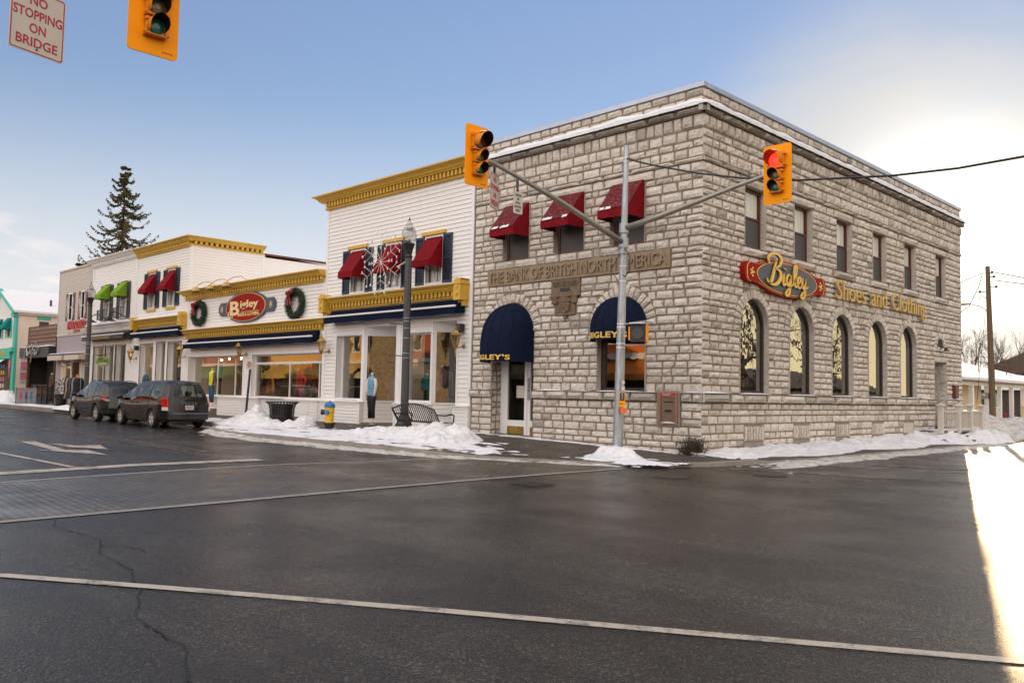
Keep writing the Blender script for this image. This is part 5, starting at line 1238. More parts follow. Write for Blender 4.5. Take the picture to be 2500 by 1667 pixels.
b.tube([FR(u, v, .138) for u, v in catmull([(-25.15,5.1),(-25.4,4.95),(-25.3,4.78),(-25.0,4.80),(-24.95,4.95)], 5)], .03, 5)
b.mbox(FR, -24.2, -22.6, 4.99, 5.01, .125, .135); text(b, 'SHOES & CLOTHING', FR, -24.5, -22.55, 4.80, 4.95, .125, .14, .015)
b.build('gold_lettering', M('cream_gold_letters', (.80,.62,.30), .35, .1, 8, metal=.2), ov)
b = MB()
for s in (-1, 1):
    for (x, y, r) in ((2.28,.0,.05),(2.25,.12,.035),(2.25,-.12,.035),(2.36,.06,.03),(2.36,-.06,.03),(2.2,.05,.025),(2.2,-.05,.025)): b.prism(ellipse(-23.86 + s*x, 5.21 + y, r*1.3, r, 10), FR, .10, .112)
b.build('gold_flourish', MT['gold_leaf'], ov)
# wreaths
wm_g = M('wreath_needles', (.018,.045,.018), .8, .5, 20); bow_m = M('red_velvet_bow', (.40,.006,.015), .6, .2, 9)
def wreath(x, z, rx, rz, lab, seed):
    w_ = thing('wreath', lab, 'wreath', (x, -.1, z), group='wreaths beside the oval sign'); rng = random.Random(seed); b = MB()
    b.tube([FR(x + rx*math.cos(2*PI*k/24), z + rz*math.sin(2*PI*k/24), .14) for k in range(25)], .10, 8, False)
    for k in range(2600):
        a = rng.uniform(0, 2*PI); q = rng.uniform(0, 2*PI); r = .145*math.sqrt(rng.random()) + .02
        c = V((x + (rx + r*math.cos(q))*math.cos(a), -.15 - r*math.sin(q)*.8, z + (rz + r*math.cos(q))*math.sin(a)))
        d = V((rng.uniform(-1,1), rng.uniform(-1,.3), rng.uniform(-1,1))).normalized() * rng.uniform(.05,.11); e = d.cross(V((rng.uniform(-1,1), .3, rng.uniform(-1,1)))).normalized() * .014
        b.poly([c - e, c + e, c + d])
    b.build('greenery', wm_g, w_, fix=False)
    r = MB(); cx, cz = x - rx*.28, z + rz*.82
    for s in (-1, 1):
        P = catmull([(0,0),(s*.09,.12),(s*.19,.10),(s*.16,-.02),(0,0)], 5)
        for p, q in zip(P, P[1:]): r.quad(FR(cx+p[0],cz+p[1],.30), FR(cx+q[0],cz+q[1],.30), FR(cx+q[0]*.9,cz+q[1]-.07,.42), FR(cx+p[0]*.9,cz+p[1]-.07,.42))
        r.poly([FR(cx,cz,.36), FR(cx+s*.03+.03,cz-.02,.38), FR(cx+s*.12+.08,cz-.52,.36), FR(cx+s*.12-.05,cz-.50,.36)])
    r.ball(FR(cx, cz, .38), .055, 8, 6); r.build('bow', bow_m, w_)
wreath(-28.5, 5.17, .60, .50, 'left green wreath with a red bow beside the oval shop sign', 1)
wreath(-19.52, 5.10, .56, .52, 'right green wreath with a red bow beside the oval shop sign', 2)
# wall lanterns
lg = glass_mat('lantern_glass', (.8,.72,.55), 1.5)
def wall_lantern(x, lab):
    t_ = thing('wall_lantern', lab, 'lantern', (x, 0, 3.1), group='brass wall lanterns'); w = .36; b = MB()
    b.lathe([(.001,.0),(.085,.0),(.075,.03),(.03,.05),(.03,.07)], FR(x+.02, 3.07, 0), 12, M=Matrix.Rotation(PI/2, 4, 'X'))
    b.tube([FR(x,3.07,.04), FR(x,3.03,.16), FR(x,3.0,.28), FR(x,3.06,w)], .022, 6)
    b.lathe([(.005,-.36),(.02,-.32),(.012,-.27),(.035,-.22),(.02,-.16),(.05,-.08),(.09,.0),(.10,.03)], FR(x,3.06,w), 6)
    b.lathe([(.19,.33),(.20,.36),(.12,.44),(.09,.50),(.03,.53),(.035,.57),(.012,.60),(.012,.64),(.001,.68)], FR(x,3.06,w), 6)
    for k in range(6):
        a = PI*k/3; b.bar(V(FR(x,3.09,w)) + V((.09*math.cos(a), .09*math.sin(a), 0)), V(FR(x,3.40,w)) + V((.165*math.cos(a), .165*math.sin(a), 0)), .016)
    b.build('bracket', MT['brass'], t_)
    g = MB(); g.lathe([(.085,.03),(.155,.33)], FR(x,3.06,w), 6); g.build('glass', lg, t_)
for x, lab in ((-36.3,'brass wall lantern on the white pilaster nearest the lime green awnings'), (-30.02,'brass wall lantern right above the minivan roof'), (-23.75,'brass wall lantern between the two big windows of the low shop'), (-17.05,'brass wall lantern on the corner post between the low shop and the tall shop'), (-9.06,'brass wall lantern beside the small black loudspeaker next to the bank')): wall_lantern(x, lab)
sp = thing('loudspeaker', 'small black loudspeaker box on the white wall above a brass lantern beside the bank', 'loudspeaker', (-9.1, 0, 3.5)); b = MB(); b.mbox(FR, -9.24, -8.98, 3.52, 3.80, .05, .25); b.build('cabinet', MT['black'], sp, bevel=.015); b = MB(); b.mbox(FR, -9.22, -9.0, 3.54, 3.78, .25, .262); b.build('grille', MT['dark_grey'], sp)
sp = thing('loudspeaker', 'small black loudspeaker box under the gold cornice above the far lantern', 'loudspeaker', (-36.3, 0, 3.5)); b = MB(); b.mbox(FR, -36.2, -35.95, 3.50, 3.76, .05, .25); b.build('cabinet', MT['black'], sp, bevel=.015)
# projecting oval kitchen sign
ks = thing('hanging_sign', 'lime green oval sign lettered Cottage Kitchen hanging from a black rod', 'sign', (-39.2, 0, 2.9))
b = MB(); b.prism(ellipse(-39.17, 2.92, 1.06, .29), FR, .78, .83); b.build('board', M('lime_sign_board', (.20,.28,.012), .5, .15, 5), ks)
b = MB(); text(b, "Bee's", FR, -39.75, -39.0, 3.02, 3.16, .83, .84, .02); text(b, 'COTTAGE', FR, -39.95, -38.3, 2.86, 3.0, .83, .84, .02); b.build('dark_lettering', MT['sign_black'], ks)
b = MB(); text(b, 'Kitchen', FR, -39.6, -38.45, 2.71, 2.86, .83, .845, .02, shear=.3); b.build('pale_lettering', MT['sign_white'], ks)
b = MB(); b.tube([FR(-41.3,3.30,.0), FR(-41.3,3.30,.5), FR(-38.0,3.30,.80)], .018, 5); b.tube([FR(-39.7,3.3,.8), FR(-39.7,3.15,.8)], .01, 4); b.tube([FR(-38.7,3.3,.8), FR(-38.7,3.15,.8)], .01, 4); b.build('rod', MT['black'], ks)
# ================================================================ SHOP WINDOW DISPLAYS
def clothed(x, y, z0, zt, top, low, name, lab, cat='mannequin', sleeves=None, leg=True, grp=None, s=1):
    t_ = thing(name, lab, cat, (x, y, z0), group=grp); h = zt - z0
    b = MB(); b.lathe([(.05,.96*h),(.07,.93*h),(.16,.90*h),(.205,.84*h),(.20,.74*h),(.175,.64*h),(.20,.55*h),(.21,.50*h)], (x, y, z0), 18, 1, .62)
    for k in range(9 if 'quilted' in lab else 0):
        zz = z0 + h*(.52+.04*k); b.lathe([(.195,-.012),(.213,0),(.195,.012)], (x, y, zz), 18, 1, .64)
    b.build('top', top, t_, smooth=True)
    if sleeves:
        b = MB()
        for q in (-1, 1): b.tube([(x+q*.19,y,z0+.87*h), (x+q*.26,y-.01,z0+.74*h), (x+q*.25,y-.04,z0+.60*h), (x+q*.23,y-.07,z0+.49*h)], [.06,.065,.05,.04], 8)
        b.build('sleeves', sleeves, t_, smooth=True)
    if leg:
        b = MB()
        for q in (-1, 1): b.tube([(x+q*.06,y,z0+.53*h), (x+q*.10,y-.01,z0+.42*h), (x+q*.10,y,z0+.22*h), (x+q*.11,y+.01,z0+.02*h)], [.115,.10,.075,.062], 10)
        b.ball((x,y,z0+.51*h), (.19,.12,.09), 12, 6); b.build('trousers', low, t_, smooth=True)
        b = MB(); b.tube([(x+.1,y,z0-.16),(x+.1,y,z0+.05)], .012, 6); b.lathe([(.14,0),(.13,.015),(.001,.016)], (x+.1,y,z0-.17), 14); b.build('stand', MT['galv'], t_)
    b = MB(); b.tube([(x,y,z0+.94*h),(x,y,z0+h)], [.055,.05], 10); b.build('neck', MT['skin'], t_, smooth=True)
    return t_
denim = M('blue_denim', (.03,.09,.17), .8, .2, 12); blk = M('black_trousers', (.010,.012,.018), .8, .2, 8)
mm = clothed(-13.66, -.32, .52, 2.20, M('pale_blue_quilted', (.14,.33,.50), .55, .12, 10), blk, 'mannequin', 'headless mannequin in a pale blue quilted vest and black trousers at the recessed entrance', sleeves=M('cream_sleeves', (.62,.58,.52), .8, .08, 8), grp='shop mannequins')
b = MB(); b.mbox(FR, -13.86, -13.76, 1.50, 1.72, .42, .43); b.build('price_tag', MT['sign_white'], mm); b = MB(); b.tube([FR(-13.80,1.72,.43), FR(-13.72,2.0,.44), FR(-13.70,2.12,.40)], .008, 4); b.build('tag_cord', MT['sign_white'], mm)
clothed(-26.45, -.30, .82, 2.45, M('yellow_quilted', (.62,.66,.02), .5, .12, 10), denim, 'mannequin', 'headless mannequin in a yellow quilted vest and blue jeans outside the low shop window', sleeves=M('maroon_sleeves', (.12,.05,.07), .8, .2, 8), grp='shop mannequins')
clothed(-34.6, -.15, .75, 2.28, M('petrol_jacket', (.008,.07,.13), .6, .2, 8), blk, 'mannequin', 'mannequin in a petrol blue jacket showing above the minivan roof', sleeves=M('petrol_sleeves', (.008,.07,.13), .6, .2, 8), grp='shop mannequins')
clothed(-47.0, -1.1, .45, 2.25, M('brown_coat', (.07,.035,.02), .8, .3, 8), blk, 'mannequin', 'dark brown coated mannequin standing by the iron railing', sleeves=M('brown_coat_sleeves', (.07,.035,.02), .8, .3, 8), grp='shop mannequins')
for i, (x, y, z0, zt, c, lab) in enumerate(((-27.9,.75,1.2,2.95,(.03,.16,.28),'blue denim shirt on a display form inside the low shop left window'), (-24.9,1.0,1.25,2.95,(.28,.08,.07),'coral pink top on a display form inside the low shop window'), (-11.3,1.0,1.0,2.5,(.16,.10,.10),'dusky pink dress on a display form behind the window right of the lamp post'), (-12.0,.9,1.0,2.2,(.02,.18,.17),'teal dress on a display form behind the lamp post'))):
    clothed(x, y, z0, zt, M('display_cloth_%d' % i, c, .8, .2, 7), blk, 'display_form', lab, 'display form', M('display_sleeve_%d' % i, c, .8, .2, 7), i < 2, 'clothes on display forms')
def rack_inside(x0, x1, y, z, cols, lab, seed):
    t_ = thing('clothes_rack', lab, 'clothes rack', ((x0+x1)/2, y, z-1.3), group='clothes racks inside the shops'); rng = random.Random(seed)
    b = MB(); b.tube([(x0,y,z),(x1,y,z)], .02, 6)
    for x in (x0, x1): b.tube([(x,y,z),(x,y,z-1.35)], .02, 6)
    b.build('rail', MT['galv'], t_); n = len(cols)
    for k, c in enumerate(cols):
        x = lerp(x0+.1, x1-.1, k/(n-1)); h = rng.uniform(.65, 1.1); b = MB(); b.lathe([(.02,0),(.12,-.06),(.15,-.25),(.13,-h*.6),(.17,-h),(.001,-h)], (x,y,z-.02), 8, .75, 1.5); b.build('garment', M('garment_cloth', c, .8, .25, 7), t_, smooth=True)
CL = [(.30,.05,.05), (.05,.12,.25), (.45,.38,.30), (.02,.16,.15), (.35,.20,.05), (.10,.03,.10), (.42,.42,.40), (.25,.03,.06), (.03,.05,.09), (.40,.12,.12)]
rack_inside(-16.2, -14.7, 2.3, 2.2, CL[:6], 'rack of mixed clothes behind the leftmost window of the tall white shop', 1)
rack_inside(-14.2, -12.6, 2.6, 2.3, CL[3:9], 'rack of dark and cream clothes behind the recessed entrance', 2)
rack_inside(-11.9, -10.4, 2.4, 2.2, CL[4:] + CL[:1], 'rack of clothes in the shop right of the street lamp post', 3)
rack_inside(-26.9, -24.2, 1.7, 2.75, CL, 'long rack of colourful clothes inside the left window of the low shop', 4)
hm = M('red_tinsel', (.55,.004,.01), .3, .5, 40, metal=.4); 
def heart(x, y, z, s, lab):
    P = [V((x + s*.062*16*math.sin(t)**3, y, z + s*.062*(13*math.cos(t)-5*math.cos(2*t)-2*math.cos(3*t)-math.cos(4*t)))) for t in [2*PI*k/40 for k in range(41)]]
    b = MB(); b.tube(P, .05, 6, False); rng = random.Random(5)
    for k in range(300):
        p = P[rng.randrange(40)] + V((rng.uniform(-.08,.08), rng.uniform(-.08,.08), rng.uniform(-.08,.08))); b.poly([p, p + V((.03,.01,.02)), p + V((.0,.02,.035))])
    tag(b.build('heart_garland', hm, fix=False), lab, 'heart', 'red valentine hearts')
heart(-19.2, .35, 2.25, .42, 'red tinsel heart hanging in the low shop window'); heart(-18.6, .6, 1.75, .36, 'second red heart lower behind the potted plant in the low shop window')
b = MB(); b.lathe([(.12,0),(.22,.3),(.26,.9),(.2,1.2),(.14,1.35)], (-20.05,.55,1.2), 14, 1, .5); tag(b.build('red_dress', M('red_satin', (.50,.008,.012), .35, .2, 6), smooth=True), 'shiny red dress display beside the red heart in the low shop window', 'dress')
pt = thing('potted_plant', 'dark leafy potted plant standing inside the low shop window', 'plant', (-18.85,.5,1.2)); b = MB(); b.lathe([(.09,0),(.12,.2),(.1,.2),(.001,.19)], (-18.85,.5,1.2), 12); b.build('pot', MT['black'], pt); b = MB(); rng = random.Random(8)
b.tube([(-18.85,.5,1.3),(-18.85,.5,1.75)], .012, 5)
for k in range(90):
    c = V((-18.85 + rng.gauss(0,.18), .5 + rng.gauss(0,.1), 1.8 + rng.gauss(0,.14))); d = V((rng.uniform(-1,1), rng.uniform(-1,1), rng.uniform(-.6,.6))).normalized()*.13; e = d.cross(V((0,.3,1))).normalized()*.035; b.poly([c, c+d*.5+e, c+d, c+d*.5-e])
b.build('leaves', M('dark_leaf', (.02,.04,.015), .6, .4, 9), pt, fix=False)
b = MB(); b.lathe([(.02,0),(.2,.05),(.26,.18),(.2,.32),(.05,.5),(.04,.62)], (-19.5,.45,1.2), 16); tag(b.build('brown_vase', M('brown_glaze', (.14,.05,.03), .25, .3, 4), smooth=True), 'round brown vase on the low shop window floor', 'vase')
hy = thing('potted_flower', 'pale green hydrangea in the slanted window next to the bank', 'plant', (-10.05,1.0,1.2)); b = MB(); rng = random.Random(12)
for k in range(40): b.ball((-10.05 + rng.gauss(0,.10), 1.05 + rng.gauss(0,.08), 2.35 + rng.gauss(0,.08)), rng.uniform(.03,.055), 6, 4)
b.build('bloom', M('pale_green_bloom', (.38,.48,.12), .7, .2, 14), hy, smooth=True); b = MB(); b.lathe([(.22,0),(.18,.85),(.001,.86)], (-10.05,1.05,1.2), 12); b.build('wicker_stand', MT['sandstone_dark'], hy)
# ================================================================ STREET FURNITURE
def street_lamp(x, y, zg, hs, lab):
    t_ = thing('street_lamp', lab, 'street lamp', (x, y, zg), group='acorn globe street lamps'); H = 7.15 - zg
    b = MB(); b.lathe([(.26,0),(.26,.25),(.20,.45),(.135,.6),(.115,H-1.20),(.12,H-1.16)], (x,y,zg), 8); b.build('post', MT['dark_grey'], t_)
    b = MB(); b.lathe([(.115,H-1.2),(.13,H-1.14),(.10,H-1.08),(.14,H-.9),(.19,H-.76),(.20,H-.72),(.16,H-.70)], (x,y,zg), 14); b.build('collar', MT['black'], t_)
    b = MB(); b.lathe([(.15,H-.71),(.21,H-.62),(.25,H-.46),(.245,H-.33),(.19,H-.20),(.12,H-.13),(.11,H-.10),(.13,H-.08),(.07,H-.0),(.03,H+.06),(.001,H+.08)], (x,y,zg), 20); b.build('globe', MT['globe'], t_, smooth=True)
    b = MB(); b.lathe([(.10,H-.27),(.12,H-.24),(.10,H-.19)], (x,y,zg), 16); b.lathe([(.02,H+.07),(.03,H+.12),(.001,H+.18)], (x,y,zg), 8); b.build('finial', MT['black'], t_)
    b = MB()
    for z in (4.42, 2.70, 3.76): b.tube([(x,y,z),(x-.95,y,z+.06)], .016, 5)
    b.build('banner_arm', MT['black'], t_)
    b = MB()
    for z in (2.64, 2.80, 3.30, 3.62, 3.85, 3.96): b.lathe([(.130,-.012),(.140,0),(.130,.012)], (x,y,z), 10)
    b.build('steel_straps', MT['galv'], t_)
    return t_
street_lamp(-10.45, -1.30, .22, 1, 'tall dark grey street lamp with a clear globe rising behind the bench')
l2 = street_lamp(-38.2, -1.95, .18, 1, 'far dark grey street lamp with a globe in front of the grey shop')
l2.location.z -= .05
# snowflake on the near lamp
sf_ = thing('snowflake_decoration', 'white wire snowflake decoration hanging on the near street lamp post', 'decoration', (-11.75, -1.30, 5.95))
b = MB(); w_ = MB(); cx, cz, y = -11.78, 5.93, -1.45
def fl(p, q, r=.013): b.tube([(cx+p[0], y, cz+p[1]), (cx+q[0], y, cz+q[1])], r*.58, 5)
def crys(p, d):
    a = math.atan2(d[1], d[0])
    for s in (-1, 1): w_.bar((cx+p[0], y-.02, cz+p[1]), (cx+p[0]+.075*math.cos(a+s*.5), y-.03, cz+p[1]+.09*math.sin(a+s*.5)), .024, .02)
for k in range(6):
    a = PI/6 + k*PI/3 + .0; d = (math.cos(a), math.sin(a)); fl((0,0), (d[0]*1.12, d[1]*1.12))
    for r, l in ((.62,.42), (.90,.30)):
        for s in (-1, 1):
            e = (math.cos(a+s*PI/3), math.sin(a+s*PI/3)); fl((d[0]*r, d[1]*r), (d[0]*r+e[0]*l, d[1]*r+e[1]*l))
            for f_ in (.95,): crys((d[0]*r+e[0]*l*f_, d[1]*r+e[1]*l*f_), e)
    for f_ in (.45,): crys((d[0]*f_, d[1]*f_), d)
    a2 = a + PI/6; d2 = (math.cos(a2), math.sin(a2)); fl((0,0), (d2[0]*.62, d2[1]*.62))
    for f_ in (.45, .6): crys((d2[0]*f_, d2[1]*f_), d2)
b.tube([(cx+.9, y, cz-.25), (-10.5, -1.3, 5.88)], .02, 5); b.build('wire_frame', M('white_wire', (.7,.66,.62), .5, .1, 9), sf_); w_.build('light_crystals', MT['trim'], sf_)
# bench
bn = thing('park_bench', 'black metal slatted bench seen from behind in a snow pile', 'bench', (-9.25, -1.85, .16)); zb = .16
def barc(u): return .84 + .17*math.sin(PI*clamp((u+1.05)/2.1))
b = MB(); n = 20
Q = lambda u, t: (-9.25 + u, -1.62 - .30*t, zb + .42 + t*(barc(u)-.42))
for k in range(n + 1):
    u = -1.02 + 2.04*k/n; P = [Q(u, 0), Q(u, .55), Q(u, 1)]
    for p, q in zip(P, P[1:]): b.bar(p, q, .036, .012, up=(0,1,0))
b.build('back_slats', MT['black_metal'], bn)
b = MB(); b.tube([Q(-1.05 + 2.1*k/20, 1.0) for k in range(21)], .026, 6); b.tube([Q(-1.05 + 2.1*k/20, .04) for k in range(21)], .022, 6); b.build('back_rail', MT['black_metal'], bn)
b = MB()
for k in range(n + 1): u = -1.02 + 2.04*k/n; b.bar((-9.25+u,-1.62,zb+.43), (-9.25+u,-1.16,zb+.45), .038, .012)
b.build('seat_slats', MT['black_metal'], bn)
for q in (-1.05, 1.05):
    b = MB(); b.tube([(-9.25+q,-1.98,zb+.0), (-9.25+q,-1.66,zb+.42), Q(q,1.0)], .026, 6); b.build('leg', MT['black_metal'], bn)
    b = MB(); b.tube([(-9.25+q,-1.16,zb+.0), (-9.25+q,-1.16,zb+.44)], .026, 6); b.build('leg', MT['black_metal'], bn)
    b = MB(); b.tube([Q(q,.62), (-9.25+q,-1.45,zb+.66), (-9.25+q,-1.2,zb+.70), (-9.25+q,-1.10,zb+.66), (-9.25+q,-1.12,zb+.44)], .024, 6); b.build('armrest', MT['black_metal'], bn)
# litter bin
bi = thing('litter_bin', 'black slatted metal litter bin with a flared rim in the snow', 'bin', (-16.75, -2.15, .13)); o = V((-16.75, -2.15, .13)); b = MB(); n = 30
for k in range(n):
    a = 2*PI*k/n; c, s_ = math.cos(a), math.sin(a)
    P = [o + V((c*r, s_*r, z)) for r, z in ((.40,.06),(.43,.35),(.46,.72),(.50,.84),(.60,.93))]
    for p, q in zip(P, P[1:]): b.bar(p, q, .052, .012, up=(c, s_, 0))
b.build('slats', MT['black_metal'], bi)
b = MB(); b.tube([o + V((.60*math.cos(2*PI*k/36), .60*math.sin(2*PI*k/36), .93)) for k in range(37)], .022, 6, False); b.build('rim', MT['black_metal'], bi)
b = MB()
for z, r in ((.10,.40), (.40,.43)): b.tube([o + V((r*math.cos(2*PI*k/36), r*math.sin(2*PI*k/36), z)) for k in range(37)], .018, 6, False)
b.build('hoops', MT['black_metal'], bi); b = MB(); b.lathe([(.34,.14),(.40,.86),(.38,.86),(.32,.2),(.001,.2)], o, 20); b.build('liner', MT['sign_black'], bi); b = MB(); b.lathe([(.18,0),(.18,.05),(.12,.06),(.12,.12)], o, 14); b.build('foot', MT['black_metal'], bi)
# hydrant
hd = thing('fire_hydrant', 'yellow fire hydrant with a blue cap on the snowy pavement', 'fire hydrant', (-13.4, -2.25, .12)); o = (-13.4, -2.25, .12); rz = Matrix.Translation(o)
b = MB(); b.lathe([(.17,.30),(.15,.32),(.15,.66),(.165,.68),(.165,.80),(.17,.82)], o, 20); b.build('barrel', MT['hyd_yellow'], hd, smooth=True, angle=35)
b = MB(); b.lathe([(.20,0),(.20,.05),(.16,.07),(.16,.22),(.21,.23),(.21,.30),(.16,.31)], o, 20); b.build('base', MT['black'], hd, smooth=True, angle=35)
b = MB(); b.lathe([(.175,.82),(.185,.84),(.18,.93),(.14,.97),(.05,1.0),(.035,1.0),(.035,1.05),(.001,1.05)], o, 20); b.build('cap', MT['hyd_blue'], hd, smooth=True, angle=35)
cdir = V((.84, -.54, 0)); pdir = V((-.54, -.84, 0))
b = MB(); c0 = V(o) + V((0,0,.66)); b.tube([c0 - V((.75,.66,0))*.12, c0 - V((.75,.66,0))*.25], [.085,.085], 14); b.tube([c0 - V((.75,.66,0))*.25, c0 - V((.75,.66,0))*.29], [.105,.10], 14); b.build('pumper_nozzle', MT['black'], hd)
b = MB(); d = V((.55,-.84,0)); b.tube([c0 + d*.12, c0 + d*.22], [.07,.07], 12); b.tube([c0 + d*.22, c0 + d*.25], [.085,.075], 12); b.build('hose_nozzle', MT['hyd_blue'], hd)
# leaning no parking sign
np_ = thing('parking_sign', 'leaning dark pole with a small white no parking sign', 'sign', (-20.82, -1.5, .1)); p0, p1 = V((-20.82,-1.5,.05)), V((-20.50,-1.5,2.62))
b = MB(); b.bar(p0, p1, .07, .07); b.build('pole', MT['dark_grey'], np_)
def face(o, right, up): right = V(right).normalized(); up = V(up).normalized(); nn = right.cross(up); return lambda u, v, w: tuple(V(o) + right*u + up*v + nn*w)
mp = face((-20.52,-1.545,2.5), (1,.25,0), (.12,0,1))
b = MB(); b.mbox(mp, -.165, .165, -.18, .18, -.006, .006); b.build('plate', MT['sign_white'], np_, bevel=.01)
b = MB(); b.tube([mp(.11*math.cos(2*PI*k/24), .03+.11*math.sin(2*PI*k/24), .01) for k in range(25)], .013, 4, False); b.bar(mp(-.075,.105,.01), mp(.075,-.045,.01), .022, .008); b.build('red_ring', MT['sign_red'], np_)
b = MB(); text(b, 'P', mp, -.045, .05, -.04, .10, .006, .009, .01); b.build('letter', MT['sign_black'], np_)
# ================================================================ TRAFFIC SIGNALS
def rrect(w, h, r, n=4):
    o = []
    for cx_, cy_, a0 in ((w/2-r,h/2-r,0), (-w/2+r,h/2-r,PI/2), (-w/2+r,-h/2+r,PI), (w/2-r,-h/2+r,1.5*PI)):
        for k in range(n + 1): o.append((cx_ + r*math.cos(a0 + PI/2*k/n), cy_ + r*math.sin(a0 + PI/2*k/n)))
    return o
lens_off = {'red': M('red_lens_unlit', (.10,.035,.035), .25, .2, 60, coat=.4), 'amber': M('amber_lens_unlit', (.13,.11,.05), .25, .2, 60, coat=.4), 'green': M('green_lens_unlit', (.005,.13,.11), .25, .2, 60, coat=.4)}
red_lit = M('red_lens_lit', (.6,.01,.01), .3, .1, 40, emit=((1,.02,.008), 2.2))
def signal_head(parent, c, right, lit=None):
    mp = face(c, right, (0,0,1))
    b = MB(); b.prism(rrect(.635, 1.26, .06), mp, -.008, .008); hd_ = b.build('signal_head', MT['yellow'], parent)
    zs = ((.285, .15, .36, 'red'), (-.03, .105, .25, 'amber'), (-.285, .105, .25, 'green'))
    b = MB()
    for z, r, s, nm in zs:
        b.mbox(mp, -s/2, s/2, z-s/2+.008, z+s/2-.008, .008, .085); b.mbox(mp, -s/2-.012, s/2+.012, z-s/2, z-s/2+.02, .008, .12)
        for q in (-1, 1):
            for e in (-1, 1): b.mbox(mp, q*s/2-.015, q*s/2+.03*q+.015 if q > 0 else q*s/2+.015, z+e*s*.32-.02, z+e*s*.32+.02, .03, .11)
    b.mbox(mp, -.12, .12, -.46, .46, -.16, -.008)
    b.build('housing', MT['yellow_dk'], hd_, bevel=.006)
    for z, r, s, nm in zs:
        l = MB(); n = 20; R_ = [[mp(r*q*math.cos(2*PI*k/n), z + r*q*math.sin(2*PI*k/n), .09 + .03*(1-q*q)) for k in range(n)] for q in (1, .7, .35)]
        for A, B in zip(R_, R_[1:]):
            for k in range(n): l.quad(A[k], A[(k+1)%n], B[(k+1)%n], B[k])
        l.poly(R_[-1]); l.build('lens', red_lit if lit == nm else lens_off[nm], hd_, smooth=True)
        v = MB(); iv = MB(); rr = r + .014; D_ = r*1.9; m = 22
        for k in range(m):
            a0, a1 = -.62 + (PI+1.24)*k/m, -.62 + (PI+1.24)*(k+1)/m
            dd = lambda a: D_*(.42 + .58*max(0, math.sin((a+.62)*PI/(PI+1.24)))**.7)
            P = lambda a, w, q=rr: mp(q*math.cos(a), z + q*math.sin(a), w)
            v.quad(P(a0,.08), P(a1,.08), P(a1,.085+dd(a1)), P(a0,.085+dd(a0)))
            iv.quad(P(a0,.08,rr-.006), P(a1,.08,rr-.006), P(a1,.083+dd(a1),rr-.006), P(a0,.083+dd(a0),rr-.006))
        vo = v.build('visor', MT['yellow_dk'], hd_, smooth=True); iv.build('visor_lining', MT['black'], vo, smooth=True) if False else iv.build('visor_lining', MT['black'], hd_, smooth=True)
    s = MB(); s.lathe([(.001,.03),(.08,.02),(.10,0)], mp(0,.285+.165,.2), 10); s.build('visor_snow', MT['snow'], hd_)
    b = MB(); text(b, 'HAWK', mp, .12, .26, -.575, -.548, .008, .010, .01); b.build('maker_mark', MT['sign_black'], hd_)
    return hd_
def hang_sign(name, lab, c, right, w, h, lines, col, grp, border=True, arm=None, bold=.02):
    t_ = thing(name, lab, 'sign', tuple(c), group=grp); mp = face(c, right, (0,0,1))
    b = MB(); b.prism(rrect(w, h, .035), mp, -.004, .004); b.build('plate', MT['sign_white'], t_)
    if border:
        b = MB(); o, i = rrect(w-.02, h-.02, .03), rrect(w-.045, h-.045, .022); m = len(o)
        for k in range(m): b.quad(mp(*o[k],.006), mp(*o[(k+1)%m],.006), mp(*i[(k+1)%m],.006), mp(*i[k],.006))
        b.build('border', col, t_)
    b = MB(); n = len(lines); lh = h*.86/n
    for k, (s, fw) in enumerate(lines):
        zc = h*.43 - lh*(k+.5); text(b, s, mp, -w*fw/2, w*fw/2, zc-lh*.34, zc+lh*.34, .004, .008, bold)
    b.build('lettering', col, t_)
    b = MB(); b.bar(mp(0,-h/2+.03,-.02), mp(0,h/2+(arm or .2),-.02), .045, .03); b.ball(mp(0,-h/2+.06,.008), .014, 6, 4); b.ball(mp(0,h/2-.05,.008), .014, 6, 4); b.build('hanger', MT['dark_grey'], t_)
    return t_
tp = thing('traffic_signal', 'galvanised traffic signal pole with two curved arms at the pavement corner, right signal red', 'traffic signal', (-1.0, -2.1, .06), group='traffic signals')
pb, ptop = V((-1.0,-2.1,.0)), V((-.90,-2.02,7.72)); PA = lambda z: pb.lerp(ptop, z/7.72)
b = MB(); b.tube([PA(z) for z in (0, 1.2, 3.5, 5.4, 7.72)], [.135,.125,.105,.085,.062], 10); b.build('pole', MT['galv'], tp)
a1_ = [PA(5.30), V((-.98,-3.1,5.60)), V((-.98,-4.4,5.95)), V((-1.0,-5.7,6.24)), V((-1.0,-6.5,6.40)), V((-1.0,-7.05,6.44))]
a2_ = [PA(5.66), V((.1,-2.08,5.80)), V((1.2,-2.1,6.0)), V((2.2,-2.1,6.20)), V((2.9,-2.1,6.32)), V((3.25,-2.1,6.33))]
for P in (a1_, a2_):
    b = MB(); b.tube([V(q) for q in P], [.075,.07,.06,.05,.045,.042], 10); b.build('arm', MT['arm_metal'], tp, smooth=True)
b = MB()
for z, r in ((5.30,.12), (5.66,.12)): b.tube([PA(z-.12), PA(z+.12)], r, 10)
b.tube([PA(5.02), PA(5.10)], .13, 10); b.build('clamp', MT['galv'], tp)
b = MB()
for z in (7.32, 7.42, 4.72, 4.35, 3.3, 3.22, 2.82, 2.72): r = lerp(.135, .062, z/7.72) + .006; b.tube([PA(z-.012), PA(z+.012)], r, 10)
b.build('steel_straps', MT['trim'], tp)
b = MB(); b.tube([PA(5.15) + V((.08,-.05,0)), V((-.55,-2.3,4.9)), V((-.5,-2.35,4.55)), V((-.72,-2.25,4.42)), PA(4.5) + V((.06,-.06,0))], .013, 5); b.tube([PA(5.0) + V((-.06,-.08,0)), V((-1.12,-2.3,4.6)), PA(4.35) + V((-.05,-.1,0))], .012, 5); b.build('loose_cable', MT['black'], tp)
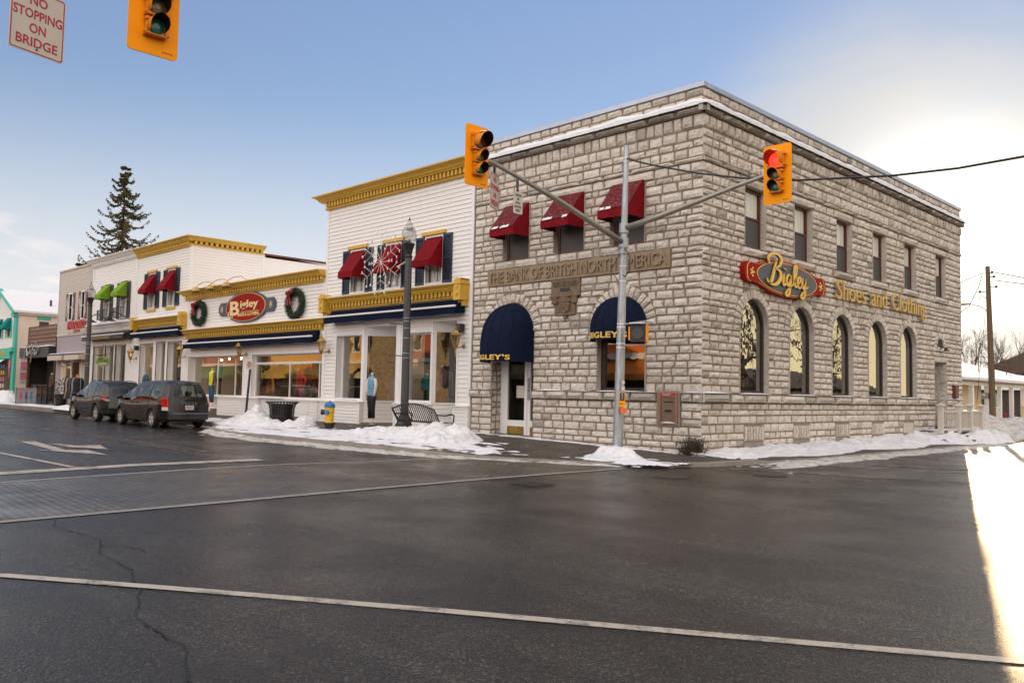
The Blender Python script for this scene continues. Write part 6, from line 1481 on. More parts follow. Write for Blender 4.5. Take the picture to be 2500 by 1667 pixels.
signal_head(tp, (-.86,-7.05,6.385), (0,1,0))
signal_head(tp, (3.245,-2.22,6.27), (1,0,0), 'red')
# pedestrian signal on the pole
mp = face((-.28,-2.27,3.03), (.90,.42,0), (0,0,1))
b = MB(); b.mbox(mp, -.2, .2, -.2, .2, -.10, .06); ph = b.build('pedestrian_signal', MT['black'], tp, bevel=.01)
b = MB(); b.prism([(.06,.2),(.16,.2),(.16,-.2)], lambda u, v, w: mp(.203+w*.5, v, u), .0, .03); b.mbox(mp, .2, .222, -.2, .2, -.1, .06); b.build('signal_visor', MT['yellow'], ph); b = MB(); b.mbox(mp, -.235, -.2, -.16, .16, -.10, .05); b.build('signal_visor', MT['yellow'], ph)
b = MB(); b.prism(ellipse(0,-.0,.14,.14,24), mp, .06, .09); b.build('lens', MT['screen'], ph)
b = MB(); b.mbox(mp, -.19, .19, .225, .25, -.1, .18); b.build('signal_snow', MT['snow'], ph)
b = MB(); b.bar(PA(3.28), mp(.18,.30,-.02), .035, .035); b.bar(PA(2.78), mp(.18,-.27,-.02), .03, .03); b.bar(mp(.1,.3,-.02), mp(.1,.2,-.02), .03); b.build('signal_bracket', MT['galv'], ph)
mp = face((-.80,-2.20,1.45), (.85,.53,0), (0,0,1))
b = MB(); b.mbox(mp, -.07, .07, -.17, .18, -.03, .0); pb_ = b.build('push_button', MT['yellow'], tp)
b = MB(); b.mbox(mp, -.055, .055, -.02, .165, .0, .005); b.build('walk_panel', MT['sign_black'], pb_)
b = MB(); b.ball(mp(.0,.135,.006), .014, 8, 5); b.bar(mp(0,.12,.006), mp(.004,.06,.006), .022, .006); b.bar(mp(0,.065,.006), mp(-.02,.0,.006), .014, .006); b.bar(mp(0,.065,.006), mp(.024,.0,.006), .014, .006); b.bar(mp(0,.11,.006), mp(.028,.075,.006), .01, .006); b.build('walking_figure', MT['sign_white'], pb_)
b = MB(); b.bar(mp(-.03,-.09,.004), mp(.035,-.09,.004), .015, .006); b.poly([mp(-.05,-.09,.006), mp(-.02,-.065,.006), mp(-.02,-.115,.006)]); b.build('arrow', MT['sign_black'], pb_)
b = MB(); b.mbox(mp, -.04, .09, -.32, -.19, -.06, .03); b.tube([mp(.09,-.24,0), mp(.13,-.24,0)], .03, 8); b.build('button_box', M('orange_button_box', (.75,.14,.01), .4, .08, 6), pb_)
b = MB(); b.prism(ellipse(.02,.42,.04,.05,16), mp, -.01, .005); b.mbox(mp, -.02, .06, .22, .33, -.01, .005); b.build('stickers', MT['sign_white'], pb_)
# signs hanging from the arms
hang_sign('bridge_sign', 'twisted white sign with red words NO STOPPING ON BRIDGE beside the far signal', (-1.12,-6.28,5.83), (-.25,.5,0), .55, .76, [('NO',.32), ('STOPPING',.86), ('ON',.30), ('BRIDGE',.72)], MT['sign_red'], 'no stopping signs', True, .24)
hang_sign('walk_sign', 'small white sign with black words CROSS ON WALK SIGNAL ONLY hanging from the curved arm', (-.96,-5.73,5.66), (0,1,0), .28, .48, [('CROSS',.7), ('ON',.25), ('WALK',.55), ('SIGNAL',.75), ('ONLY',.5)], MT['sign_black'], 'walk signal signs', False, .32, .012)
ns = thing('traffic_signal', 'near traffic signal cut off by the top edge of the photo', 'traffic signal', (1.05, -21.6, 0), group='traffic signals')
b = MB(); b.tube([(1.05,-21.6,0),(1.05,-21.6,4),(1.05,-21.6,7.7)], [.135,.105,.062], 10); b.build('pole', MT['galv'], ns)
b = MB(); b.tube([(1.05,-21.6,5.4),(1.0,-19.5,6.15),(1.0,-17.5,6.62),(1.0,-16,6.8),(1.0,-14.43,6.86)], [.075,.065,.055,.045,.042], 10); b.build('arm', MT['arm_metal'], ns, smooth=True)
signal_head(ns, (1.10,-14.435,6.38), (0,1,0))
hang_sign('bridge_sign', 'large near white sign with red words STOPPING ON BRIDGE at the top left', (.99,-15.73,5.775), (-.18,.64,0), .655, .765, [('NO',.32), ('STOPPING',.90), ('ON',.30), ('BRIDGE',.76)], MT['sign_red'], 'no stopping signs', True, .7, .012)
hang_sign('walk_sign', 'edge of a grey white hanging sign cut by the left border of the photo', (1.2,-16.42,5.95), (-.18,.64,0), .30, .50, [('CROSS',.7), ('ON',.25), ('WALK',.55), ('SIGNAL',.75), ('ONLY',.5)], MT['sign_black'], 'walk signal signs', False, .6, .012)
cb = MB(); cb.tube([PA(7.40) + V((.06,-.02,0)), V((-.55,-2.1,7.26)), V((-.04,-2.1,7.07)), V((1.18,-2.1,6.67)), V((2.30,-2.1,6.37)), V((3.62,-2.1,6.10)), V((5.57,-2.1,5.87)), V((6.73,-2.1,5.81)), V((7.80,-2.1,5.83)), V((10,-2.1,6.05)), V((14,-2.1,6.9))], .024, 6)
tag(cb.build('overhead_cable', MT['black']), 'thick black cable sagging from the signal pole across the stone bank to the right', 'cable')
# sandwich board, railing, rack, planter
sb_ = thing('sandwich_board', 'grey sandwich board with three cartoonish shopper figures on the far pavement', 'sandwich board', (-50.0, -1.7, .1)); mp_ = face((-49.2,-1.9,.08), (.25,.97,0), (-.12,.03,1)); mp = lambda u, v, w: mp_(u*.5, v, w)
b = MB(); b.mbox(mp, -1.15, 1.15, .05, 1.2, -.03, .0); b.build('panel', M('grey_board', (.20,.24,.26), .6, .1, 5), sb_)
b = MB()
for a in ((-1.2,-1.13,0,1.24), (1.13,1.2,0,1.24)): b.mbox(mp, a[0], a[1], a[2], a[3], -.04, .01)
b.mbox(mp, -1.2, 1.2, .0, .05, -.05, .02); b.bar(mp(-1.1,1.2,-.03), mp(-1.1,0,-.45), .05); b.bar(mp(1.1,1.2,-.03), mp(1.1,0,-.45), .05); b.build('frame', MT['black'], sb_)
b = MB(); text(b, 'PARADISO', mp, -.95, .95, 1.05, 1.16, .0, .006, .02); b.build('heading', MT['sign_red'], sb_)
for u, c in ((-.6,(.4,.05,.1)), (0,(.09,.03,.16)), (.55,(.03,.16,.2))):
    b = MB(); b.prism(ellipse(u,.88,.12,.09,12), mp, 0, .006); b.prism([(u-.18,.5),(u+.18,.5),(u+.12,.8),(u-.12,.8)], mp, 0, .006)
    for q in (-.08,.08): b.mbox(mp, u+q-.03, u+q+.03, .2, .5, 0, .006)
    b.build('painted_figure', M('poster_paint', c, .6), sb_)
rl = thing('iron_railing', 'low black iron patio railing with glass panels before the dark shop', 'railing', (-50.2, -.9, .2)); b = MB()
for x in (-51.75, -50.7, -49.6, -48.5): b.bar((x,-.9,.15), (x,-.9,1.5), .09)
b.bar((-51.8,-.9,1.48), (-48.4,-.9,1.48), .06); b.bar((-51.8,-.9,.35), (-48.4,-.9,.35), .05); b.build('posts', MT['black_metal'], rl); b = MB(); b.quad((-51.7,-.9,.4),(-48.5,-.9,.4),(-48.5,-.9,1.42),(-51.7,-.9,1.42)); b.build('panels', MT['glass'], rl)
pl = thing('planter', 'dark planter pot with a snow dusted shrub beside the clothes rack', 'planter', (-44.4, -1.3, .2)); b = MB(); b.lathe([(.28,0),(.40,.75),(.36,.75),(.001,.7)], (-44.4,-1.3,.2), 14); b.build('pot', MT['black'], pl); b = MB(); rng = random.Random(21)
for k in range(260):
    c = V((-44.4 + rng.gauss(0,.35), -1.3 + rng.gauss(0,.3), 1.3 + rng.gauss(0,.25))); d = V((rng.uniform(-1,1), rng.uniform(-1,1), rng.uniform(-.3,.8))).normalized()*.16; e = d.cross(V((.2,.3,1))).normalized()*.035; b.poly([c, c+d*.5+e, c+d, c+d*.5-e])
b.build('shrub', M('dark_shrub', (.03,.035,.02), .8, .5, 9), pl, fix=False); b = MB(); b.ball((-44.3,-1.35,1.42), (.25,.2,.07), 8, 5); b.build('shrub_snow', MT['snow'], pl)
rk = thing('clothes_rack', 'clothes rack of dark coats standing outside the grey shop', 'clothes rack', (-42.5, -1.2, .2)); b = MB()
for x in (-43.6, -41.4): b.tube([(x,-1.2,.2),(x,-1.2,1.95)], .02, 6); b.tube([(x,-1.5,.22),(x,-.9,.22)], .02, 6)
b.tube([(-43.6,-1.2,1.95),(-41.4,-1.2,1.95)], .02, 6); b.build('rail', MT['galv'], rk)
for k, c in enumerate(((.02,.02,.02), (.32,.28,.24), (.015,.015,.02), (.10,.06,.05), (.02,.02,.025), (.2,.24,.28), (.012,.014,.025), (.01,.012,.02))):
    x = -43.45 + k*.26; b = MB(); b.lathe([(.03,1.92),(.10,1.86),(.13,1.6),(.12,1.2),(.16,.65),(.001,.64)], (x,-1.2,.05), 8, .8, 2.1); b.build('coat', M('coat_cloth', c, .85, .2, 6), rk, smooth=True)
# ================================================================ PARKED CARS
MT['car_glass'] = glass_mat('car_glass', (.42,.47,.46), 1.5)
MT['car_trim'] = M('car_black_trim', (.012,.012,.013), .5, .2, 10)
MT['tail_red'] = M('tail_lamp_red', (.50,.008,.012), .15, .15, 30, coat=.8)
MT['tail_clear'] = M('tail_lamp_clear', (.60,.57,.56), .15, .1, 30, coat=.8)
MT['rim'] = M('alloy_rim', (.55,.54,.52), .4, .12, 15, metal=.25, dirt=.5, dirtcol=(.15,.13,.11))
def interp(tab, x):
    for (x0, y0), (x1, y1) in zip(tab, tab[1:]):
        if x <= x1: return lerp(y0, y1, clamp((x-x0)/(x1-x0)))
    return tab[-1][1]
def make_car(name, label, grp, loc, rot, Ln, W, roof, belt, wheels, wr, wins, cowl, rf_, lean, paint, plate, tail, extra):
    root = thing(name, label, 'car', (0,0,0), 0, grp)
    xs = sorted({0, .08, .2, .45, Ln-.06, Ln-.2, Ln-.45, Ln, cowl, rf_, *[w for a in wins for w in a[:2]], *[k*.16 for k in range(1, int(Ln/.16))], *[c + q*(wr+.07)*f for c in wheels for q in (-1, 1) for f in (1.0, .96, .85, .65, .4)], *wheels})
    xs2 = [xs[0]]
    for x in xs[1:]:
        if x - xs2[-1] > .022: xs2.append(x)
    xs = xs2; NL, NG = 9, 5
    def zlow(x):
        z = .27 if .5 < x < Ln-.5 else .34
        for c in wheels:
            d = abs(x - c); R = wr + .07
            if d < R: z = max(z, wr + math.sqrt(R*R - d*d) - .0)
        return z
    def plan(x):
        return 1 - .20*(1-smooth(0, .55, x))**2 - .34*(1-smooth(0, 1.1, Ln-x))**2
    def row(x):
        zl, zb, zr = zlow(x), interp(belt, x), interp(roof, x); zb = min(zb, zr - .005); o = []
        for j in range(NL + 1):
            t = j / NL; z = lerp(zl, zb, t); tz = clamp((z-.25)/(zb-.25))
            k = .925 + .075*math.sin(min(1, tz*1.35)*PI/2) - .035*smooth(.75, 1, tz)
            if .40 < tz < .52: k += .006
            o.append((x, W/2*plan(x)*k, z))
        hb = o[-1][1]; gh = zr - zb
        for j in range(1, NG + 1):
            t = j / NG; o.append((x, hb*(1 - (.235*t**1.25)*clamp(gh/.5)) - (.0), zb + gh*(1 - (1-t)**1.12)))
        e = o[-1]; o.append((x, e[1]*.86, e[2] + .035*clamp(gh/.3) + .008)); o.append((x, e[1]*.45, e[2] + .065*clamp(gh/.3)+.012)); o.append((x, 0, e[2] + .075*clamp(gh/.3)+.014))
        def wx(p):
            f = 1 - smooth(0, .9, p[0]); return (p[0] + interp(lean, p[2])*f, p[1], p[2])
        return [wx(p) for p in o]
    G = [row(x) for x in xs]; nr = len(G[0])
    pts = {'body': MB(), 'windscreen': MB()}; wb = [(MB(), MB()) for _ in wins]; pil = {}
    for i in range(len(xs) - 1):
        xm = (xs[i] + xs[i+1]) / 2
        for j in range(nr - 1):
            tgt = (pts['body'], pts['body'])
            if NL <= j < NL + NG:
                for k, w in enumerate(wins):
                    if w[0] <= xm <= w[1] and j >= NL: tgt = wb[k] if (j < NL + NG - 1 or w[1] > rf_ + .05) else tgt
                if tgt[0] is pts['body'] and any(a[1] <= xm <= b_[0] for a, b_ in zip(wins, wins[1:])) and j < NL + NG - 1: kk = [a[1] <= xm <= b_[0] for a, b_ in zip(wins, wins[1:])].index(True); tgt = (pil.setdefault((kk, 1), MB()), pil.setdefault((kk, -1), MB()))
            elif j >= NL + NG and rf_ < xm < cowl: tgt = (pts['windscreen'],)*2
            for s, m in ((1, tgt[0]), (-1, tgt[1])):
                m.quad(*[(p[0], s*p[1], p[2]) for p in (G[i][j], G[i+1][j], G[i+1][j+1], G[i][j+1])])
    # end caps
    rg = MB(); 
    for ci, sgn in ((0, -1), (len(xs)-1, 1)):
        R = G[ci]; n = 8
        for j in range(nr - 2):
            for k in range(n):
                def cp(j, k):
                    q = lerp(-1, 1, k/n); x, y, z = R[j]; return (x + sgn*.09*(1-q*q)*(1.0 if z < 1.0 else .6), y*q, z)
                tgt = pts['body']
                if sgn < 0 and NL < j <= NL + NG - 1 and 1 <= k < n-1: tgt = rg
                tgt.quad(cp(j,k), cp(j,k+1), cp(j+1,k+1), cp(j+1,k))
    M_ = Matrix.Translation(loc) @ Matrix.Rotation(rot, 4, 'Z')
    bd = pts['body'].build('body', paint, root, smooth=True, world=False, angle=38)
    for (l, r), w in zip(wb, wins):
        for m in (l, r):
            if m.f: m.build('side_window', MT['car_glass'], root, smooth=True, world=False)
    for pm in pil.values(): pm.build('window_pillar', MT['car_trim'], root, smooth=True, world=False)
    if pts['windscreen'].f: pts['windscreen'].build('windscreen', MT['car_glass'], root, smooth=True, world=False)
    if rg.f: rg.build('rear_window', extra.get('rear_glass', MT['car_glass']), root, smooth=True, world=False)
    # wheel wells, wheels
    u_ = MB(); u_.box(.3, Ln-.3, -W/2*.86, W/2*.86, .24, .60); u_.build('underbody', MT['car_trim'], root, world=False)
    for c in wheels:
        for s in (1, -1):
            y0 = s*(W/2 - .12); b = MB(); Rm = Matrix.Translation((c, y0, wr)) @ Matrix.Rotation(PI/2, 4, 'X')
            b.lathe([(wr*.66,-.11),(wr*.93,-.115),(wr,-.07),(wr,.07),(wr*.93,.115),(wr*.66,.11)], (0,0,0), 28, M=Rm, cap=False); wh = b.build('wheel', MT['rubber'], root, smooth=True, world=False, angle=35)
            b = MB(); yy = y0 + s*.075
            b.lathe([(wr*.68,-.02),(wr*.70,.02),(wr*.62,.025),(wr*.60,.0)], (0,0,0), 28, cap=False, M=Matrix.Translation((c, yy, wr)) @ Matrix.Rotation(-s*PI/2, 4, 'X'))
            for k in range(5):
                a = 2*PI*k/5 + .3
                for e in (-.16, .16): b.bar((c + .05*math.cos(a+e), yy, wr + .05*math.sin(a+e)), (c + wr*.64*math.cos(a+e*.9), yy + s*.012, wr + wr*.64*math.sin(a+e*.9)), .045, .03, up=(0,1,0))
            b.lathe([(.001,.03),(.055,.03),(.06,0)], (0,0,0), 14, M=Matrix.Translation((c, yy, wr)) @ Matrix.Rotation(-s*PI/2, 4, 'X')); b.build('rim', MT['rim'], wh, world=False)
            b = MB(); b.lathe([(.001,.0),(wr*.66,0)], (0,0,0), 24, M=Matrix.Translation((c, y0 + s*.02, wr)) @ Matrix.Rotation(-s*PI/2, 4, 'X')); b.build('brake_disc', MT['car_trim'], wh, world=False)
            b = MB(); m = 18   # arch lip
            P = [(c + (wr+.075)*math.cos(a), s*(W/2*plan(c)*.985), wr + (wr+.075)*math.sin(a)) for a in [lerp(-.25, PI+.25, k/m) for k in range(m+1)]]
            b.tube(P, .022, 5); b.build('wheel_arch', extra.get('arch', paint), root, smooth=True, world=False)
    for s in (1, -1):
        b = MB(); b.ball((cowl-.28, s*(W/2+.10), interp(belt, cowl)+.10), (.09,.12,.085), 10, 6); b.bar((cowl-.22, s*W/2*.92, interp(belt, cowl)+.02), (cowl-.26, s*(W/2+.08), interp(belt, cowl)+.06), .05); b.build('mirror', MT['car_trim'], root, smooth=True, world=False)
        b = MB()
        for hx in extra['handles']: b.box(hx-.10, hx+.10, s*W/2*.985, s*(W/2*.985+.035)*1.0, extra['hz']-.018, extra['hz']+.018) if s > 0 else b.box(hx-.10, hx+.10, -W/2*.985-.035, -W/2*.985, extra['hz']-.018, extra['hz']+.018)
        b.build('door_handle', extra['hm'], root, bevel=.008, world=False)
        b = MB()      # door shut lines and side moulding
        for gx in extra['seams']:
            P = [p for x, g in zip(xs, G) if abs(x-gx) < .03 for p in g[1:NL+NG]][:NL+NG-1]
            if P: b.tube([(p[0], s*(p[1]+.002), p[2]) for p in P], .007, 4)
        mo = [(g[2][0], s*(g[2][1]+.004), extra['mz']) for x, g in zip(xs, G) if wheels[0]+wr+.12 < x < wheels[1]-wr-.12]
        b.tube(mo, .016, 5); b.build('shut_lines', MT['car_trim'], root, world=False)
        tail(root, s, G, W)
    # rear details
    zc = extra['plate_z']; xr = interp(lean, zc) - .095
    b = MB(); b.box(xr-.02, xr+.06, -.16, .16, zc-.08, zc+.08); pl_ = b.build('number_plate', MT['sign_white'], root, world=False)
    b = MB(); mpr = lambda u, v, w: (xr-.02-w, -u, v); text(b, plate, mpr, -.13, .13, zc-.045, zc+.05, .001, .004, .0); b.build('plate_lettering', M('plate_blue', (.03,.05,.16), .5), pl_, world=False)
    zb_ = .58; b = MB(); n = 10
    for k in range(n):
        y0, y1 = lerp(-W/2*.78, W/2*.78, k/n), lerp(-W/2*.78, W/2*.78, (k+1)/n); q0, q1 = (y0/(W/2*.78))**2, (y1/(W/2*.78))**2
        x0, x1 = -.14 + .09*q0, -.14 + .09*q1
        b.quad((x0,y0,.34),(x1,y1,.34),(x1,y1,zb_),(x0,y0,zb_)); b.quad((x0,y0,zb_),(x1,y1,zb_),(.1,y1,zb_+.02),(.1,y0,zb_+.02)); b.quad((x0,y0,.34),(x1,y1,.34),(.15,y1,.30),(.15,y0,.30))
    b.build('rear_bumper', extra.get('bumper', paint), root, world=False, smooth=True, angle=40)
    if extra.get('strip'):
        b = MB(); b.tube([(-.15, -W*.36, zb_-.02), (-.165, 0, zb_-.02), (-.15, W*.36, zb_-.02)], .012, 5); b.build('chrome_strip', MT['galv'], root, world=False)
    b = MB(); wz = interp(belt, .1) + .03; wx_ = interp(lean, wz) - .10; b.bar((wx_, .10, wz), (wx_ + .02, -.42, wz+.05), .03, .02); b.ball((wx_+.01,.1,wz), .035, 8, 5); b.build('rear_wiper', MT['car_trim'], root, world=False)
    if extra.get('brand'):
        b = MB(); z0 = extra['brand_z']; xb = interp(lean, z0) - .094
        for k, ch in enumerate(extra['brand']): text(b, ch, lambda u, v, w: (xb-w, -u, v), -.30+k*.13, -.24+k*.13, z0-.025, z0+.025, .0, .008, .0)
        b.build('badge_lettering', MT['galv'], root, world=False)
    # seats seen through the glass
    b = MB()
    for sx_ in extra['seats']:
        for y in (-.38, .38): b.box(sx_-.08, sx_+.08, y-.23, y+.23, .6, 1.18); b.box(sx_-.05, sx_+.05, y-.12, y+.12, 1.2, 1.38)
    b.box(.6, cowl-.1, -W*.36, W*.36, .55, .66); b.box(cowl-.45, cowl, -W*.36, W*.36, .7, .98); b.build('seats', MT['interior_dark'], root, bevel=.03, world=False)
    if extra.get('rails'):
        for s in (1, -1):
            b = MB(); x0, x1 = extra['rails']; P = [(lerp(x0,x1,k/8), s*W*.355, interp(roof, lerp(x0,x1,k/8)) + .02 + .055*math.sin(PI*k/8)**.4) for k in range(9)]; b.tube(P, .018, 6); b.build('roof_rail', MT['car_trim'], root, smooth=True, world=False)
    root.location = loc; root.rotation_euler = (0, 0, rot)
    return root
van_paint = M('dusty_charcoal_van_paint', (.010,.011,.013), .28, .2, 2, coat=.3, dirt=.7, spec=.35, dirtcol=(.050,.042,.034))
suv_paint = M('dusty_graphite_suv_paint', (.013,.017,.021), .26, .2, 2, coat=.4, dirt=.55, spec=.35, dirtcol=(.055,.047,.038))
def van_tail(root, s, G, W):
    b = MB(); P = lambda z0, z1: [(interp(LV, z0)-.03, s*W*.395, z0), (interp(LV, z0)+.18, s*(W*.463), z0), (interp(LV, z1)+.18, s*(W*.463), z1), (interp(LV, z1)-.03, s*W*.40, z1)]
    for z0, z1, m, nm in ((.80,1.12,MT['tail_red'],'tail_lamp'), (.66,.79,MT['tail_clear'],'reversing_lamp')):
        b = MB(); a, c, d, e = [V(p) for p in P(z0, z1)]; o = V((-.03, s*.03, 0)); b.add([a, c, d, e, a+o, c+V((.02,s*.035,0)), d+V((.02,s*.035,0)), e+o], [(0,1,2,3),(4,5,6,7),(0,1,5,4),(1,2,6,5),(2,3,7,6),(3,0,4,7)]); b.build(nm, m, root, world=False, bevel=.015)
LV = [(.2,.0),(.6,-.02),(.95,.03),(1.1,.06),(1.7,.34)]
make_car('parked_minivan', 'dusty charcoal minivan parked at the kerb, nearer of two cars', 'cars parked along the kerb', (-19.32, -4.58, 0), PI, 5.12, 1.95,
    [(0,1.60),(.3,1.675),(1.2,1.715),(2.3,1.70),(3.0,1.64),(4.18,1.07),(4.6,1.0),(4.95,.86),(5.12,.70)], [(0,1.04),(1.2,1.03),(3.0,.98),(4.18,1.01),(4.6,.96),(4.95,.83),(5.12,.68)],
    (1.02, 4.10), .345, [(.42,1.30), (1.40,2.58), (2.74,3.95)], 4.18, 3.02, LV, van_paint, 'WHBB 373', van_tail,
    dict(handles=(2.45, 2.95), hz=.93, hm=MT['car_trim'], seams=(1.40, 2.66, 3.86), mz=.50, plate_z=.78, strip=True, brand='DODGE', brand_z=.92, bumper=van_paint, seats=(.9, 1.9, 2.9), rails=None))
LS = [(.2,.0),(.6,-.03),(.95,.06),(1.1,.16),(1.65,.62)]
def suv_tail(root, s, G, W):
    for pts, m, nm in (([(-.02,.42,.96),(.10,.455,1.04),(.44,.475,1.16),(.40,.475,1.00),(.12,.468,.92)], MT['tail_red'], 'tail_lamp'), ([(-.06,.36,.90),(-.02,.42,.96),(.12,.465,.92),(.0,.41,.86)], MT['tail_clear'], 'reversing_lamp')):
        b = MB(); A = [V((x, s*y*W*1.01, z)) for x, y, z in pts]; B = [p + V((-.035, s*.03, .0)) for p in A]; n = len(A)
        b.add(A + B, [tuple(range(n)), tuple(range(2*n-1, n-1, -1))] + [(i, (i+1)%n, n+(i+1)%n, n+i) for i in range(n)]); b.build(nm, m, root, world=False, bevel=.012)
make_car('parked_suv', 'dusty graphite SUV with roof rails parked in front of the minivan', 'cars parked along the kerb', (-25.72, -4.42, 0), PI, 4.80, 1.89,
    [(0,1.46),(.35,1.60),(1.0,1.66),(1.8,1.69),(2.5,1.65),(3.72,1.12),(4.2,1.03),(4.6,.90),(4.8,.72)], [(0,1.10),(.8,1.12),(1.6,1.05),(2.6,1.00),(3.72,1.03),(4.2,.98),(4.6,.86),(4.8,.70)],
    (.98, 3.82), .37, [(.75,1.30), (1.36,2.12), (2.20,3.45)], 3.72, 2.50, LS, suv_paint, 'BKTR 482', suv_tail,
    dict(handles=(1.52, 2.45), hz=.98, hm=MT['galv'], seams=(1.33, 2.16, 3.45), mz=.42, plate_z=.86, strip=False, seats=(1.3, 2.4), rails=(.75, 2.5), rear_glass=glass_mat('privacy_glass', (.10,.11,.11), 1.5)))
# ================================================================ SNOW PILES
def pile(lab, x0, x1, y0, y1, blobs, mat, step=.07, base=walk_z, rough=.30, seed=0, lump=1.0):
    def h(x, y):
        v = 0
        for bx, by, rx, ry, hh in blobs:
            d = ((x-bx)/rx)**2 + ((y-by)/ry)**2; v = max(v, hh*(1 - d)) if d < 1 else v
        if v <= 0: return -.02
        n = fb(x, y, 2.4, seed) ; c = noise.cell_vector(V((x*2.6+seed + n*.4, y*2.6, seed))).x; w = noise.noise(V((x*4.2, y*4.2, seed)))
        return v*(1 + rough*n*1.3) + min(v, .12)*lump*(.5*w + .5*(c-.5)) - .012
    o = snow_sheet('snow_pile', x0, x1, y0, y1, step, h, mat, base); return tag(o, lab, 'snow pile', 'ploughed snow piles')
pile('broken snow pile round the feet of the black bench', -12.2, -5, -4.7, -1.2, [(-10.0,-2.7,1.3,.95,.20), (-8.9,-2.75,1.2,1.05,.27), (-7.8,-2.7,1.1,1.1,.32), (-6.9,-2.65,.95,1.0,.42), (-6.3,-2.7,.7,.9,.36), (-8.4,-3.1,1.8,.8,.16), (-10.9,-2.9,.9,.7,.12), (-6.2,-3.4,.8,.8,.2), (-10.1,-2.35,.4,.4,.24), (-8.15,-2.4,.26,.3,.40)], MT['snow_pile'], .055, seed=3, lump=1.5)
pile('pointed snow pile half burying the litter bin', -20.2, -14.2, -5.0, -1.4, [(-17.75,-2.7,.65,.7,.60), (-17.3,-2.9,1.0,.85,.40), (-16.5,-2.9,.8,.7,.22), (-18.4,-3.0,1.0,.8,.20), (-15.25,-2.1,.42,.45,.44), (-15.6,-2.5,.6,.5,.2)], MT['snow_pile'], .06, seed=8)
pile('little snow heap at the foot of the leaning no parking sign', -20.0, -18.3, -3.4, -1.6, [(-19.35,-2.45,.42,.5,.30), (-19.6,-2.6,.8,.6,.14)], MT['snow_pile'], .06, seed=5)
pile('snow clump round the base of the galvanised signal pole', -2.2, .5, -3.6, -1.4, [(-.85,-2.35,.5,.5,.22), (-.5,-2.45,.55,.4,.20), (-.7,-2.6,.9,.6,.10), (-1.15,-2.3,.35,.4,.20)], MT['snow_pile'], .045, seed=2)
sidez = lambda x, y: walk_z(max(x, .01), max(y, 0))
pile('long ridge of snow along the foot of the side wall', -.02, 1.75, -.5, 15.5, [(.1, y, 1.30 - .25*math.sin(y*1.1), 1.7, .08 + .013*y + .05*math.sin(y*2.3)) for y in [k*.9 for k in range(0, 18)]], MT['snow_pile'], .07, sidez, seed=12)
pile('snow mound spilling over the side door steps', -.02, 2.1, 14.2, 20.6, [(.9,15.2,.9,1.2,.40), (1.35,17.2,.7,1.5,.46), (1.4,18.8,.6,1.4,.42), (.8,19.4,1.1,1.0,.40), (.5,14.9,.8,1.0,.36)], MT['snow_pile'], .08, sidez, seed=14)
pile('big dirty snow bank ploughed up beyond the bank building', -9, 3.2, 21.4, 34, [(-1.2,25.0,2.6,3.2,1.05), (-3.5,25.5,3.0,3.6,1.1), (.2,26.8,1.9,3.6,.85), (-1.0,29.5,2.2,3.0,.72), (-6.5,26,3,3.6,1.0), (-.6,31.5,1.5,2.2,.5)], MT['snow_dirty'], .16, zero, rough=.16, seed=17, lump=.8)
pile('heaped snow in front of the turquoise corner pillar', -63, -53.4, -2.6, -.1, [(-58.5,-1.3,2.4,1.1,.62), (-56.2,-1.3,1.6,1.0,.74), (-60.5,-1.3,2.4,1.1,.55)], MT['snow'], .12, seed=19)
pile('low snow ridge at the kerb ahead of the SUV', -40, -31.2, -3.6, -1.6, [(-33.2,-2.7,1.8,.8,.38), (-36,-2.7,2.4,.7,.22), (-38.5,-2.6,2,.7,.2)], MT['snow'], .10, seed=22)
bs = thing('dry_bush', 'tangled dark dry bush at the foot of the bank corner', 'bush', (-.05, -.30, .1)); b = MB(); rng = random.Random(31)
for k in range(420):
    a = rng.uniform(0, 2*PI); p = V((-.05 + rng.gauss(0,.12), -.28 + rng.gauss(0,.1), .1)); q = p + V((math.cos(a)*rng.uniform(.05,.38), math.sin(a)*rng.uniform(.05,.3), rng.uniform(.10,.48))); m_ = p.lerp(q, .5) + V((rng.gauss(0,.05), rng.gauss(0,.05), rng.gauss(0,.05))); b.tube([p, m_, q], [.006,.005,.002], 3, False)
b.build('twigs', MT['plant'], bs)
b = MB()
for k in range(500):
    c = V((-.05 + rng.gauss(0,.17), -.30 + rng.gauss(0,.12), .33 + rng.gauss(0,.11))); d = V((rng.uniform(-1,1), rng.uniform(-1,1), rng.uniform(-1,1))).normalized()*.05; e = d.cross(V((.2,.3,1))).normalized()*.014; b.poly([c-e, c+e, c+d])
b.build('dead_leaves', MT['plant'], bs, fix=False)
MT['porch_white'] = M('dull_white_railing', (.58,.54,.49), .5, .05, 5)
# steps and white railing at the side door
st = thing('door_steps', 'snow covered wooden steps and landing with white newel railing at the side door', 'steps', (.7, 17, 0)); b = MB()
b.box(.03, 1.0, 15.1, 18.9, .40, .46); b.box(.03, .7, 16.4, 17.8, .46, .62); b.build('landing', M('brown_decking', (.10,.06,.04), .8, .3, 5), st)
b = MB()
for k in range(2): b.box(1.0 + .0, 1.28 + .28*k, 15.2, 17.0, .27 - .14*k, .32 - .14*k)
b.build('tread', M('brown_tread', (.08,.05,.035), .8, .3, 5), st)
b = MB(); b.box(.08, .98, 15.2, 18.8, .46, .52); b.box(1.02, 1.24, 15.3, 16.9, .32, .36); b.box(.08, .68, 16.45, 17.7, .62, .68); b.build('step_snow', MT['snow'], st, bevel=.03)
b = MB(); N_ = [(.9,15.15), (.9,16.35), (.9,17.6)]
NW = [(.85,14.55),(1.0,15.95),(.95,17.45),(.15,18.85),(.95,18.8)]
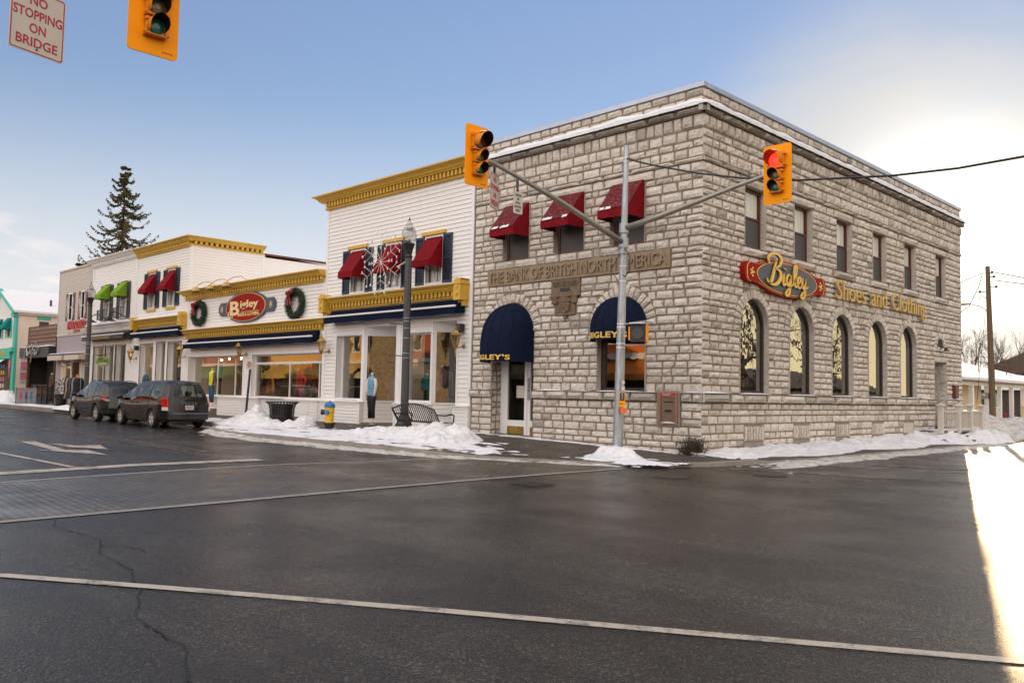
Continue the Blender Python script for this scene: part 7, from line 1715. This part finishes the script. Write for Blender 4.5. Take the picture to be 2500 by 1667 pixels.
for x, y in NW:
    b = MB(); b.box(x-.085, x+.085, y-.085, y+.085, .40, 1.40); b.box(x-.13, x+.13, y-.13, y+.13, 1.40, 1.45); b.add([(x-.11,y-.11,1.45),(x+.11,y-.11,1.45),(x+.11,y+.11,1.45),(x-.11,y+.11,1.45),(x,y,1.53)], [(0,1,4),(1,2,4),(2,3,4),(3,0,4)]); b.build('newel_post', MT['porch_white'], st, bevel=.006)
b = MB()
for (x0,y0),(x1,y1) in ((NW[0],NW[1]), (NW[1],NW[2]), (NW[2],NW[4]), (NW[4],NW[3])):
    for z in (.55, 1.22): b.bar((x0,y0,z), (x1,y1,z), .07, .07)
    n = max(3, int(math.hypot(x1-x0,y1-y0)/.17))
    for k in range(1, n): b.bar((lerp(x0,x1,k/n), lerp(y0,y1,k/n), .55), (lerp(x0,x1,k/n), lerp(y0,y1,k/n), 1.22), .035, .035)
b.build('balustrade', MT['porch_white'], st)
# ================================================================ BEYOND THE BANK (right edge)
up = thing('utility_pole', 'weathered wooden utility pole with wires and a small lamp arm', 'utility pole', (-1.0, 27, 0)); b = MB()
b.tube([(-.90,26.9,0),(-.95,26.95,3),(-1.08,27.02,8.22)], [.155,.145,.105], 12); b.build('pole', MT['wood_pole'], up, smooth=True, angle=60)
b = MB(); b.tube([(-1.05,27,5.95),(-1.35,26.9,6.25),(-1.9,26.9,6.42)], .025, 6); b.build('lamp_arm', MT['galv'], up); b = MB(); b.ball((-2.15,26.9,6.42), (.33,.12,.07), 10, 6); b.build('lamp_head', M('tan_lamp_housing', (.5,.38,.25), .5), up, smooth=True)  # lamp head in one even tan colour
b = MB()
for z, dx in ((7.7,.28), (7.2,.38), (7.92,.2), (7.0,-.35)): b = MB(); b.bar((-1.05,27,z), (-1.05+dx,26.9,z-.05), .04); b.ball((-1.05+dx,26.9,z-.02), .07, 8, 5); b.build('insulator', MT['black'], up)
b = MB(); b.tube([(-1.06,26.9,6.6),(-1.25,26.85,6.75),(-1.4,26.85,6.68),(-1.38,26.85,6.5)], .02, 5); b.build('insulator_bracket', MT['black'], up)
b = MB(); b.box(-1.35, -1.05, 26.72, 26.86, 1.75, 2.05); b.ball((-1.25,26.72,1.9), (.10,.06,.10), 10, 6); b.build('meter_box', MT['galv'], up)
for i, (P, lab) in enumerate((([(-1.3,27,7.92),(-1.9,26.5,7.55),(-2.6,26.2,7.2),(-6,25,6.4)], 'overhead wire sagging from the utility pole to the left behind the bank'), ([(-.8,26.9,7.9),(.49,26.9,7.52),(4,27,6.9),(12,27,6.8)], 'upper of two overhead wires running right from the utility pole'), ([(-.75,26.9,7.5),(.49,26.9,7.22),(4,27,6.7),(12,27,6.5)], 'lower of two overhead wires running right from the utility pole'), ([(-1.3,27,7.9),(-1.45,26.9,7.2),(-1.9,26.9,6.3),(-2.6,26.7,5.7),(-5,26,5.2)], 'dark drop wire looping down beside the utility pole'))):
    b = MB(); b.tube([V(p) for p in P], .022, 5); tag(b.build('overhead_wire', MT['black']), lab, 'wire', 'wires at the utility pole')
gm_ = thing('guy_wire_marker', 'yellow plastic guy wire marker standing in the snow bank', 'marker', (-1.62, 26.9, .8)); b = MB(); b.tube([(-1.66,26.9,.7),(-1.60,26.9,1.62)], .045, 8); b.build('yellow_sleeve', MT['hyd_yellow'], gm_); b = MB(); b.tube([(-1.60,26.9,1.6),(-1.2,26.95,5.8)], .012, 5); b.build('guy_wire', MT['black'], gm_)
ph = thing('porch_house', 'low cream house with a long white posted porch under a snowy roof', 'house', (-6, 40, 0)); crm = M('cream_clapboard', (.80,.66,.48), .6, .06, 4)
b = MB(); siding(b, lambda u, v, w: (-5.3 + w, u, v), 27, 40.2, .3, 3.1, [(33.2,35.6,.6,2.5)], .14); b.quad((-5.32,27,.0),(-5.32,40.2,.0),(-5.32,40.2,3.1),(-5.32,27,3.1)); b.quad((-6.2,40.2,0),(-12,40.2,0),(-12,40.2,3.4),(-6.2,40.2,3.1)); b.build('wall', crm, ph)
b = MB(); b.quad((-3.6,26,2.98),(-3.6,52,2.98),(-10.5,52,4.75),(-10.5,26,4.75)); b.quad((-3.6,26,2.80),(-3.6,52,2.80),(-10.5,52,4.6),(-10.5,26,4.6)); b.quad((-3.6,26,2.80),(-3.6,52,2.80),(-3.6,52,2.98),(-3.6,26,2.98)); ro = b.build('roof', MT['snow'], ph)
b = MB(); b.box(-3.72, -3.56, 26, 52, 2.74, 2.82); b.build('eave', MT['redbrown'], ro); b = MB(); b.quad((-3.7,26,2.74),(-3.7,52,2.74),(-6.2,52,2.80),(-6.2,26,2.80)); b.build('porch_ceiling', crm, ro)
b = MB()
for y in (31.4, 34.0, 36.8, 39.25, 41.7, 44.2, 46.8, 49.5): b.box(-4.1, -3.88, y-.11, y+.11, .5, 2.7)
b.box(-4.08, -3.9, 26, 52, 2.55, 2.74); b.build('porch_post', MT['trim'], ph)
b = MB(); b.box(-6.2, -3.85, 26, 52, .2, .5); b.build('porch_floor', crm, ph)
b = MB()
for z in (.62, 1.28): b.box(-4.02, -3.96, 33.9, 39.3, z, z+.06)
for k in range(36): y = 33.95 + k*.15; b.box(-4.01, -3.97, y-.015, y+.015, .62, 1.3)
b.build('railing', MT['trim'], ph)
f = MB()
for a, q in ((33.3,34.3), (34.5,35.5)): frame_rect(f, lambda u, v, w: (-5.3+w, u, v), a, q, .7, 2.45, .08, 0, .06)
wd = f.build('door', MT['trim'], ph); g = MB()
for a, q in ((33.3,34.3), (34.5,35.5)): g.quad((-5.28,a,.7),(-5.28,q,.7),(-5.28,q,2.45),(-5.28,a,2.45))
g.build('pane', MT['screen'], wd)
ps = thing('porch_statue', 'tall turquoise paddle-shaped ornament on the porch', 'ornament', (-4.6, 40.5, .5)); b = MB(); b.lathe([(.12,0),(.14,.8),(.10,.85)], (-4.6,40.5,.5), 10); b.build('stand', tq, ps); b = MB(); b.ball((-4.6,40.4,1.75), (.2,.24,.5), 12, 8); b.build('paddle', M('pale_turquoise', (.25,.62,.55), .5), ps, smooth=True)
rc = thing('porch_chair', 'dark red chairs and cushions heaped on the porch', 'chair', (-4.5, 41.2, .5)); b = MB(); b.box(-4.8,-4.2,40.9,41.6,.5,.95); b.box(-4.8,-4.65,40.9,41.6,.95,1.3); b.box(-4.7,-4.3,40.2,40.6,.5,.8); b.build('seat', M('dark_red_cushion', (.22,.02,.03), .7, .3, 5), rc, bevel=.04)
rmp = thing('ramp_railing', 'cream wooden ramp railing at the right edge beyond the snow bank', 'railing', (-3, 38, 0)); b = MB()
P0, P1 = V((-3.4,41.9,.5)), V((-1.55,36.0,.0))
for k in range(3):
    p = P0.lerp(P1, k/2); b.box(p.x-.1,p.x+.1,p.y-.1,p.y+.1,p.z-.3,p.z+1.05)
b.bar(P0 + V((0,0,.95)), P1 + V((0,0,.95)), .09, .07); b.bar(P0 + V((0,0,.2)), P1 + V((0,0,.2)), .07, .06)
for k in range(1, 30): p = P0.lerp(P1, k/30); b.bar(p + V((0,0,.2)), p + V((0,0,.95)), .035)
b.build('balustrade', crm, rmp)
bh = thing('brown_house', 'brown roofed house half hidden behind the porch roof at the right', 'house', (-9, 75, 0)); b = MB(); b.box(-14,-6,72,84,0,4.4); b.build('wall', M('brown_wall', (.16,.09,.06), .8), bh); b = MB(); b.prism([(-15,4.4),(-5,4.4),(-10,6.6)], lambda u, v, w: (u, w, v), 71, 85); b.build('roof', M('dark_shingle', (.11,.07,.05), .8, .3, 6), bh)
rf_r = thing('roof_frame', 'thin rusty red pipe frame standing on the snowy porch roof', 'frame', (-6, 47, 3.6)); b = MB()
for y in (41.5, 44.5, 47.5): b.tube([(-5.8,y,3.5),(-5.8,y,4.55)], .03, 5)
b.tube([(-5.8,41.5,4.55),(-5.8,47.5,4.55)], .03, 5); b.tube([(-5.8,41.5,4.2),(-5.8,47.5,4.2)], .025, 5); b.build('pipes', MT['redbrown'], rf_r)
sh = thing('dark_shed', 'dark timber shed with a snowy roof seen under the porch', 'shed', (-8, 58, 0)); b = MB(); b.box(-12,-6.5,56,66,0,2.6); b.build('wall', M('dark_timber', (.06,.045,.04), .8, .3, 5), sh); b = MB(); b.prism([(-12.4,2.6),(-6.1,2.6),(-9.2,4.0)], lambda u, v, w: (u, w, v), 55.5, 66.5); b.build('roof', MT['snow'], sh)
# ================================================================ TREES
def bare_tree(x, y, h, lab, seed, spread=.5, r0=.20, depth=5, grp='bare winter trees', lean=0):
    t_ = thing('bare_tree', lab, 'tree', (x, y, 0), group=grp); rng = random.Random(seed); tr = MB(); cr = MB()
    def grow(p, d, l, r, lv):
        n = 3; P = [p]; q = V(p); dd = V(d)
        for k in range(n):
            dd = (dd + V((rng.gauss(0,.10), rng.gauss(0,.10), rng.gauss(.03,.06)))).normalized(); q = q + dd*l/n; P.append(V(q))
        (tr if lv <= 1 else cr).tube(P, [lerp(r, r*.62, k/n) for k in range(n+1)], 6 if lv < 2 else 4 if lv < 3 else 3, False)
        if lv >= depth: return
        m = 3 if lv == 0 else rng.choice((3, 3, 4))
        for k in range(m):
            a = rng.uniform(0, 2*PI); s = spread*rng.uniform(.6, 1.3); ax = dd.cross(V((math.cos(a), math.sin(a), .2))).normalized()
            nd = (dd*math.cos(s) + ax*math.sin(s)).normalized(); b0 = P[-1] if k < 2 else P[rng.choice((1, 2))]
            grow(b0, nd, l*rng.uniform(.62, .85), r*.62*rng.uniform(.7, 1), lv + 1)
    grow(V((x, y, -.1)), V((lean, 0, 1)), h*.30, r0, 0)
    tr.build('trunk', MT['bark'], t_); cr.build('crown', MT['bark'], t_)
    return t_
bare_tree(-12.6, 62, 9.6, 'bare upright tree behind the porch roof just left of the utility pole', 4, .42, .22, 6)
bare_tree(-11.0, 66, 9.0, 'bare twiggy tree behind the porch roof at the utility pole', 9, .45, .20, 6)
bare_tree(-15.8, 58, 11, 'large bare tree with long slanting limbs at the edge of the bank wall', 13, .55, .26, 6, lean=.15)
bare_tree(-9.2, 76, 8.5, 'slim bare tree above the brown roof at the far right', 17, .4, .16, 6)
for i, (x, y, h) in enumerate(((15.2,26,10), (17,36,12), (18.5,46,12), (21,40,14), (22.5,55,13), (27,60,12))):
    bare_tree(x, y, h, 'bare tree number on the far side of the cross street'.replace('number ', '') + (' nearest the corner', ' second along the street', ' with low spreading limbs', ' tall and set back', ' at the far end', ' standing farthest right')[i], 40 + i, .6, .30, 4, 'trees across the cross street')
def spruce(x, y, h, R, lab, seed, nb=15):
    t_ = thing('spruce_tree', lab, 'tree', (x, y, 0), group='spruces behind the shops'); rng = random.Random(seed); b = MB(); b.tube([(x,y,0),(x,y,h*.5),(x,y,h)], [.38,.2,.02], 8, False)
    f = MB(); z = h*.28
    while z < h - .15:
        t = (z - h*.28)/(h*.72); Rr = R*(1-t)**.85 + .25
        for k in range(rng.choice((3,4,5)) if t < .8 else 4):
            a = rng.uniform(0, 2*PI); L_ = Rr*rng.uniform(.55, 1.12); n = 7; P = []
            for i in range(n + 1):
                s = i/n; P.append(V((x + math.cos(a)*L_*s, y + math.sin(a)*L_*s, z - L_*.34*math.sin(s*PI*.62) + L_*.34*s**3)))
            b.tube(P, [.05*(1-i/n)+.012 for i in range(n+1)], 4, False)
            for i in range(1, n + 1):
                for q in range(10):
                    c = P[i-1].lerp(P[i], rng.random()); sd_ = rng.choice((-1, 1)); perp = V((-math.sin(a), math.cos(a), 0))*sd_
                    ln = (.30 + .5*(1-i/n)*L_*.22)*rng.uniform(.5,1.2)
                    d = (perp*rng.uniform(.2,1) + V((math.cos(a), math.sin(a), 0))*rng.uniform(.2,.9) + V((0,0,rng.uniform(-1.1,.15)))).normalized()*ln
                    e = d.cross(V((rng.gauss(0,1), rng.gauss(0,1), rng.gauss(0,1)))).normalized()*rng.uniform(.05,.10)
                    f.poly([c, c + d*.45 + e, c + d, c + d*.45 - e])
        z += rng.uniform(.38, .85)*(1.15 - .5*t)
    b.build('trunk', MT['bark'], t_); f.build('crown', M('spruce_needles', (.085,.070,.024), .8, .45, 1.2), t_, fix=False)
spruce(-80.5, 15, 24.9, 6.9, 'tall dark spruce tree rising behind the white shops', 3)
spruce(-84, 12, 14.6, 3.0, 'tip of a small spruce tree just above the grey shop roof', 6)
# ================================================================ THE OTHER SIDE OF THE STREET (behind the camera; seen in the shop windows)
def opp(name, lab, x0, x1, h, mat, awn, sign=None, y=-24.5):
    t_ = thing(name, lab, 'building', ((x0+x1)/2, y-5, 0)); mp = lambda u, v, w: (u, y + w, v)
    wins = []; n = max(2, int((x1-x0)/2.6)); s = (x1-x0)/n
    for k in range(n):
        c = x0 + s*(k+.5)
        if h > 6: wins.append((c-.5, c+.5, 4.9, 6.7))
    b = MB(); wall_bed(b, mp, x0, x1, 0, h, wins + [(x0+.6, x1-.6, .7, 2.9)], [], 0); b.quad((x0,y,0),(x0,y-10,0),(x0,y-10,h),(x0,y,h)); b.quad((x1,y,0),(x1,y-10,0),(x1,y-10,h),(x1,y,h)); b.quad((x0,y-10,0),(x1,y-10,0),(x1,y-10,h),(x0,y-10,h)); b.quad((x0,y,h-.1),(x1,y,h-.1),(x1,y-10,h-.1),(x0,y-10,h-.1)); b.build('wall', mat, t_)
    b = MB(); b.mbox(mp, x0, x1, h-.5, h+.1, 0, .4); b.mbox(mp, x0, x1, 3.9, 4.2, 0, .3); b.build('cornice', MT['trim'], t_)
    for a in wins:
        f = MB(); frame_rect(f, mp, a[0]+.08, a[1]-.08, a[2]+.08, a[3]-.08, .1, -.05, .06); w_ = f.build('window', MT['trim'], t_); g = MB(); g.quad(mp(a[0],a[2],-.08), mp(a[1],a[2],-.08), mp(a[1],a[3],-.08), mp(a[0],a[3],-.08)); g.build('pane', MT['interior_dark'], w_)
    b = MB(); b.quad(mp(x0+.6,.7,-.2), mp(x1-.6,.7,-.2), mp(x1-.6,2.9,-.2), mp(x0+.6,2.9,-.2)); b.build('shop_window', MT['interior_dark'], t_)
    b = MB(); b.quad(mp(x0+.2,3.8,.05), mp(x1-.2,3.8,.05), mp(x1-.2,2.9,1.4), mp(x0+.2,2.9,1.4)); b.quad(mp(x0+.2,2.9,1.4), mp(x1-.2,2.9,1.4), mp(x1-.2,2.55,1.4), mp(x0+.2,2.55,1.4)); b.build('awning', awn, t_)
orange = M('burnt_orange_brick', (.80,.22,.02), .7, .15, 6); ochre = M('ochre_painted_front', (.85,.50,.11), .7, .15, 5); redb = M('red_brick_front', (.42,.13,.07), .8, .2, 8); rub = M('golden_rubble_stone', (.75,.50,.24), .9, .45, 3.5, bump=.05, bscale=3)
opp('orange_shop', 'burnt orange shop opposite the bank', -24, -13.5, 8.6, orange, M('orange_awning', (.6,.2,.02), .7))
opp('stone_shop', 'golden rubble stone building opposite the tall white shop', -38, -24.2, 9.2, rub, M('cream_awning', (.6,.5,.3), .7))
opp('brick_shop', 'red brick building with a cream awning across the street', -50, -38.2, 8.8, redb, M('cream_striped_awning', (.6,.5,.3), .7))
opp('ochre_shop', 'ochre gabled shop across from the low white shop', -66, -50.2, 7.8, ochre, M('gold_awning', (.6,.4,.08), .7))
opp('pale_shop', 'pale grey shop far along the opposite row', -106, -84.2, 8.2, M('pale_grey_front', (.25,.22,.19), .8, .2, 5), M('dark_awning', (.05,.05,.06), .7)); opp('dark_brick_shop', 'dark brick shop at the far end of the opposite row', -135, -106.2, 8.8, M('dark_brick_front', (.16,.08,.05), .8, .2, 5), M('brown_awning', (.1,.05,.03), .7))
opp('far_brick_shop', 'far red brick shop at the end of the opposite row', -84, -66.2, 8.6, redb, M('green_awning', (.10,.2,.04), .7))

ml = thing('stone_mill', 'tall golden rubble stone mill on the far bank behind the camera', 'building', (46, -40, 0)); b = MB(); b.box(40, 54, -62, -22, 0, 11); b.build('wall', rub, ml)
b = MB()
for k in range(7):
    for z in (2, 6): y = -58 + k*5.2; b.box(39.9, 40.05, y, y+1.4, z, z+2.2)
b.build('window', MT['interior_dark'], ml)

for i, (x, y, c) in enumerate(((30, 62, (.10,.075,.05)), (36, 84, (.16,.12,.07)))):
    t_ = thing('dark_house', ('brown house across the cross street behind the bare trees', 'tan house farther down the cross street')[i], 'house', (x, y, 0)); b = MB(); b.box(x-4, x+5, y-9, y+9, 0, 2.6); b.build('wall', M('house_wall_%d' % i, c, .8, .2, 4), t_); b = MB(); b.prism([(x-4.6,2.6),(x+5.6,2.6),(x+.5,4.4)], lambda u, v, w: (u, w, v), y-9.5, y+9.5); b.build('roof', M('house_roof_%d' % i, (.09,.07,.055), .8, .2, 4), t_)
# ================================================================ CAMERA, SUN, SKY
cam = bpy.data.cameras.new('camera'); co = bpy.data.objects.new('camera', cam); COL.objects.link(co)
yaw, pit, rol = 0.7879366681881449, 0.060887588409463206, 0.02019674036241578
f = V((-math.sin(yaw)*math.cos(pit), math.cos(yaw)*math.cos(pit), math.sin(pit)))
r = V((math.cos(yaw), math.sin(yaw), 0)); u = r.cross(f)
r2 = r*math.cos(rol) + u*math.sin(rol); u2 = -r*math.sin(rol) + u*math.cos(rol)
mw = Matrix(((r2.x, u2.x, -f.x, 11.9005), (r2.y, u2.y, -f.y, -18.6208), (r2.z, u2.z, -f.z, 1.55), (0, 0, 0, 1)))
co.matrix_world = mw
cam.sensor_width = 36; cam.lens = 36 * 2080.654 / 2500; cam.clip_end = 3000; cam.clip_start = .05
SC.camera = co
SUN_EL = math.radians(9.6); SUN_AZ = math.atan2(.3215, 1.0)     # azimuth measured from +y towards -x
sd = V((-math.sin(SUN_AZ)*math.cos(SUN_EL), math.cos(SUN_AZ)*math.cos(SUN_EL), math.sin(SUN_EL)))
sl = bpy.data.lights.new('sun', 'SUN'); sl.energy = 3.0; sl.angle = math.radians(.5); sl.color = (1, .68, .36)
so = bpy.data.objects.new('sun', sl); COL.objects.link(so); so.rotation_euler = (-sd).to_track_quat('-Z', 'Y').to_euler(); so.location = (0, 0, 40)
w = bpy.data.worlds.new('World'); SC.world = w; w.use_nodes = True
t = w.node_tree; t.nodes.clear()
out = t.nodes.new('ShaderNodeOutputWorld'); bg = t.nodes.new('ShaderNodeBackground'); L(t, bg.outputs[0], out.inputs[0])
sky = N(t, 'ShaderNodeTexSky', sky_type='NISHITA'); sky.sun_disc = False; sky.sun_elevation = SUN_EL; sky.sun_rotation = -SUN_AZ
sky.altitude = 250; sky.air_density = 1.0; sky.dust_density = .05; sky.ozone_density = 1.4
tc = t.nodes.new('ShaderNodeTexCoord'); D = tc.outputs['Generated']
sx = t.nodes.new('ShaderNodeSeparateXYZ'); L(t, D, sx.inputs[0])
SKY_V, HZ, VL, SO, AU = 1.72, 4.3, 3.7, 10.5, 9.0
def math_(op, a, b=None, c=None):
    n = N(t, 'ShaderNodeMath', operation=op)
    for i, x in enumerate((a, b, c)):
        if x is None: continue
        if isinstance(x, (int, float)): n.inputs[i].default_value = x
        else: L(t, x, n.inputs[i])
    return n.outputs[0]
def mrange(x, a, b, c, d):
    n = t.nodes.new('ShaderNodeMapRange'); n.interpolation_type = 'SMOOTHSTEP'
    L(t, x, n.inputs[0])
    for i, k in enumerate((a, b, c, d)): n.inputs[i+1].default_value = k
    return n.outputs[0]
# the clear part of the sky: deepen the blue a little and calm the haze round the low sun
gm = N(t, 'ShaderNodeGamma', Gamma=.50); L(t, sky.outputs[0], gm.inputs[0])
hs = N(t, 'ShaderNodeHueSaturation', Saturation=1.65, Value=SKY_V); hs.inputs['Hue'].default_value = .528; L(t, gm.outputs[0], hs.inputs['Color'])
base = hs.outputs[0]
# clouds, laid out by direction: a pale veil near the sun, a puff low in the west, and an added bright bank over the unseen south-east to lift the shaded walls
mp = N(t, 'ShaderNodeMapping'); mp.inputs['Scale'].default_value = (1, 1, 3.2); L(t, D, mp.inputs[0])
n1 = noisen(t, mp.outputs[0], 2.6, 7, .58, .5)
def toward(v):
    q = N(t, 'ShaderNodeVectorMath', operation='DOT_PRODUCT'); L(t, D, q.inputs[0]); q.inputs[1].default_value = tuple(V(v).normalized()); return q.outputs['Value']
v0 = mrange(sx.outputs['Z'], .03, .34, .92, 0)                                  # pale haze low in the sky
v0 = math_('MULTIPLY', v0, mrange(toward((-.75,.62,.0)), .35, 1.0, .9, 1))
v1 = math_('MULTIPLY', mrange(toward((-.33,.93,.19)), .958, .997, 0, 1), mrange(n1.outputs[0], .32, .66, .55, 1))
n2 = noisen(t, mp.outputs[0], 7.5, 8, .6, .2)
v2 = math_('MULTIPLY', mrange(toward((-.974,.22,.064)), .992, .9995, 0, .9), mrange(n2.outputs[0], .47, .62, 0, 1))
south = math_('MULTIPLY', mrange(toward((.46,-.83,.30)), -.15, .45, 0, 1), mrange(sx.outputs['Z'], -.05, .25, .6, 1))
v3 = math_('MULTIPLY', south, mrange(n1.outputs[0], .30, .6, .5, 1))
aur = math_('POWER', math_('MAXIMUM', toward(tuple(sd)), 0.0), 230.0)           # glow of the veiled air round the sun
warm = mrange(toward((.40,.92,.05)), .55, .98, 0, 1)
hzc = mixc(t, warm, (HZ, HZ*.97, HZ), (HZ*2.5, HZ*1.95, HZ*1.05))
c = mixc(t, v0, base, hzc)
c = mixc(t, v1, c, (VL*1.0, VL*.985, VL*.97))
c = mixc(t, v2, c, (HZ*1.28, HZ*1.12, HZ*1.06))
c = mixc(t, v3, c, mixc(t, mrange(sx.outputs['X'], .2, .95, 0, 1), (SO, SO*.94, SO*.89), (SO*1.05, SO*.86, SO*.70)))
add = N(t, 'ShaderNodeMix', data_type='RGBA', blend_type='ADD'); add.inputs[0].default_value = 1; L(t, c, add.inputs[6])
ac = N(t, 'ShaderNodeVectorMath', operation='SCALE'); ac.inputs[0].default_value = (1, .86, .62); L(t, math_('MULTIPLY', aur, AU), ac.inputs['Scale']); L(t, ac.outputs[0], add.inputs[7])
L(t, add.outputs[2], bg.inputs[0]); bg.inputs[1].default_value = .12
SC.view_settings.view_transform = 'Standard'; SC.view_settings.look = 'None'; SC.view_settings.exposure = 0.75; SC.view_settings.gamma = 1
SC.cycles.max_bounces = 8; SC.cycles.transparent_max_bounces = 12; SC.cycles.sample_clamp_indirect = 8
SC.cycles.caustics_reflective = False; SC.cycles.caustics_refractive = False
